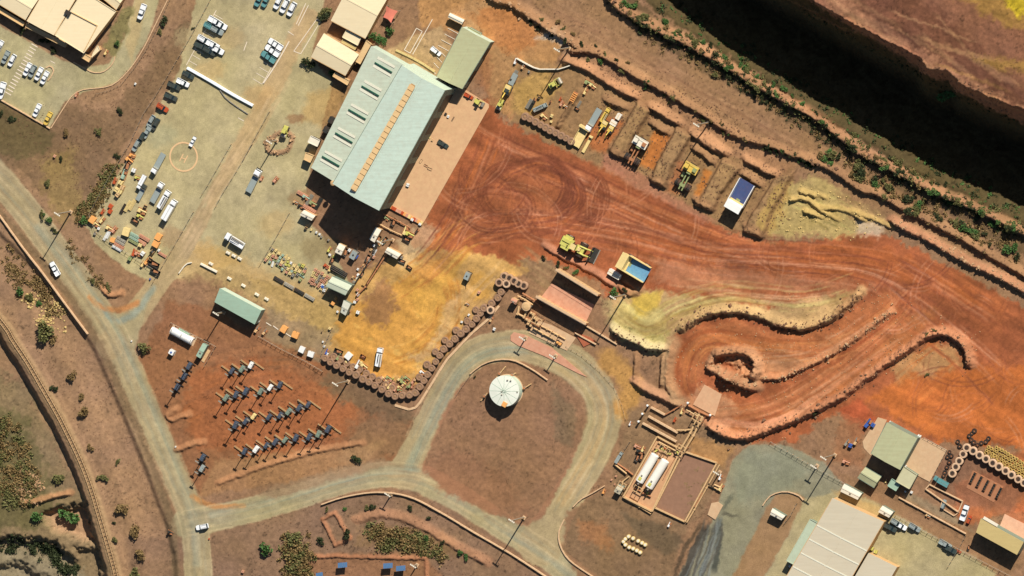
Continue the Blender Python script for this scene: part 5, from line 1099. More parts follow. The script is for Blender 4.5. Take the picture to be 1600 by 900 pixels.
# --- wheel loader
LOADER = [('rear_body', MB().box((-4.2, 0, 2.9), (5.0, 3.6, 2.2)).box((-6.2, 0, 2.4), (1.4, 3.4, 1.4)).mesh('rear_body', m_lime_mach), [('engine_cover', MB().box((-4.6, .8, 4.15), (3.4, 1.3, .5)).mesh('engine_cover', m_lime_mach)), ('exhaust', MB().tube([(-3.4, -.8, 4), (-3.4, -.8, 5.0)], .22).mesh('exhaust', m_darksteel)), ('radiator', MB().box((-6.95, 0, 2.7), (.2, 2.8, 1.6)).mesh('radiator', m_darksteel))]),
          ('cab', MB().box((-.9, 0, 4.4), (2.0, 2.2, 2.4), taper=.9).mesh('cab', m_glass), [('cab_roof', MB().box((-.9, 0, 5.7), (2.2, 2.3, .25)).mesh('cab_roof', m_cream_mach))]),
          ('front_frame', MB().box((1.6, 0, 2.4), (3.6, 2.4, 1.8)).mesh('front_frame', m_lime_mach), [('tower', MB().box((1.4, 0, 3.7), (1.6, 1.6, 1.4), taper=.8).mesh('tower', m_cream_mach))]),
          ('lift_arm', MB().tube([(1.2, 1.3, 3.8), (4.0, 1.4, 3.2), (6.2, 1.4, 1.2)], .35).mesh('lift_arm', m_lime_mach)), ('lift_arm', MB().tube([(1.2, -1.3, 3.8), (4.0, -1.4, 3.2), (6.2, -1.4, 1.2)], .35).mesh('lift_arm', m_lime_mach)),
          ('fender', MB().box((-4.2, 2.3, 3.8), (3.4, 1.2, .2)).mesh('fender', m_lime_mach)), ('fender', MB().box((-4.2, -2.3, 3.8), (3.4, 1.2, .2)).mesh('fender', m_lime_mach)),
          ('bucket', MB().add([(6.0, -3.1, .2), (8.4, -3.1, .1), (8.4, 3.1, .1), (6.0, 3.1, .2), (5.8, -3.1, 2.4), (5.8, 3.1, 2.4), (6.2, -3.1, 2.4), (6.2, 3.1, 2.4), (6.3, -3.1, .5), (6.3, 3.1, .5)], [(0, 3, 2, 1), (0, 4, 5, 3), (4, 6, 7, 5), (6, 8, 9, 7), (8, 1, 2, 9), (0, 1, 8, 6, 4), (3, 5, 7, 9, 2)]).mesh('bucket', m_darksteel), [('cutting_edge', MB().box((8.5, 0, .12), (.4, 6.3, .12)).mesh('cutting_edge', m_steel))])] + wheels(1.75, 1.2, (2.2, -4.2), (2.3, -2.3))
machine(LOADER, 'wheel_loader', 'giant lime yellow wheel loader north of the truck wash', 'loader', (904, 386), (.86, .47), 0.98)
# --- assorted plant parked in the first bays
DIGGER = [('track', MB().box((0, 1.3, .5), (4.4, .7, 1.0)).mesh('track', m_darksteel)), ('track', MB().box((0, -1.3, .5), (4.4, .7, 1.0)).mesh('track', m_darksteel)),
          ('house', MB().box((-.6, 0, 1.8), (3.8, 2.8, 1.5)).mesh('house', m_caryellow), [('engine_cover', MB().box((-1.6, 0, 2.65), (1.6, 2.4, .3)).mesh('engine_cover', m_cream_mach)), ('cab', MB().box((.9, .9, 2.5), (1.5, 1.0, 1.5)).mesh('cab', m_glass)), ('counterweight', MB().box((-2.6, 0, 1.7), (.5, 2.6, 1.2)).mesh('counterweight', m_darksteel))]),
          ('boom', MB().tube([(1.0, -.3, 2.0), (3.4, -.3, 3.6), (5.2, -.3, 2.6)], .28).mesh('boom', m_caryellow), [('stick', MB().tube([(5.2, -.3, 2.8), (5.7, -.3, .8)], .2).mesh('stick', m_caryellow)), ('bucket', MB().box((5.5, -.3, .5), (.9, 1.1, .8), taper=.7).mesh('bucket', m_darksteel))])]
ROLLER = [('drum', MB().tube([(1.8, -1.1, .8), (1.8, 1.1, .8)], .8, 16).mesh('drum', m_steel)), ('body', MB().box((-1.0, 0, 1.4), (2.6, 1.8, 1.2)).mesh('body', m_lime_mach), [('cab', MB().box((-.2, 0, 2.5), (1.2, 1.5, 1.2), taper=.9).mesh('cab', m_glass)), ('cab_roof', MB().box((-.2, 0, 3.15), (1.4, 1.6, .12)).mesh('cab_roof', m_lime_mach))]), ('yoke', MB().box((1.0, 1.2, 1.0), (2.4, .18, .4)).box((1.0, -1.2, 1.0), (2.4, .18, .4)).mesh('yoke', m_lime_mach))] + wheels(.7, .5, (-1.4,), (1.0, -1.0))
CHUTE = [('floor', MB().box((0, 0, .9), (8.2, 3.6, .25), 0, .04).mesh('floor', m_cream_mach)), ('side_wall', MB().box((0, 1.75, 1.5), (8.2, .2, 1.2)).mesh('side_wall', m_cream_mach)), ('side_wall', MB().box((0, -1.75, 1.5), (8.2, .2, 1.2)).mesh('side_wall', m_cream_mach)), ('headboard', MB().box((4.2, 0, 1.9), (.9, 4.6, 2.0)).mesh('headboard', m_cream_mach)), ('rib', MB().box((1.4, 0, .55), (.3, 3.8, .6)).mesh('rib', m_rust)), ('rib', MB().box((-1.8, 0, .55), (.3, 3.8, .6)).mesh('rib', m_rust))]
CRATE = [('bed', MB().box((0, 0, .35), (4.6, 1.8, .25)).mesh('bed', m_rust))] + [('rung', MB().box((k * .8, 0, .65), (.25, 1.7, .4)).mesh('rung', m_orange)) for k in (-2, -1, 0, 1, 2)] + [('rail', MB().box((0, s * .9, .7), (4.6, .14, .6)).mesh('rail', m_orange)) for s in (-1, 1)]
machine(CHUTE, 'dump_tray', 'long cream dump tray resting on the ground beside the tyre row', 'dump tray', (908, 214), (.48, -.88), 1.0)
machine(CHUTE, 'dump_tray', 'narrow grey tray lying next to the long cream dump tray', 'dump tray', (918, 226), (.48, -.88), (0.85, 0.35, 0.5))
car('f', (929, 187), (-.5, .87), 'w', 'pale flatbed truck in the first bay among parked plant', scale=1.05)
car('s', (947, 180), (.5, -.87), 'y', 'cream yellow service truck in the first bay', scale=0.75)
machine(DIGGER, 'excavator', 'yellow excavator with its boom out, front of the first bay', 'excavator', (945, 196), (-.5, .87), 0.8)
machine(DIGGER, 'excavator', 'orange yellow small excavator right of the yellow one in the first bay', 'excavator', (955, 203), (-.5, .87), 0.7)
machine(MODULE, 'steel_module', 'small white module near the right side of the first bay', 'module', (968, 182), (.5, -.87), (0.45, .8, .8))
machine(MODULE, 'steel_module', 'small dark shadowed module below the white one in the first bay', 'module', (960, 192), (.86, .5), (0.5, .9, .7))
machine(ROLLER, 'road_roller', 'yellow green roller standing alone north of the scrap yard', 'roller', (869, 130), (.86, -.5), 1.1)
machine(CRATE, 'steel_crib', 'orange ribbed steel crib in the middle of the scrap yard', 'crib', (898, 152), (.48, -.88), 1.0)
car('s', (845, 168), (.86, -.4), 's', 'grey green service truck above the tyre row', scale=0.7)
car('f', (800, 130), (-.45, .89), 'd', 'dark low loader by the north gate pad', scale=0.9)
machine(DIGGER, 'excavator', 'yellow drilling rig parked on the pad by the north fence', 'excavator', (794, 141), (-.4, .9), 0.9)
machine(ROLLER, 'road_roller', 'small yellow green roller below the drilling rig by the apron', 'roller', (783, 163), (-.45, .89), 0.9)
machine(ROLLER, 'forklift', 'yellow forklift at the north corner of the concrete apron', 'forklift', (750, 160), (.86, .5), 0.85)
spawn(UTE, 'utility_vehicle', 'red and white vehicle between the store shed and the forklift', 'utility vehicle', G(733, 150), heading(.86, .5), None, 0.75, {'car_white': m_carred})
machine(ROLLER, 'road_roller', 'yellow green roller beside the kerbed mast base in the main yard', 'roller', (447, 205), (-.35, .93), 1.0)
WATER = [('skid', MB().box((0, 0, .3), (4.4, 2.8, .4)).mesh('skid', m_darksteel)), ('tank', MB().box((0, 0, 1.7), (3.8, 2.6, 2.4)).mesh('tank', m_steel), [('lid', MB().box((0, 0, 2.95), (3.6, 2.4, .12)).mesh('lid', m_carsilver)), ('hatch', MB().lathe([(.4, 3.0), (.4, 3.2)], 10).mesh('hatch', m_darksteel))]), ('hose', MB().tube([(2.2, 0, 1.2), (4.4, .6, .4), (6.4, 1.6, .15)], .14).mesh('hose', m_darksteel))]
machine(WATER, 'crusher_skid', 'grey steel skid with a shadowed side on the yellow ore yard', 'skid', (732, 431), (-.4, .9), 0.8)
machine(WATER, 'pump_skid', 'blue and white pump skid in the workshop shadow edge', 'pump', (555, 398), (.5, -.87), 0.9)
# ------------------------------------------------------------------ tyres
def tyre(mo, fill):
    prof = [(0.85, -0.5), (1.3, -0.62), (1.62, -0.55), (1.75, -0.35), (1.75, 0.35), (1.62, 0.55), (1.3, 0.62), (0.85, 0.5), (0.95, 0.0)]
    P = [('casing', MB().lathe(prof, 20, (0, 0, 0.62), True).mesh('casing', mo))]
    if fill: P.append(('dirt_fill', MB().lathe([(0.98, 0.5), (0.98, 1.0), (0.6, 1.12), (0.01, 1.2)], 14).mesh('dirt_fill', m_dirt)))
    else: P.append(('bead_ring', MB().lathe([(0.86, 1.08), (0.98, 1.22), (1.06, 1.1)], 16).mesh('bead_ring', m_rubber)))
    return P
T_FILL, T_PALE, T_DARK = tyre(m_dustyrubber, True), tyre(m_paletyre, False), tyre(m_rubber, False)
rowA = [(820 + 8.0 * k, 182 + 4.3 * k) for k in range(10)]
rowB1 = [(508, 560), (516, 566), (526, 571), (536, 576.5), (546, 582), (556, 586), (566.5, 592), (576, 597.5), (586, 603), (597, 609), (607, 615), (617, 619.5), (628.5, 618), (639, 617), (649, 614)]
rowB2 = [(656, 604), (662, 594.5), (668, 585), (674, 575), (680, 565), (687, 555), (693.5, 545.5), (702, 537), (711, 529.5), (719.5, 521.5), (728, 514.5), (737, 507), (744, 498), (750, 489.5), (756, 481), (768, 474), (778, 465), (783, 456)]
rowB3 = [(780, 442), (788, 431.5), (795.5, 435), (803, 439), (810, 443.5), (818.5, 446.5)]
rowC1 = [(1505.5, 710), (1499.5, 720), (1494, 730), (1488, 740)]
rowC2 = [(1511, 699.5), (1521, 705.2), (1531, 711), (1541, 717), (1551, 723), (1561, 729.5), (1571, 736), (1581, 742), (1590.5, 748.5), (1600, 755)]
def tyres(row, lower, upper, where, group, top=True):
    for i, (x, y) in enumerate(row):
        p = W(x, y, 1.8); g = Vector((p.x, p.y, 0.0)); s = R.uniform(.76, .9) if upper is T_FILL else R.uniform(.92, .98)
        spawn(lower, 'tyre', f'lower tyre, {nth(i)} stack {where}', 'tyre', g, R.uniform(0, 6), group, s)
        if top: spawn(upper, 'tyre', f'upper tyre, {nth(i)} stack {where}', 'tyre', g + Vector((R.uniform(-.15, .15), R.uniform(-.15, .15), 1.22 * s)), R.uniform(0, 6), group, s)
tyres(rowA, T_FILL, T_FILL, 'from the left along the scrap yard', 'tyres along the scrap yard')
tyres(rowB1, T_FILL, T_FILL, 'from the left in the tyre wall below the ore yard', 'tyre wall below the ore yard')
tyres(rowB2, T_FILL, T_FILL, 'going up the tyre wall east of the ore yard', 'tyre wall east of the ore yard')
T_TAN = tyre(mat('tan_tyre', (184, 146, 114), .9, 0, .15, 1.5, .3, (150, 112, 84)), False)
tyres(rowB3, T_FILL, T_TAN, 'from the left, curve atop the tyre wall', 'tyre wall top')
tyres([(792, 444), (766, 485)], T_FILL, T_PALE, 'in front of the tyre wall, pale with black centre', 'loose pale tyres')
tyres([(x + 4.5, y - 8.5) for x, y in rowB1[1:11]], T_FILL, T_FILL, 'from the left, inner row of the lower tyre wall', 'inner tyre row', False)
tyres([(x - 8, y - 5) for x, y in rowB2[1:14:2]], T_FILL, T_FILL, 'going up, inner row of the east tyre wall', 'inner tyre row east', False)
tyres(rowC1, T_DARK, T_PALE, 'going down the short leg of pale tyres', 'pale tyres, short leg')
tyres(rowC2, T_DARK, T_PALE, 'from the left, long row of pale tyres', 'pale tyres, long row')
RIM_P = [('barrel', MB().lathe([(.62, 0), (.66, .1), (.5, .3), (.5, .5), (.66, .7), (.62, .8), (.3, .8), (.3, .3)], 12).mesh('barrel', mat('rim_ochre', (196, 164, 92), .6, .1, .2, 2, .3))), ('hub', MB().lathe([(.3, .3), (.01, .32)], 10).mesh('hub', m_darksteel))]
k = 0
for r in range(5):
    for c in range(17):
        x = 1548 + c * 4.6 - r * 3.1; y = 693 + c * 2.75 + r * 5.0
        if x > 1606 or (r == 0 and c < 2): continue
        spawn(RIM_P, 'wheel_rim', f'{nth(c)} yellow wheel rim from the left, {nth(r)} row behind the pale tyres', 'wheel rim', G(x + R.uniform(-.6, .6), y + R.uniform(-.6, .6)), 0, 'yellow wheel rims', R.uniform(.95, 1.15)); k += 1  # loose wheel rims laid out in rows
sm = [(1515, 681), (1519, 677), (1523, 673), (1518, 687), (1522, 691), (1528, 695), (1534, 692), (1541, 690), (1545, 685), (1484, 706), (1487, 712), (1481, 714), (1484, 722), (1480, 730), (1477, 738), (1475, 743), (1497, 690), (1500, 697)]
SMALLT = [('casing', MB().lathe([(.35, .05), (.75, 0), (.85, .15), (.85, .45), (.75, .6), (.35, .55)], 14, (0, 0, 0), True).mesh('casing', m_rubber)), ('wheel_disc', MB().lathe([(.36, .3), (.01, .32)], 10).mesh('wheel_disc', m_rust))]
for i, (x, y) in enumerate(sm): spawn(SMALLT, 'tyre', f'{nth(i)} small dark tyre scattered round the pale tyre rows', 'tyre', G(x, y), 0, 'small dark tyres', R.uniform(.9, 1.2))
RACK = [('frame', MB().box((0, .55, .5), (4.6, .1, .9)).box((0, -.55, .5), (4.6, .1, .9)).box((2.25, 0, .5), (.1, 1.2, .9)).box((-2.25, 0, .5), (.1, 1.2, .9)).mesh('frame', m_rust))] + [('coil', MB().lathe([(.28, 0), (.55, .05), (.55, .9), (.28, .95)], 12, (x, 0, .1), True).mesh('coil', m_darksteel)) for x in (-1.5, -.4, .7, 1.7)]
for i in range(5): spawn(RACK, 'coil_rack', f'{nth(i)} from the left of five dark coil racks below the pale tyres', 'rack', G(1521 + 10.2 * i, 746 + 5.9 * i), heading(-.45, .89), 'coil racks')
slab('rack_pad', [(1520, 735), (1568, 760), (1553, 785), (1510, 762)], 0.10, mat('worn_concrete', (168, 118, 86), 0.95, 0, 0.14, 0.7, 0.5, (186, 112, 72)))
# ------------------------------------------------------------------ light towers and their sleepers
LT_P = [('trailer', MB().box((0, 0, .45), (3.0, 1.5, .25)).mesh('trailer', m_darksteel)), ('canopy', MB().box((-.1, 0, 1.15), (2.4, 1.4, 1.2), taper=.92).mesh('canopy', m_navy), [('canopy_roof', MB().box((-.1, .2, 1.79), (1.2, .5, .1)).mesh('canopy_roof', m_navy)), ('exhaust', MB().tube([(-.8, .3, 1.8), (-.8, .3, 2.2)], .08).mesh('exhaust', m_steel))]),
        ('mast', MB().box((1.25, 0, 2.9), (.28, .28, 5.0)).mesh('mast', m_darksteel), [('lamp_head', MB().box((1.25, 0, 5.4), (.4, 1.5, .4)).mesh('lamp_head', m_steel))]),
        ('drawbar', MB().tube([(1.5, .4, .5), (2.9, 0, .45), (1.5, -.4, .5)], .08, 6).mesh('drawbar', m_darksteel))] + [('outrigger', MB().box((x, y * 1.25, .35), (.2, 1.0, .18)).mesh('outrigger', m_darksteel)) for x in (-1.3, 1.2) for y in (1, -1)] + wheels(.36, .22, (-.2,), (.85, -.85))
rows = [[(362, 580), (378, 577), (392, 571)], [(353, 622), (368.5, 617), (384, 612), (407, 612), (422, 606), (437, 602)], [(368, 664.5), (384, 658.5), (396, 651), (420, 652), (437.5, 649.5), (451, 643.5), (467.5, 637.5), (481, 633)],
        [(382, 705.5), (400, 702.5), (416, 696.5), (430, 691), (445, 688), (462, 684.5), (483, 683), (497.5, 678.5), (512.5, 671)]]
SLP = MB().box((0, 0, .22), (5.6, .55, .5)).mesh('beam', m_wood); SLPB = MB().box((2.4, 0, .5), (.12, .6, .12)).mesh('strap', m_steel); SLPC = MB().box((-2.4, 0, .5), (.12, .6, .12)).mesh('strap', m_steel)
BEAM_P = [('beam', SLP), ('strap', SLPB), ('strap', SLPC)]
PALE = {(392, 571), (422, 606), (400, 702.5)}; YEL = {(396, 651)}
for r, row in enumerate(rows):
    for i, (x, y) in enumerate(row):
        pt = {'navy_panel': m_white} if (x, y) in PALE else ({'navy_panel': m_cream_mach} if (x, y) in YEL else ({'navy_panel': m_wall_green} if (r + i) % 3 == 1 else None))
        spawn(LT_P, 'light_tower', f'{nth(i)} light tower from the left in the {nth(r)} row of the tower yard', 'light tower', W(x, y, 1.2) * Vector((1, 1, 0)), heading(-.5 + R.uniform(-.16, .16), .86), 'light towers in rows', R.uniform(1.0, 1.2), pt)
        spawn(BEAM_P, 'wheel_stop_beam', f'timber beam left of the {nth(i)} light tower in the {nth(r)} row', 'beam', G(x - 6.5, y - 2.5), heading(.82, .57), 'timber beams between light towers')
    x, y = row[-1]
    spawn(BEAM_P, 'wheel_stop_beam', f'timber beam closing the right end of the {nth(r)} light tower row', 'beam', G(x + 12, y - .5), heading(.82, .57), 'timber beams between light towers')
for (x, y, lb) in [(318, 715, 'upper of two lone light towers by the lower left corner of the tower yard'), (317, 732, 'lower of two lone light towers by the lower left corner of the tower yard'), (297, 572, 'light tower nearest the pale green generator'), (289, 588, 'middle light tower of the three below the pale green generator'), (278, 605, 'lowest light tower of the three below the pale green generator')]:
    spawn(LT_P, 'light_tower', lb, 'light tower', G(x, y), heading(-.5, .86), 'lone light towers', 1.15, {'navy_panel': m_carsilver} if y == 732 else None)
SOL = [('post', MB().tube([(0, 0, -.2), (0, 0, 2.6)], .14).mesh('post', m_steel)), ('base', MB().box((0, 0, .15), (1.6, 1.6, .4)).mesh('base', m_concrete))] + [('panel', MB().box((k * 1.02, 0, 2.8), (.98, 2.2, .08), 0, 0, -.35).mesh('panel', m_solar)) for k in (-1.5, -.5, .5, 1.5)]
for i, (x, y) in enumerate([(535, 883), (606, 884), (626, 888), (498, 898)]): spawn(SOL, 'solar_panel', f'{nth(i)} blue solar panel on a post in the bermed square at the bottom', 'solar panel', W(x, y, 2.8) * Vector((1, 1, 0)), 0.1 if i != 3 else .2, 'solar panels', 0.95 if i < 3 else .7)
# ------------------------------------------------------------------ lamp masts
def mast(h=18.0):
    return [('base', MB().box((0, 0, .2), (1.4, 1.4, .8)).mesh('base', m_concrete)), ('pole', MB().tube([(0, 0, 0), (0, 0, h * .5), (0, 0, h)], [.32, .26, .18], 10).mesh('pole', m_tansteel)),
            ('crossarm', MB().box((0, 0, h), (.3, 2.6, .25)).mesh('crossarm', m_steel), [('floodlight', MB().box((.2, y, h + .15), (.5, .55, .3)).mesh('floodlight', m_offwhite)) for y in (-1.1, -.35, .4, 1.1)]), ('ladder', MB().box((.4, 0, h * .5), (.08, .4, h * .96)).mesh('ladder', m_steel))]
M18, M12, M8 = mast(18), mast(11), mast(6)
for (x, y, p_, lb) in [(111, 331, M18, 'tall lamp mast beside the sealed road at the left'), (890, 75, M18, 'tall lamp mast above the scrap yard and tyre row'), (1107, 192, M18, 'tall lamp mast on the windrow above the third truck bay'), (433, 220, M12, 'lamp mast on the kerbed island in the main yard'), (350, 488, M12, 'lamp mast in front of the sage green shed'), (544, 596, M18, 'tall lamp mast beside the tyre wall below the ore yard'), (614, 375, M18, 'tall lamp mast beside the pinkish white cabin'),
                       (977, 461, M18, 'tall lamp mast on the rubble mound beside the ore ramp'), (819, 809, M18, 'tall lamp mast at the bottom of the road loop'), (1305, 711, M18, 'tall lamp mast beside the grey pad, lower right'), (1125, 738, M8, 'short lamp mast on the gravel east of the fuel bund'), (822, 528, M8, 'short lamp post at the west end of the traffic island'), (869, 556, M8, 'short lamp post at the middle of the traffic island'), (612, 772, M8, 'short lamp post behind the lower guard wall'), (652, 883, M8, 'short pole by the solar panels at the bottom'), (1277, 728, M8, 'thin lamp post beside the grey pad, left of the tall mast')]:
    spawn(p_, 'lamp_mast', lb, 'lamp mast', G(x, y), heading(.5, -.87), 'lamp masts')
# ------------------------------------------------------------------ walls, kerbs, fences
def blockwall(name, label, pts, w, h, m=m_wallconc, L=3.0, cat='barrier', curve=True, gap=0.05, z0=None):
    q = smooth_line(pts, 8) if curve and len(pts) > 2 else np.array(pts, float)
    P = [W(x, y, 0) for x, y in q]; cum = [0]
    for i in range(1, len(P)): cum.append(cum[-1] + (P[i] - P[i - 1]).length)
    n = max(1, round(cum[-1] / L)); g = P[0]; t = thing(name, label, cat, (g.x, g.y, 0))
    def pt(s):
        for i in range(1, len(P)):
            if cum[i] >= s - 1e-6: return P[i - 1].lerp(P[i], (s - cum[i - 1]) / max(cum[i] - cum[i - 1], 1e-6)), q[i - 1] + (q[i] - q[i - 1]) * (s - cum[i - 1]) / max(cum[i] - cum[i - 1], 1e-6)
        return P[-1], q[-1]
    ca = {}
    for k in range(n):
        (a, qa), (b, qb) = pt(cum[-1] * k / n), pt(cum[-1] * (k + 1) / n); d = b - a; mid = (a + b) / 2; zz = hz(*((qa + qb) / 2))
        key = round(d.length, 1)
        if key not in ca: hl, hw, ht = (d.length - gap) / 2, w / 2, (w * .38 if h > .6 else w / 2); ca[key] = MB().add([(-hl, -hw, -.4), (hl, -hw, -.4), (hl, hw, -.4), (-hl, hw, -.4), (-hl, -ht, h), (hl, -ht, h), (hl, ht, h), (-hl, ht, h)], [(3, 2, 1, 0), (4, 5, 6, 7), (0, 1, 5, 4), (1, 2, 6, 5), (2, 3, 7, 6), (3, 0, 4, 7)]).mesh('block', m)
        o = link(bpy.data.objects.new('block', ca[key])); o.parent = t; o.location = (mid.x - g.x, mid.y - g.y, zz + R.uniform(-.03, .03)); o.rotation_euler = (0, 0, math.atan2(d.y, d.x) + R.uniform(-.012, .012))
    return t
blockwall('guard_wall', 'pale concrete guard wall along the west edge of the sealed road', [(-30, 303), (0, 337), (35, 385), (70, 430), (105, 478), (138, 522)], .6, 1.1, L=3.0)
blockwall('guard_wall', 'curved concrete guard wall below the lower road', [(503, 788), (540, 776), (590, 769), (640, 776), (690, 801), (740, 831), (800, 866), (860, 905)], .6, 1.0, L=3.0)
blockwall('kerb', 'curved kerb along the north edge of the tank island', [(735, 584), (755, 569), (778, 562), (803, 563), (830, 576), (856, 594)], .5, .8, L=3.0, cat='kerb')
blockwall('kerb', 'curved kerb at the west corner below the fuel bund', [(896, 792), (908, 780), (925, 771), (945, 759)], .5, .7, L=2.5, cat='kerb')
blockwall('kerb', 'kerb round the lower side of the junction at the bottom', [(882, 812), (874, 830), (875, 850), (890, 875), (930, 903)], .45, .6, L=2.5, cat='kerb')
blockwall('kerb', 'long tan kerb running below the bunded bays, lower right', [(1405, 777), (1440, 796), (1475, 815), (1510, 834)], .5, .9, L=3.0, cat='kerb')
blockwall('kerb', 'curved kerb round the lone white container, lower right', [(1192, 790), (1205, 774), (1228, 768), (1250, 775), (1256, 782)], .4, .6, L=2.5, cat='kerb')
blockwall('kerb', 'pale drain edge along the outside of the tyre wall', [(617, 633), (640, 640), (652, 636), (672, 604), (698, 562), (738, 520), (765, 497), (780, 478)], .9, .35, L=3.0, cat='kerb', curve=False)
blockwall('boundary_wall', 'white topped wall bent round the north side of the scrap yard', [(808, 91), (826, 101), (840, 108), (874, 108), (892, 102)], .5, 1.2, m_offwhite, L=2.5, cat='wall', curve=False)
blockwall('kerb', 'cream kerb between the striped bays and the workshop', [(619, 78), (640, 88), (662, 100), (680, 112)], .8, .6, m_roof_straw, L=2.5, cat='kerb')
blockwall('kerb', 'kerb along the lower edge of the office car park', [(-30, 137), (0, 155), (40, 178), (79, 201)], .5, .7, L=3.0, cat='kerb')
blockwall('kerb', 'curved kerb along the outer side of the office road', [(262, 0), (240, 45), (222, 80), (203, 108), (183, 128), (165, 136), (130, 140), (115, 148), (104, 162), (80, 200)], .35, .35, L=3.0, cat='kerb')
blockwall('kerb', 'curved kerb along the office garden', [(115, 97), (130, 105), (145, 113), (162, 112), (176, 100), (180, 88)], .35, .35, L=2.0, cat='kerb')
blockwall('kerb', 'tree bay kerb at the end of the office bays', [(72, 106), (79, 103), (84, 110), (80, 120), (75, 126)], .4, .35, L=1.5, cat='kerb')
blockwall('plastic_barrier', 'long row of white water barriers across the south end of the main car park', [(293, 106), (330, 127), (365, 148), (396, 165)], 1.1, 1.0, mat('barrier_white', (238, 244, 248), .5, 0, .04, 1.5), L=2.4, gap=.01)
blockwall('plastic_barrier', 'second row of pale barriers beside the white water barriers', [(342, 136), (352, 152), (370, 166), (388, 178)], .3, .5, m_steel, L=2.4)
blockwall('concrete_block_row', 'long pale concrete block north of the sage green shed', [(314, 412), (340, 425)], .9, .8, m_offwhite, L=2.6)
blockwall('concrete_block_row', 'short hooked pale block row at the yard gate by the road', [(280, 427), (291, 412), (300, 410)], .5, .7, m_offwhite, L=2.0, curve=False)
blockwall('parking_kerb', 'long kerb along the east bays of the main car park', [(452, 65), (432, 100), (412, 130)], .5, .4, m_line, L=2.6, cat='kerb')
BLK = [('block', MB().box((0, 0, .4), (1.9, .9, .8), taper=.9).mesh('block', m_offwhite)), ('lifting_loop', MB().tube([(-.2, 0, .8), (0, 0, .98), (.2, 0, .8)], .05, 6).mesh('lifting_loop', m_steel))]
for i, (x, y) in enumerate([(357, 395), (366, 399.5), (375, 404), (359, 435), (381, 446), (402, 460), (417, 467), (330, 222 + 190)]): spawn(BLK, 'concrete_block', f'{nth(i)} small pale concrete block between the yard and the sage green shed', 'block', G(x, y), AX, 'loose concrete blocks')
def fence(label, pts, sp=2.4, h=1.6, mpost=m_tansteel, rails=2, name='fence', curve=False):
    q = smooth_line(pts, 6) if curve else np.array(pts, float)
    P = [W(x, y, 0) for x, y in q]; g = P[0]; t = thing(name, label, 'fence', (g.x, g.y, 0))
    pm_ = MB().box((0, 0, h / 2 - .2), (.14, .14, h + .4)).mesh('post', mpost)
    rl = [MB() for _ in range(rails)]
    for i in range(len(P) - 1):
        d = P[i + 1] - P[i]; n = max(1, round(d.length / sp)); za, zb = hz(*q[i]), hz(*q[i + 1])
        for k in range(n + (i == len(P) - 2)):
            s = k / n; o = link(bpy.data.objects.new('post', pm_)); o.parent = t; c = P[i] + d * s - g; o.location = (c.x, c.y, za + (zb - za) * s)
        for j in range(rails):
            zz = h * (j + 1) / rails; rl[j].tube([(P[i].x - g.x, P[i].y - g.y, za + zz), (P[i + 1].x - g.x, P[i + 1].y - g.y, zb + zz)], .035, 5)
    for r_ in rl: r_.obj('rail', m_steel, t)
    return t
fence('dotted post fence on the bank east of the office road', [(266, 0), (246, 45), (228, 80), (210, 107), (190, 132), (168, 142), (150, 147)], 1.5, .9, m_wood, 1)
fence('thin fence along the west side of the main car park, upper length', [(332, -5), (300, 55), (268, 110), (244, 150)], 2.5)
fence('thin fence along the west side of the equipment yard', [(244, 150), (225, 178), (204, 224), (170, 280), (140, 335)], 2.5)
fence('thin fence along the south side of the equipment yard', [(140, 335), (150, 360), (175, 380), (205, 398), (240, 420)], 2.5)
fence('thin fence from the helipad road to the junction', [(303, 331), (280, 372), (255, 415), (240, 440)], 3.0)
fence('thin fence along the helipad lane, west side', [(362, 225), (345, 255), (325, 290), (316, 304)], 3.0)
fence('thin fence along the helipad lane, east side', [(395, 225), (370, 268), (350, 300), (338, 322)], 3.0)
fence('thin fence on the yard between the mast and the pallets', [(422, 174), (405, 205), (382, 248)], 3.0)
fence('thin fence beside the pallet field south of the annex', [(453, 333), (430, 375), (408, 412)], 3.0)
fence('fence along the south side of the light tower yard entrance', [(405, 525), (440, 545), (480, 565), (505, 580)], 2.0)
fence('tan fence dividing the small yard from the yellow ore yard', [(520, 512), (505, 545), (502, 560)], 1.6, 1.2, m_tansteel, 2)
fence('fence round the white diesel tank, upper side', [(268, 504), (300, 521), (338, 541), (320, 572)], 2.4, 1.4)
fence('thin fence round the tank island, west side', [(712, 620), (722, 605), (740, 580)], 1.2, .8, m_wood, 1)
fence('thin fence down the west bank of the junction kerb', [(985, 690), (975, 705)], 1.5, 1.2)
fence('thin fence along the upper side of the lower right yard', [(1205, 690), (1240, 710), (1270, 728), (1340, 765)], 2.5)
fence('thin fence on the slope below the bunded bays', [(1400, 805), (1450, 832), (1500, 858), (1590, 905)], 2.5)
fence('rail fence at the east side of the concrete pavement, lower right', [(1444, 683), (1480, 703), (1452, 756)], 2.0, 1.1)
fence('fence by the right hand shed, lower right', [(1510, 836), (1500, 855), (1482, 885)], 2.0, 1.3)
fence('fence on the loop around the lone white container', [(1246, 786), (1236, 805), (1226, 818)], 1.6, 1.2)
fence('thin rail at the east end of the truck wash drain', [(885, 541), (910, 556), (938, 580), (960, 605), (972, 632), (978, 655)], 2.5, .7, m_rust, 1)
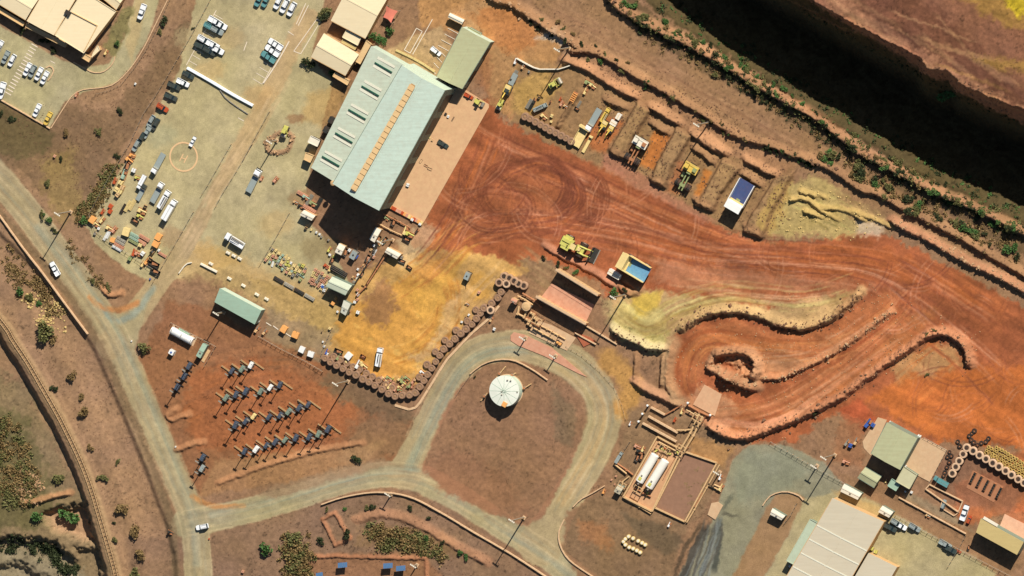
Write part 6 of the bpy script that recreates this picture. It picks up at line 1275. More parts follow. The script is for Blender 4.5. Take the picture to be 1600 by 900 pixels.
# ------------------------------------------------------------------ painted markings (parts of the car park)
CPK = SETTING['car_park']
def stripe(name, a, b, w, m=m_line, z=0.05, par=CPK):
    pa, pb = W(*a), W(*b); d = pb - pa; m_ = (pa + pb) / 2; zz = max(hz(*a), hz(*b), hz((a[0] + b[0]) / 2, (a[1] + b[1]) / 2))
    return MB().box((m_.x, m_.y, zz + z), (d.length, w, .02), math.atan2(d.y, d.x)).obj(name, m, par)
for k in range(16):
    x, y = 54 - 2.75 * k, 71 + 5.0 * k
    stripe('crossing_stripe', (x - 4.6, y - 2.6), (x + 4.6, y + 2.6), .42)
c0 = W(287, 245); n = 48; ring = MB(); zz = hz(287, 245) + .12
vs = []; fs = []
for k in range(n):
    t_ = 2 * math.pi * k / n
    for r_ in (5.25, 5.95): vs.append((c0.x + r_ * math.cos(t_), c0.y + r_ * math.sin(t_), zz))
for k in range(n): a = 2 * k; b = 2 * ((k + 1) % n); fs.append((a, a + 1, b + 1, b))
MB().add(vs, fs).obj('helipad_circle', m_pinkline, CPK)
for a, b, w in (((280.5, 252), (286.5, 240.5), .45), ((287.5, 254.5), (293.5, 243), .45), ((284, 246.5), (290.5, 249), .4)): stripe('helipad_letter', a, b, w, m_pinkline, .09)
for k in range(9): stripe('bay_line', (334 - 5.0 * k, 22 + 9.0 * k), (348 - 5.0 * k, 30 + 9.0 * k), .22)
stripe('bay_line', (338, 16), (291, 102), .25)
for k in range(4): stripe('bay_line', (411 - 5.2 * k, 96 + 9 * k), (425 - 5.2 * k, 104.5 + 9 * k), .22)
stripe('bay_line', (425, 104), (410, 131), .25)
for a, b in (((386, 65), (381, 79)), ((450, 49), (459, 55)), ((495, 30), (459, 80)), ((501, 33), (470, 84)), ((495, 30), (501, 33)), ((459, 80), (470, 84)), ((372, 184), (381, 189)), ((478, 5), (463, 38)), ((482, 8), (466, 40))): stripe('painted_line', a, b, .3)
for k in range(5): stripe('arrow_mark', (45 + 34 * k, 40 + 45 * (k % 2) + 10 * k), (52 + 34 * k, 44 + 45 * (k % 2) + 10 * k), .3) if k in (0, 1) else None
GR = SETTING['ground']
for k in range(8): stripe('bay_line', (700 - 5.0 * k + (8 if k > 3 else 0), 44 + 9 * k), (716 - 5.0 * k, 52.5 + 9 * k), .25, par=GR, z=.14)
for a, b in (((651, 44), (632, 78)), ((660, 49), (641, 83)), ((651, 44), (660, 49)), ((632, 78), (641, 83)), ((676, 30), (645, 85))): stripe('painted_line', a, b, .3, par=GR, z=.14)
for a, b in (((416, 504), (424, 509)), ((427, 509), (435, 515)), ((447, 521), (455, 526))): stripe('painted_line', a, b, .4, par=GR, z=.12)
# ------------------------------------------------------------------ stores and scrap: small prototypes
PAL = [('pallet', MB().box((0, 0, .08), (1.3, 1.3, .12)).mesh('pallet', m_wood)), ('load', MB().box((0, 0, .6), (1.15, 1.1, .9), taper=.94).mesh('load', m_tansteel)), ('strap', MB().box((0, 0, .62), (.08, 1.2, .98)).mesh('strap', m_darksteel))]
DRUM = [('pallet', MB().box((0, 0, .08), (1.4, 1.4, .12)).mesh('pallet', m_wood))] + [('drum', MB().lathe([(.29, .15), (.3, .55), (.29, 1.0), (.2, 1.02)], 8, (x, y, 0)).mesh('drum', m_pinkconc)) for x in (-.33, .33) for y in (-.33, .33)]
PIPES = [('bearer', MB().box((x, 0, .12), (.25, 1.8, .25)).mesh('bearer', m_wood)) for x in (-1.8, 1.8)] + [('pipe', MB().tube([(-2.6, y, z), (2.6, y, z)], .16, 8).mesh('pipe', m_steel)) for y, z in ((-.7, .42), (-.35, .42), (0, .42), (.35, .42), (.7, .42), (-.5, .74), (0, .74), (.4, .74))]
SKIP = [('bin', MB().add([(-1.6, -.8, 0), (1.6, -.8, 0), (1.6, .8, 0), (-1.6, .8, 0), (-2.1, -.95, 1.2), (2.1, -.95, 1.2), (2.1, .95, 1.2), (-2.1, .95, 1.2), (-1.5, -.75, .1), (1.5, -.75, .1), (1.5, .75, .1), (-1.5, .75, .1)], [(3, 2, 1, 0), (0, 1, 5, 4), (1, 2, 6, 5), (2, 3, 7, 6), (3, 0, 4, 7), (8, 9, 10, 11), (4, 5, 9, 8), (5, 6, 10, 9), (6, 7, 11, 10), (7, 4, 8, 11)]).mesh('bin', m_darksteel)), ('rim', MB().box((0, .97, 1.2), (4.2, .1, .12)).box((0, -.97, 1.2), (4.2, .1, .12)).mesh('rim', m_steel)), ('scrap', MB().box((.2, .1, .5), (2.2, 1.0, .6), .3).mesh('scrap', m_rust))]
FRAME = [('bottom_frame', MB().box((0, .8, .15), (3.2, .2, .3)).box((0, -.8, .15), (3.2, .2, .3)).mesh('bottom_frame', m_rust)), ('gearbox', MB().box((-.7, 0, .75), (1.2, 1.2, 1.1), taper=.8).mesh('gearbox', m_tansteel)), ('cylinder', MB().tube([(-.2, .3, .7), (1.7, .3, .6)], .25).mesh('cylinder', m_steel)), ('plate', MB().box((.9, -.4, .5), (1.1, .7, .5), .2).mesh('plate', m_rust))]
OBOX = [('box', MB().box((0, 0, .75), (2.1, 2.3, 1.5)).mesh('box', m_orange)), ('lid', MB().box((0, 0, 1.55), (2.2, 2.4, .1)).mesh('lid', m_orange)), ('latch', MB().box((1.1, 0, 1.2), (.1, .4, .3)).mesh('latch', m_darksteel))]
REEL = [('flange', MB().tube([(0, -.55, .9), (0, -.45, .9)], .9, 14).mesh('flange', m_wood)), ('flange', MB().tube([(0, .45, .9), (0, .55, .9)], .9, 14).mesh('flange', m_wood)), ('cable', MB().tube([(0, -.45, .9), (0, .45, .9)], .65, 14).mesh('cable', m_darksteel))]
KINDS = {'p': (PAL, 'pallet_load', 'strapped pallet load', 'pallet'), 'd': (DRUM, 'drum_pallet', 'pallet of pale drums', 'drums'), 'i': (PIPES, 'pipe_stack', 'stack of pipes', 'pipes'), 's': (SKIP, 'scrap_bin', 'dark scrap bin', 'bin'), 'f': (FRAME, 'machine_part', 'rusty machine part', 'machine part'), 'o': (OBOX, 'orange_crate', 'orange steel crate', 'crate'), 'r': (REEL, 'cable_reel', 'cable reel', 'reel')}
CL = {'r': m_carred, 'o': m_orange, 'w': m_white, 'g': m_green_mach, 'c': m_cream_mach, 't': m_roof_sage, 'y': m_lime_mach, 'b': m_blue, 'k': m_darksteel, 'n': None, 's': m_steel, 'p': m_pinkconc}
def stores(items, where, group):
    cnt = {}
    tot = {}
    for it in items: tot[it[0]] = tot.get(it[0], 0) + 1
    for it in items:
        k, x, y = it[:3]; col = it[3] if len(it) > 3 else 'n'; sc_ = it[4] if len(it) > 4 else 1.0; an = it[5] if len(it) > 5 else AX + R.choice((0, math.pi / 2)) + R.uniform(-.2, .2)
        parts, nm, words_, cat = KINDS[k]; i = cnt.get(k, 0); cnt[k] = i + 1
        m = CL[col]; pt = {'tan_steel': m, 'pink_concrete': m, 'galvanised_steel': m, 'orange_box': m} if m else None
        spawn(parts, nm, (f'{nth(i)} {words_} {where}' if tot[k] > 1 else f'{words_} {where}'), cat, G(x, y), an, group, sc_, pt)
L = heading(-.5, .87)
stores([('f', 207, 243, 'o', .9), ('f', 202, 250, 'o', 1.1), ('s', 200, 259, 's', 1.0, L), ('f', 194, 273, 't', 1.3), ('p', 210, 266, 'w', 1.4), ('f', 215, 278, 'y', .8), ('f', 180, 283, 'r', .9), ('p', 190, 285, 'c', 1.5), ('p', 183, 296, 'c', 1.5), ('p', 189, 299, 'c', 1.5), ('p', 185, 304, 'n', 1.5), ('p', 192, 293, 'n', 1.4),
        ('i', 200, 322, 'c', .9, L), ('i', 207, 320, 'c', .9, L), ('i', 193, 326, 'k', .8, L), ('f', 222, 330, 'c', 1.2), ('f', 219, 338, 'y', 1.0), ('s', 212, 345, 'k', .8), ('o', 174, 322, 'r', .7), ('o', 173, 330, 'r', .7), ('f', 161, 331, 'r', .8), ('o', 146, 343, 'o', 1.1), ('f', 150, 350, 'c', 1.0), ('f', 160, 344, 'c', 1.0), ('r', 228, 322, 'n', .9)],
       'on the west side of the equipment yard, counted from the top', 'stores on the west of the yard')
stores([('f', 171, 357, 'c', 1.0), ('f', 179, 359, 'p', 1.0), ('o', 199, 362, 'c', 1.3), ('i', 166, 369, 'w', .7, L), ('i', 170, 366, 'w', .7, L), ('o', 177, 375, 'o', .8), ('i', 190, 374, 's', .8, AX), ('i', 188, 379, 's', .8, AX), ('i', 186, 384, 'p', .9, AX), ('i', 183, 388, 'w', .8, AX), ('i', 211, 368, 't', .8, AX), ('i', 210, 373, 't', .8, AX), ('i', 209, 378, 'g', .8, AX), ('i', 226, 372, 'p', .9, AX), ('i', 222, 378, 'p', .7, AX), ('p', 220, 383, 'c', 1.2), ('p', 226, 382, 'p', 1.0), ('f', 210, 395, 'r', 1.0), ('f', 216, 397, 'p', 1.0), ('p', 224, 396, 'w', 1.4),
        ('o', 249, 370, 'o', 1.1), ('o', 245, 381, 'o', 1.1), ('r', 239, 394, 'n', 1.2), ('p', 249, 391, 'w', .8), ('i', 254, 398, 'p', .7, AX), ('f', 230, 409, 'o', 1.0), ('f', 224, 413, 'c', .9), ('r', 236, 404, 'n', 1.0), ('s', 242, 412, 'k', 1.1, AX), ('s', 244, 424, 'k', 1.0, AX), ('p', 204, 404, 'g', 1.3), ('p', 155, 357, 'w', .9), ('p', 149, 365, 's', .9)],
       'on the south side of the equipment yard, counted from the left', 'stores on the south of the yard')
pl = []
for r in range(5):
    for c in range(11):
        x = 426 + c * 5.3 - r * 2.4; y = 389 + c * 3.0 + r * 4.3
        if R.random() < .88: pl.append((R.choice('ppppdpi'), x + R.uniform(-1, 1), y + R.uniform(-1, 1), R.choice('cyswcgpt'), R.uniform(.75, 1.05)))
stores([q if q[0] != 'i' else q[:4] + (.45,) for q in pl], 'in the pallet field south of the annex, row by row', 'pallet field')
pl = []
for r in range(5):
    for c in range(6):
        x = 494 + c * 4.6 - r * 2.5; y = 422 + c * 2.7 + r * 4.4
        pl.append(('d', x + R.uniform(-.8, .8), y + R.uniform(-.8, .8), R.choice('ppwsc'), R.uniform(.75, .95)))
stores(pl, 'in the drum store, row by row', 'drum store')
a, b = (428, 433), (492, 469)
for k in range(4):
    t_ = (k + .5) / 4; stores([('i', a[0] + (b[0] - a[0]) * t_, a[1] + (b[1] - a[1]) * t_, 's' if k % 2 else 'k', 0.85, AX)], f"{['at the left end', 'left of the middle', 'right of the middle', 'at the right end'][k]} of the long pipe line on the yellow yard", 'long pipe line')
stores([('f', 470, 322, 'k', .8), ('i', 484, 312, 's', .9, L), ('i', 498, 318, 'k', 1.0, L), ('f', 478, 308, 't', 1.0), ('f', 489, 318, 'g', 1.1), ('i', 473, 304, 'p', .9, AX), ('f', 462, 316, 'n', .7), ('i', 484, 327, 'p', 1.1, AX), ('r', 479, 356, 'b', .7), ('p', 487, 359, 'c', .7), ('p', 495, 363, 'w', .7), ('p', 500, 366, 'w', .7), ('p', 503, 370, 's', .7), ('p', 514, 375, 's', .7)], 'beside the workshop shadow, counted from the left', 'scrap by the annex')
stores([('f', 515, 390, 'y', .8), ('p', 516, 398, 'w', .8), ('s', 520, 406, 'k', .7, L), ('p', 522, 401, 'y', .8), ('s', 541, 394, 's', .8, L), ('p', 547, 391, 'w', 1.0), ('o', 553, 403, 'w', .6), ('o', 557, 400, 'b', .7), ('f', 510, 416, 'r', .8), ('f', 516, 420, 'c', .8), ('i', 530, 424, 'k', 1.4, AX)], 'around the cream cabin below the workshop shadow', 'stores by the cream cabin')
pl = []
for k in range(26):
    t_ = k / 25; x = 598 - 60 * t_; y = 372 + 84 * t_
    pl.append((R.choice('fpisfp'), x + R.uniform(-7, 7), y + R.uniform(-3, 3), R.choice('wsnpkct'), R.uniform(.5, .9), L + R.uniform(-.2, .2)))
stores(pl, 'along the pipe rack strip west of the ore yard', 'stores along the pipe rack')
pipe('long dark pipe rack along the west side of the ore yard, outer run', [(608, 392), (590, 420), (572, 448), (558, 462)], .3, m_rust, 1.0)
pipe('long dark pipe rack along the west side of the ore yard, inner run', [(584, 398), (570, 420), (556, 442)], .25, m_darksteel, .9)
pl = [('o', 607 + 3.7 * k, 321 + 1.95 * k, R.choice('opcr'), .55, AX) for k in range(15)]
stores(pl, 'in the row below the concrete apron, counted from the left', 'crates below the apron')
pipe('upper rusty rail of the fenced store below the apron', [(600, 334), (620, 344), (642, 356)], .25, m_rust, .8); pipe('lower rusty rail of the fenced store below the apron', [(592, 349), (612, 360), (630, 368)], .25, m_tansteel, .8)
stores([('f', 604, 341, 'g', .8), ('s', 616, 347, 'k', .8, L), ('p', 645, 343, 'w', 1.0), ('p', 657, 350, 'w', .9), ('f', 634, 361, 'c', 1.2), ('f', 640, 366, 'y', 1.2), ('s', 636, 374, 'k', .8), ('f', 652, 361, 'k', .7), ('p', 628, 402, 's', 1.0), ('s', 629, 408, 's', .7), ('s', 640, 418, 'k', .6)], 'in the fenced store between the apron and the ore yard', 'stores below the apron')
stores([('f', 684, 173, 'k', .7), ('p', 691, 176, 'c', .7), ('p', 697, 178, 'k', .8), ('p', 701, 182, 'w', .8), ('i', 708, 186, 'k', .4, L), ('f', 668, 212, 'k', .6), ('p', 672, 215, 'c', .6), ('p', 676, 219, 'n', .7)], 'on the northern half of the concrete apron', 'small items on the apron')
stores([('f', 647, 249, 'k', .7), ('s', 658, 252, 'k', .4), ('s', 666, 259, 'k', .4), ('s', 672, 264, 'k', .45), ('p', 630, 286, 'p', .6), ('p', 638, 289, 'w', 1.1)], 'on the southern half of the concrete apron', 'small items on the south of the apron')
stores([('f', 806, 96, 'w', .8), ('f', 818, 104, 'n', .8), ('p', 827, 112, 's', .7), ('i', 804, 118, 's', .9, L), ('f', 801, 126, 'k', .9), ('r', 843, 152, 'n', .7), ('f', 835, 158, 'k', .8), ('i', 827, 162, 's', .8, L), ('i', 831, 165, 'k', .8, L), ('f', 850, 182, 'c', 1.0), ('p', 863, 181, 'c', 1.0), ('p', 862, 190, 'c', .8), ('f', 878, 162, 'p', .8), ('f', 884, 166, 'n', .7), ('i', 905, 163, 's', .6, L), ('s', 902, 170, 'k', .5), ('f', 920, 130, 'g', 1.2), ('f', 926, 134, 'c', 1.0), ('f', 915, 143, 'c', .9), ('f', 876, 155, 'r', .6), ('f', 860, 160, 'k', .5)], 'in the scrap yard above the tyre row, counted from the left', 'scrap yard items')
stores([('p', 525, 466, 'o', .9), ('o', 521, 474, 'o', .6), ('s', 519, 476, 'k', .5), ('p', 528, 487, 'w', .7), ('p', 559, 453, 'p', .9), ('p', 560, 460, 'w', 1.0), ('p', 559, 468, 'p', .9), ('p', 555, 472, 'w', .9), ('p', 560, 488, 'w', 1.1), ('p', 505, 448, 'b', 1.0), ('f', 546, 488, 'k', .5)], 'around the pale green shed and container', 'stores by the pale green shed')
stores([('o', 445, 514, 'o', 1.1), ('o', 463, 523, 'o', 1.1), ('p', 404, 500, 'w', 1.2), ('o', 473, 546, 'w', 1.0), ('o', 487, 553, 'w', 1.0), ('r', 503, 519, 'b', .4), ('p', 505, 534, 'w', .6), ('p', 507, 541, 'w', .7), ('f', 511, 550, 'b', .8), ('p', 512, 553, 'w', .8), ('s', 530, 549, 'k', .9), ('f', 530, 558, 'g', 1.0), ('o', 546, 556, 'w', 1.1), ('f', 543, 563, 'c', .8), ('f', 560, 570, 'w', 1.2), ('p', 565, 567, 'c', 1.0), ('f', 569, 572, 'c', 1.0), ('s', 568, 557, 'r', .6, AX), ('f', 402, 515, 'n', 1.0), ('f', 414, 519, 'n', .9), ('p', 516, 513, 'c', .9)], 'in the small yard north of the tyre wall', 'stores in the small yard')
pl = [(R.choice('fffdp'), R.uniform(596, 650), 0, R.choice('cygnp'), R.uniform(.6, .9)) for k in range(26)]
pl = [(k, x, 606 - (abs(x - 625) * .12) + R.uniform(-14, 4), c, s) for k, x, _, c, s in pl]
stores(pl, 'in the scrap heap inside the tyre wall corner', 'scrap inside the tyre wall')
stores([('p', 733, 492, 'w', .7), ('p', 728, 497, 'k', .7), ('p', 722, 503, 'w', .7), ('p', 749, 457, 'p', .9), ('f', 730, 475, 'n', .6), ('f', 660, 582, 'w', .8), ('p', 664, 571, 'w', .7)], 'inside the tyre wall east of the ore yard', 'items by the east tyre wall')
stores([('f', 1357, 662, 'b', 1.3), ('p', 1365, 664, 'b', 1.3), ('f', 1324, 692, 's', 1.0), ('f', 1338, 690, 'n', 1.0), ('p', 1330, 696, 'b', 1.3), ('p', 1392, 660, 'w', .9), ('p', 1437, 682, 'w', 1.2), ('p', 1415, 728, 'w', .8), ('p', 1425, 769, 'w', .8), ('p', 1363, 857, 'y', 1.1), ('p', 1369, 862, 'y', 1.1), ('p', 1241, 880, 'k', 1.1), ('f', 1237, 886, 'w', .9), ('f', 1357, 836, 'r', .6), ('f', 1332, 792, 'r', .5), ('p', 1415, 768, 'w', .6), ('p', 1491, 861, 'p', .9), ('f', 1498, 862, 'r', .7), ('s', 1514, 856, 'k', .5)], 'around the maintenance shed and warehouse, lower right', 'stores lower right')
bl = [(989 - 8 + i * 0, 0) for i in range(0)]
ringp = [(978, 842), (983, 838), (990, 841), (998, 845), (1004, 848), (1009, 851), (975, 846), (978, 851), (984, 855), (990, 857), (996, 860), (1001, 863)]
DR1 = [('drum', MB().lathe([(.75, 0), (.8, .5), (.75, 1.0), (.4, 1.05)], 12).mesh('drum', m_cream_mach)), ('lid', MB().lathe([(.5, 1.05), (.5, 1.12), (.1, 1.12)], 10).mesh('lid', m_offwhite))]
for i, (x, y) in enumerate(ringp): spawn(DR1, 'yellow_drum', f'{nth(i)} pale yellow drum of the two curved rows below the fuel bund', 'drum', G(x, y), 0, 'pale yellow drums below the bund')  # pale yellow drums standing lid up
stores([('d', 986, 856, 'p', .6), ('f', 1000, 705, 'k', 1.0), ('f', 996, 698, 'p', .9), ('f', 1005, 702, 'c', .8), ('s', 997, 715, 'k', .8, L), ('s', 1003, 713, 'k', .8, L), ('p', 1033, 697, 'k', .8), ('p', 1040, 700, 'r', .8), ('p', 1046, 703, 'k', .8), ('f', 944, 768, 'o', .7), ('f', 1057, 708, 'k', .7), ('f', 985, 662, 'w', .6), ('f', 1046, 820, 'w', .7), ('f', 1126, 746, 'w', .8), ('f', 1127, 762, 'c', 1.0), ('f', 1055, 656, 'r', .7), ('f', 1066, 643, 'c', .8), ('p', 961, 757, 'p', .5), ('p', 956, 750, 'p', .6), ('p', 963, 744, 'p', .6)], 'around the fuel bund, counted from the west gate', 'equipment around the fuel bund')
stores([('f', 768, 499, 'n', .8), ('p', 773, 514, 'w', .9), ('f', 266, 832, 'k', .8), ('p', 327, 842, 'r', .5), ('p', 380, 893, 'p', .9), ('f', 1450, 806, 'n', .7), ('f', 1385, 752, 'c', .5), ('f', 120, 148, 'p', .7), ('f', 166, 82, 'c', .8), ('p', 235, 436, 'b', .6), ('p', 206, 533, 'w', .5), ('p', 275, 698, 'w', .5), ('p', 212, 131, 'w', .7), ('p', 86, 246 - 2, 'p', .9), ('f', 409, 279, 'p', .7), ('f', 431, 281, 'p', .9), ('f', 1322, 722, 'p', 1.0)], 'lying apart on open ground, counted from the truck wash', 'odd items on open ground')
# ------------------------------------------------------------------ railway
q = smooth_line(RAIL[1:-1], 8); P = [W(x, y) for x, y in q]
rt = thing('railway_line', 'single railway line curving down the left edge of the picture', 'railway', (0, 0, 0))
for s in (-1, 1):
    pts = []
    for i in range(len(P)):
        d = (P[min(i + 1, len(P) - 1)] - P[max(i - 1, 0)]).normalized(); nrm = Vector((-d.y, d.x, 0)); pts.append(P[i] + nrm * s * .72 + Vector((0, 0, hz(*q[i]) + .42)))
    MB().tube(pts, .13, 5).obj('rail', mat('rail_steel', (196, 160, 116), .5, .2, .15, 1.0), rt)
slm = MB().box((0, 0, 0), (.26, 2.5, .22)).mesh('sleeper', mat('sleeper', (146, 112, 80), .9, 0, .2, 2)); acc = 0
for i in range(len(P) - 1):
    d = P[i + 1] - P[i]; n = max(1, int(d.length / .9))
    for k in range(n):
        a = P[i] + d * (k / n); qq = q[i] + (q[i + 1] - q[i]) * k / n
        if not (-20 < qq[0] < 210 and 440 < qq[1] < 920): continue
        o = link(bpy.data.objects.new('sleeper', slm)); o.parent = rt; o.location = (a.x, a.y, hz(*qq) + .18); o.rotation_euler = (0, 0, math.atan2(d.y, d.x))
# ------------------------------------------------------------------ shrubs, trees, scrub and stones
VR = np.random.RandomState(5)
def crown(n, rx, rz, size, lobes=5):
    """leaf sprays spread through several lobes of an uneven crown"""
    cs = [(VR.normal(0, .42) * rx, VR.normal(0, .42) * rx, rz * VR.uniform(.75, 1.25), VR.uniform(.38, .62)) for _ in range(lobes)]
    vs = np.zeros((n * 4, 3)); 
    for i in range(n):
        c = cs[VR.randint(lobes)]; d = VR.normal(size=3); d /= np.linalg.norm(d); rr = VR.uniform(.35, 1.0) ** .6
        p = np.array(c[:3]) + d * np.array((rx, rx, rz * .8)) * c[3] * rr; p[2] = max(p[2], .1)
        a = VR.normal(size=3); a /= np.linalg.norm(a); b = np.cross(a, VR.normal(size=3)); b /= np.linalg.norm(b) + 1e-9; s = size * VR.uniform(.5, 1.3)
        vs[4 * i:4 * i + 4] = p + s * np.array([-a, b * .6, a, -b * .6])
    return vs
def crown_mesh(n, rx, rz, size, m, lobes):
    v = crown(n, rx, rz, size, lobes); return MB().add(v.tolist(), [(4 * i, 4 * i + 1, 4 * i + 2, 4 * i + 3) for i in range(n)]).mesh('crown', m)
TRUNK = MB().tube([(0, 0, -.3), (.05, .02, .5), (.1, 0, 1.0)], [.16, .13, .09], 6).mesh('trunk', m_bark)
LIMB = [MB().tube([(.05, 0, .4), (math.cos(t_) * .5, math.sin(t_) * .5, 1.0), (math.cos(t_) * .9, math.sin(t_) * .9, 1.5)], [.09, .06, .03], 5).mesh('limb', m_bark) for t_ in (0.3, 1.7, 3.1, 4.5)]
SHR = {}
for ci, nm in enumerate('godk'):
    SHR[nm] = [[('trunk', TRUNK), *[('limb', l) for l in LIMB[:3]], ('crown', crown_mesh(330, 1.6, 1.0, .30, m_leaf[ci], lb))] for lb in (4, 6, 8)]
LN = {'g': 'green', 'o': 'olive', 'd': 'dry brown', 'k': 'dark'}
def shrubs(items, where, group):
    """items: (kind, x, y, diameter in photo px)"""
    for i, (k, x, y, dia) in enumerate(items):
        s = dia * M_PX / 3.4
        spawn(R.choice(SHR[k]), 'tree' if dia > 17 else 'shrub', f'{LN[k]} {"tree" if dia > 17 else "shrub"}, {nth(i)} from the left {where}', 'tree' if dia > 17 else 'shrub', G(x, y), R.uniform(0, 6.28), group, (s * R.uniform(.9, 1.1), s * R.uniform(.9, 1.1), s * R.uniform(.8, 1.1)))
def along(pts, n, spread, kinds, d0, d1):
    q = smooth_line(pts, 8); out = []
    for k in range(n):
        i = R.uniform(0, len(q) - 1.01); j = int(i); p = q[j] + (q[j + 1] - q[j]) * (i - j)
        out.append((R.choice(kinds), p[0] + R.uniform(-spread, spread), p[1] + R.uniform(-spread, spread), R.uniform(d0, d1)))
    return sorted(out, key=lambda a: a[1])
shrubs([('k', 832, 34, 9), ('k', 842, 44, 9), ('o', 848, 30, 8), ('k', 862, 56, 8), ('d', 872, 34, 10), ('o', 882, 44, 9), ('k', 884, 62, 11), ('d', 896, 54, 9), ('k', 908, 68, 11), ('o', 920, 92, 8), ('k', 930, 72, 7), ('g', 940, 96, 12), ('o', 947, 84, 9), ('k', 964, 94, 8), ('o', 974, 110, 11), ('d', 983, 97, 8)], 'on the windrow above the scrap yard', 'windrow shrubs')
shrubs(along([(1000, 125), (1060, 160), (1110, 190), (1180, 222), (1240, 245)], 26, 6, 'koodg', 5, 10), 'on the windrow above the truck bays', 'bay windrow shrubs')
shrubs(along([(1200, 229), (1225, 239), (1250, 250), (1275, 258)], 24, 3, 'kkgk', 6, 10), 'on the dark hedge line above the last bay', 'hedge line shrubs')
shrubs(along([(1280, 235), (1320, 255), (1380, 290), (1420, 315), (1460, 330), (1530, 365), (1590, 400)], 46, 14, 'kgoodgk', 7, 19), 'between haul road and pit rim', 'rim strip shrubs')
shrubs(along([(960, -5), (1010, 40), (1060, 70), (1120, 110), (1200, 155), (1270, 190)], 46, 7, 'koodk', 5, 11), 'along the rim windrow above the haul road', 'rim windrow shrubs')
shrubs([('g', 978, 3, 14), ('g', 990, 10, 16), ('o', 1003, 25, 14)] + along([(1010, 22), (1070, 55), (1130, 90), (1200, 132), (1300, 195), (1400, 258), (1500, 312), (1590, 360)], 96, 10, 'ggkodog', 6, 15), 'on the upper pit slope below the rim', 'pit slope shrubs')
shrubs([('g', 1490, 147, 30)], 'on the pit crest at the upper right, bright', 'pit crest tree')
shrubs(along([(1265, 12), (1330, 48), (1400, 90), (1450, 112), (1520, 150), (1600, 185)], 40, 6, 'odkd', 3, 7), 'along the far pit crest', 'far crest shrubs')
shrubs([('g', 30, 455, 18), ('o', 45, 462, 16), ('g', 60, 475, 12), ('o', 75, 512, 34), ('d', 82, 530, 18), ('k', 85, 606, 13), ('o', 92, 750, 20), ('d', 112, 590, 18), ('g', 55, 805, 22), ('g', 104, 812, 32), ('d', 130, 620, 14), ('d', 135, 645, 22), ('d', 140, 698, 13), ('o', 160, 745, 16), ('k', 178, 818, 7), ('o', 181, 845, 11), ('d', 190, 795, 24), ('d', 212, 832, 22), ('d', 220, 865, 20), ('o', 215, 895, 22), ('o', 227, 544, 20), ('o', 183, 722, 10)], 'on the land beside the railway and left road', 'railway side shrubs')
shrubs([('k', 36, 48, 12), ('k', 66, 66, 12), ('k', 78, 66, 12), ('k', 83, 78, 11), ('g', 184, 67, 12), ('k', 257, 33, 16), ('o', 250, 50, 9), ('k', 302, 44, 6), ('k', 191, 172, 13), ('k', 98, 248, 9), ('k', 184, 244, 11), ('o', 155, 205, 12), ('d', 105, 210, 14), ('o', 74, 288, 13), ('k', 20, 185, 12), ('k', 5, 178, 10)], 'on the banks and gardens round the offices', 'office shrubs')
shrubs([('k', 484, 99, 20), ('o', 506, 18, 18), ('k', 510, 30, 20), ('g', 519, 115, 14), ('g', 583, 57, 17), ('g', 595, 62, 18), ('g', 603, 64, 14), ('g', 609, 48, 18)], 'around the cream offices beside the workshop', 'workshop garden trees')
shrubs([('o', 66, 337, 12), ('g', 68, 335, 9), ('g', 78, 345, 13), ('k', 84, 358, 9), ('o', 90, 363, 8), ('g', 133, 344, 18), ('o', 145, 440, 10), ('o', 170, 450, 12)] , 'on the bank below the equipment yard', 'bank shrubs')
shrubs([('g', 415, 857, 25), ('o', 458, 840, 22), ('k', 503, 845, 14), ('k', 555, 720, 17), ('k', 541, 832, 18), ('o', 575, 792, 10), ('k', 583, 791, 11), ('k', 642, 794, 9), ('k', 671, 807, 8), ('g', 668, 840, 12), ('g', 720, 864, 12), ('g', 730, 869, 11), ('o', 512, 795, 8), ('g', 539, 794, 8), ('k', 693, 847, 8)], 'on the ground below the lower road', 'lower shrubs')
shrubs([('g', 962, 456, 16), ('k', 978, 452, 9), ('k', 873, 412, 9), ('o', 887, 418, 8), ('g', 902, 425, 11), ('k', 850, 402, 8), ('k', 742, 590 - 1, 5)], 'in the mounds around the truck wash', 'truck wash shrubs')
shrubs([('k', 1278, 645, 14), ('o', 1463, 516, 8), ('o', 1450, 522, 6), ('o', 1448, 585, 7)], 'on the long windrow beside the ore ramps', 'ramp windrow shrubs')
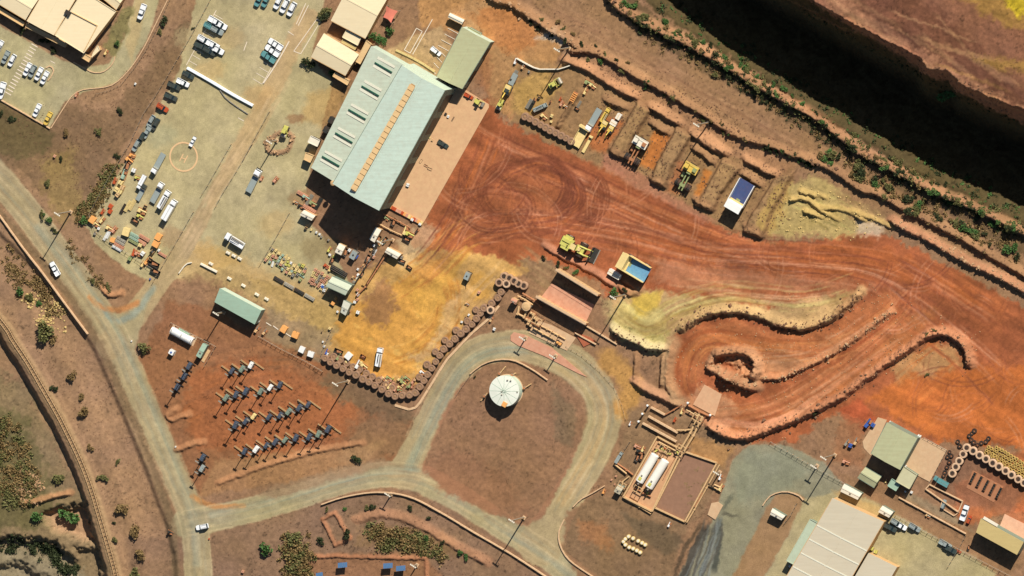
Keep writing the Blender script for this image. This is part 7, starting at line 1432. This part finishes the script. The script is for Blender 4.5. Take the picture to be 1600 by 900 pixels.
def scatter(name, label, cat, zone, n, kind, m, size=(.2, .6)):
    """uncountable low growth or loose stones: one object"""
    zone = np.array(zone, float); x0, y0 = zone.min(0); x1, y1 = zone.max(0); V, Fc = [], []
    cx_, cy_ = VR.uniform(x0, x1, n * 8), VR.uniform(y0, y1, n * 8); ok = inside(zone, cx_, cy_)
    if kind == 'tuft': ok &= VR.rand(n * 8) < .15 + dist_line(np.vstack([zone, zone[:1]]), cx_, cy_)[0] / 14
    ok &= vnoise(cx_ / 11.0 + n % 97, cy_ / 11.0) > VR.uniform(.25, .8, n * 8)
    for x, y in list(zip(cx_[ok], cy_[ok]))[:int(n * (.8 if kind == 'tuft' else .85))]:
        x += R.gauss(0, 3); y += R.gauss(0, 3)
        g = G(x, y); s = R.uniform(*size); b = len(V)
        if kind == 'tuft':
            for k in range(22):
                c = Vector((R.gauss(0, .5), R.gauss(0, .5), abs(R.gauss(.3, .3)))) * s; a = Vector((R.gauss(0, 1), R.gauss(0, 1), R.gauss(0, 1))).normalized() * s * .4; d = a.cross(Vector((R.gauss(0, 1), R.gauss(0, 1), R.gauss(0, 1)))).normalized() * s * .25
                j = len(V); V += [tuple(g + c - a), tuple(g + c + d), tuple(g + c + a), tuple(g + c - d)]; Fc.append((j, j + 1, j + 2, j + 3))
        else:
            r_ = [s * R.uniform(.6, 1.2) for _ in range(5)]; j = len(V)
            V += [tuple(g + Vector((r_[k] * math.cos(k * 1.257), r_[k] * math.sin(k * 1.257), -.05))) for k in range(5)] + [tuple(g + Vector((r_[k] * .6 * math.cos(k * 1.257 + .3), r_[k] * .6 * math.sin(k * 1.257 + .3), s * R.uniform(.5, .9)))) for k in range(5)]
            Fc += [(j + 5, j + 6, j + 7, j + 8, j + 9)] + [(j + k, j + (k + 1) % 5, j + 5 + (k + 1) % 5, j + 5 + k) for k in range(5)]
    return tag(MB().add(V, Fc).obj(name, m), label, cat, None, 'stuff')
m_rock = mat('field_stone', (186, 150, 112), .95, 0, .25, 1.5, .3); m_rockd = mat('dark_stone', (120, 90, 68), .95, 0, .25, 1.5, .3); m_rocky = mat('yellow_stone', (206, 178, 116), .95, 0, .2, 1.5)
scatter('dry_scrub', 'dry brown scrub left of the solar panel square', 'scrub', [(440, 838), (485, 830), (492, 870), (488, 920), (440, 920)], 260, 'tuft', m_leaf[2], (.6, 1.4))
scatter('olive_scrub', 'olive scrub among the dry growth left of the solar panels', 'scrub', [(440, 838), (485, 830), (492, 870), (488, 920), (440, 920)], 130, 'tuft', m_leaf[1], (.6, 1.4))
scatter('dry_scrub', 'band of brown scrub above the solar panel square', 'scrub', [(565, 818), (600, 822), (650, 830), (690, 850), (697, 880), (660, 868), (600, 862), (575, 840)], 260, 'tuft', m_leaf[2], (.6, 1.4))
scatter('dark_scrub', 'dark olive scrub above the solar panel square', 'scrub', [(565, 818), (600, 822), (650, 830), (690, 850), (697, 880), (660, 868), (600, 862), (575, 840)], 180, 'tuft', m_leaf[1], (.6, 1.4))
scatter('dry_scrub', 'brown scrub on the low land west of the railway', 'scrub', [(-10, 650), (20, 655), (45, 700), (60, 740), (50, 790), (25, 800), (-10, 760)], 300, 'tuft', m_leaf[2], (.5, 1.2))
scatter('olive_scrub', 'olive scrub on the low land west of the railway', 'scrub', [(-10, 650), (20, 655), (45, 700), (60, 740), (50, 790), (25, 800), (-10, 780)], 220, 'tuft', m_leaf[1], (.5, 1.2))
scatter('gully_scrub', 'dark green scrub in the gully at the lower left corner', 'scrub', [(-10, 838), (40, 840), (95, 855), (120, 895), (85, 905), (60, 872), (-10, 862)], 240, 'tuft', m_leaf[3], (.5, 1.3))
scatter('bank_scrub', 'scrubby growth along the fence west of the equipment yard', 'scrub', [(175, 250), (190, 258), (160, 320), (140, 345), (115, 360), (120, 325), (150, 290)], 420, 'tuft', m_leaf[2], (.4, 1.0))
scatter('bank_scrub', 'olive growth along the fence west of the equipment yard', 'scrub', [(175, 250), (190, 258), (160, 320), (140, 345), (115, 360), (120, 325), (150, 290)], 260, 'tuft', m_leaf[1], (.4, 1.0))
scatter('bank_scrub', 'brown scrub on the verge beside the left sealed road', 'scrub', [(0, 370), (30, 400), (70, 440), (100, 490), (80, 500), (40, 470), (0, 430)], 260, 'tuft', m_leaf[2], (.4, 1.1))
scatter('bank_scrub', 'brown strip of scrub between road and equipment yard gate', 'scrub', [(100, 360), (130, 400), (170, 445), (180, 460), (160, 460), (120, 415), (95, 370)], 260, 'tuft', m_leaf[2], (.3, .8))
scatter('rim_scrub', 'low scrub covering the rim strip beside the haul road', 'scrub', [(945, -10), (1010, 30), (1200, 140), (1320, 215), (1600, 368), (1600, 425), (1430, 340), (1300, 250), (1190, 165), (1000, 65)], 1500, 'tuft', m_leaf[2], (.3, 1.0))
scatter('rim_scrub', 'dark scrub growing on the rim windrow', 'scrub', [(925, -20), (1000, 20), (1100, 70), (1203, 132), (1320, 205), (1420, 262), (1600, 350), (1600, 385), (1420, 295), (1310, 235), (1190, 162), (1060, 82), (985, 45)], 1300, 'tuft', m_leaf[3], (.4, 1.1))
scatter('rim_scrub', 'green growth dotted along the rim windrow', 'scrub', [(945, -20), (1000, 10), (1100, 62), (1203, 125), (1320, 198), (1420, 255), (1600, 342), (1600, 370), (1420, 280), (1310, 222), (1190, 150), (1060, 70), (985, 30)], 600, 'tuft', m_leaf[1], (.4, 1.1))
scatter('pit_scrub', 'dark scrub covering the upper pit slope', 'scrub', [(975, -10), (1010, 5), (1210, 128), (1410, 255), (1600, 350), (1600, 320), (1420, 225), (1240, 110), (1060, 0)], 620, 'tuft', m_leaf[3], (.4, 1.2))
scatter('pit_scrub', 'sparse green growth on the upper pit slope', 'scrub', [(975, -10), (1010, 5), (1210, 128), (1410, 255), (1600, 350), (1600, 320), (1420, 230), (1240, 120), (1060, 10)], 500, 'tuft', m_leaf[0], (.3, 1.0))
scatter('crest_scrub', 'dotted low scrub along the far pit crest', 'scrub', [(1262, 2), (1340, 45), (1450, 108), (1600, 180), (1600, 200), (1450, 125), (1330, 60), (1255, 12)], 500, 'tuft', m_leaf[3], (.2, .7))
for (nm, lb, zone, n, m, sz) in [('loose_stones', 'pale stones on the bank beside the left road wall', [(45, 450), (100, 480), (105, 520), (70, 515), (40, 480)], 260, m_rocky, (.2, .7)), ('loose_stones', 'pale rubble west of the railway culvert', [(25, 735), (60, 745), (70, 785), (40, 790), (20, 770)], 200, m_rock, (.2, .7)),
        ('loose_stones', 'stones scattered on the land between railway and road', [(20, 500), (140, 540), (210, 680), (260, 860), (200, 900), (150, 730), (90, 600)], 900, m_rockd, (.08, .28)), ('loose_stones', 'stones scattered on the tank island', [(690, 680), (740, 600), (830, 590), (890, 640), (880, 720), (820, 810), (720, 770)], 350, m_rockd, (.06, .22)),
        ('loose_stones', 'stones on the ground below the lower road', [(330, 830), (500, 780), (640, 770), (860, 900), (330, 900)], 700, m_rockd, (.08, .3)), ('loose_stones', 'stones on the bank below the office road', [(0, 165), (150, 150), (230, 80), (300, 20), (240, 150), (120, 320), (0, 230)], 800, m_rockd, (.08, .3)),
        ('loose_stones', 'rubble on the haul road windrows above the bays', [(890, 78), (1060, 140), (1240, 230), (1240, 262), (1060, 185), (900, 95)], 700, m_rockd, (.1, .4)), ('loose_stones', 'rubble over the truck bay bunds', [(930, 130), (1240, 265), (1230, 360), (1180, 375), (930, 245)], 1500, m_rockd, (.1, .4)),
        ('loose_stones', 'pale rubble along the ore ramp windrows', [(1040, 480), (1350, 440), (1530, 520), (1530, 580), (1440, 560), (1200, 700), (1040, 640)], 900, m_rock, (.1, .35)), ('loose_stones', 'yellow stones on the dumped heaps right of the bays', [(1230, 290), (1300, 290), (1400, 350), (1330, 375), (1220, 365)], 130, m_rocky, (.15, .5)),
        ('loose_stones', 'stones on the light tower yard', [(230, 560), (330, 490), (620, 650), (540, 730), (300, 770)], 600, m_rockd, (.06, .2)), ('loose_stones', 'stones along the haul road and rim', [(860, 20), (1000, 60), (1320, 240), (1600, 420), (1600, 460), (1240, 250), (920, 75)], 800, m_rockd, (.1, .35)),
        ('loose_stones', 'stones along the far crest', [(1255, -5), (1340, 45), (1450, 105), (1600, 175), (1600, 150), (1450, 75), (1330, 10)], 600, m_rockd, (.1, .4))]:
    scatter(nm, lb, 'stones', zone, n, 'stone', m, sz)

# ------------------------------------------------------------------ extra pipework and plant around the fuel bund and truck wash
for lb, q, r_, m_, z_ in [('tan pipe along the north wall inside the fuel bund', [(1030, 690), (1045, 698), (1058, 705)], .3, m_tansteel, .9), ('rusty pipe crossing below the two white fuel tanks', [(992, 762), (1006, 770), (1018, 776)], .3, m_rust, .8), ('tan pipe outside the south wall of the fuel bund', [(978, 780), (1000, 792), (1018, 803)], .25, m_tansteel, .6),
        ('tan pipe along the east side of the brown bund', [(1125, 726), (1105, 762), (1086, 796), (1074, 816)], .3, m_tansteel, .8), ('rusty pipe inside the east side of the brown bund', [(1098, 770), (1086, 792)], .25, m_rust, .6), ('tan pipe from the brown bund towards the grey pad', [(1108, 758), (1122, 764), (1127, 768)], .3, m_tansteel, .8),
        ('pipe from the fuel bund to the pump house', [(984, 744), (974, 752), (972, 760)], .25, m_tansteel, .8), ('thin pipe on the bund floor east of the white tanks', [(1055, 716), (1042, 738), (1036, 750)], .12, m_rust, .3), ('pipe between the upper sediment trap and the ore ramp', [(1040, 648), (1054, 640), (1066, 632)], .3, m_rust, .8), ('pipe between the middle sediment trap and the twin pipes', [(1058, 672), (1072, 672), (1084, 670)], .3, m_tansteel, .9),
        ('twin header pipe above the ore ramp grid', [(1074, 640), (1092, 650)], .25, m_tansteel, 1.4), ('rusty pipe beside the west gate of the fuel bund', [(962, 722), (980, 734), (990, 742)], .35, m_rust, .7), ('pipe along the lower wall of the truck wash sump', [(840, 506), (856, 514), (874, 524), (884, 530)], .3, m_tansteel, .7), ('rusty pipe between the pump skids and the sump', [(820, 497), (832, 504), (846, 512)], .25, m_rust, 1.0),
        ('tan pipe north of the pink cabin by the tyre wall', [(810, 462), (822, 468), (834, 476)], .3, m_tansteel, 1.2)]:
    pipe(lb, q, r_, m_, z_)
GANTRY = [('leg', MB().box((x, y, 2.0), (.25, .25, 4.2)).mesh('leg', m_rust)) for x in (-2.2, 2.2) for y in (-1.4, 1.4)] + [('beam', MB().box((0, y, 4.0), (4.8, .3, .3)).mesh('beam', m_tansteel)) for y in (-1.4, 1.4)] + [('cross_beam', MB().box((x, 0, 4.2), (.25, 3.1, .25)).mesh('cross_beam', m_tansteel)) for x in (-2.2, 0, 2.2)]
for (x, y, lb, s_) in [(1034, 697, 'rusty gantry at the north end of the fuel bund', .8), (1043, 703, 'second rusty gantry at the north end of the fuel bund', .7), (1000, 764, 'rusty gantry below the two white fuel tanks', .8), (1094, 652, 'tan gantry over the ore ramp grid', .9), (1068, 700, 'tan gantry where the twin pipes meet the bunds', .8), (842, 500, 'tan gantry in the pump plant by the truck wash', .9), (868, 524, 'tan gantry over the truck wash drain', .7), (975, 757, 'low gantry beside the pale pump house', .7)]:
    spawn(GANTRY, 'pipe_gantry', lb, 'gantry', G(x, y), AX, 'pipe gantries', s_)
for i, (x, y) in enumerate([(1036, 702), (1040, 706), (1046, 709), (1022, 706), (1026, 704), (1004, 768), (1012, 772), (1056, 706), (1060, 708)]):
    skid(f'{nth(i)} small pump among the fuel bund pipework', (x, y), AX + .3 * i, .7, m_tansteel if i % 2 else m_lime_mach, m_darksteel, group='fuel bund pumps')

# loose rock spilled along the windrows
RN = ['the ore ramp windrow', 'the short middle ramp windrow', 'the long right hand ramp windrow', 'the rubble island', 'the rubble island crest', 'the rubble island hook', 'the yellow dump edge']
for i, (pts, h, w) in enumerate(RIDGES[:7] + [r for r in RIDGES[7:] if len(r[0]) > 30]):
    nm = RN[i] if i < 7 else f'the {nth(i - 7)} long windrow'
    cum = np.concatenate([[0], np.cumsum(np.linalg.norm(np.diff(pts, axis=0), axis=1))]); n = int(min(420, cum[-1] * 1.1)); V, Fc = [], []
    for k in range(n):
        s_ = VR.uniform(0, cum[-1]); x = np.interp(s_, cum, pts[:, 0]) + VR.normal(0, w * .7); y = np.interp(s_, cum, pts[:, 1]) + VR.normal(0, w * .7)
        if not (-60 < x < 1660 and -60 < y < 960): continue
        g = G(x, y); q = VR.gamma(1.6, .13) + .06; j = len(V); r_ = VR.uniform(.6, 1.2, 5) * q
        V += [tuple(g + Vector((r_[t] * math.cos(t * 1.257), r_[t] * math.sin(t * 1.257), -.05))) for t in range(5)] + [tuple(g + Vector((r_[t] * .6 * math.cos(t * 1.257 + .3), r_[t] * .6 * math.sin(t * 1.257 + .3), q * VR.uniform(.5, 1.0)))) for t in range(5)]
        Fc += [(j + 5, j + 6, j + 7, j + 8, j + 9)] + [(j + t, j + (t + 1) % 5, j + 5 + (t + 1) % 5, j + 5 + t) for t in range(5)]
    tag(MB().add(V, Fc).obj('loose_stones', m_rock if i % 2 else m_rockd), f'loose rock spilled along {nm}', 'stones', None, 'stuff')
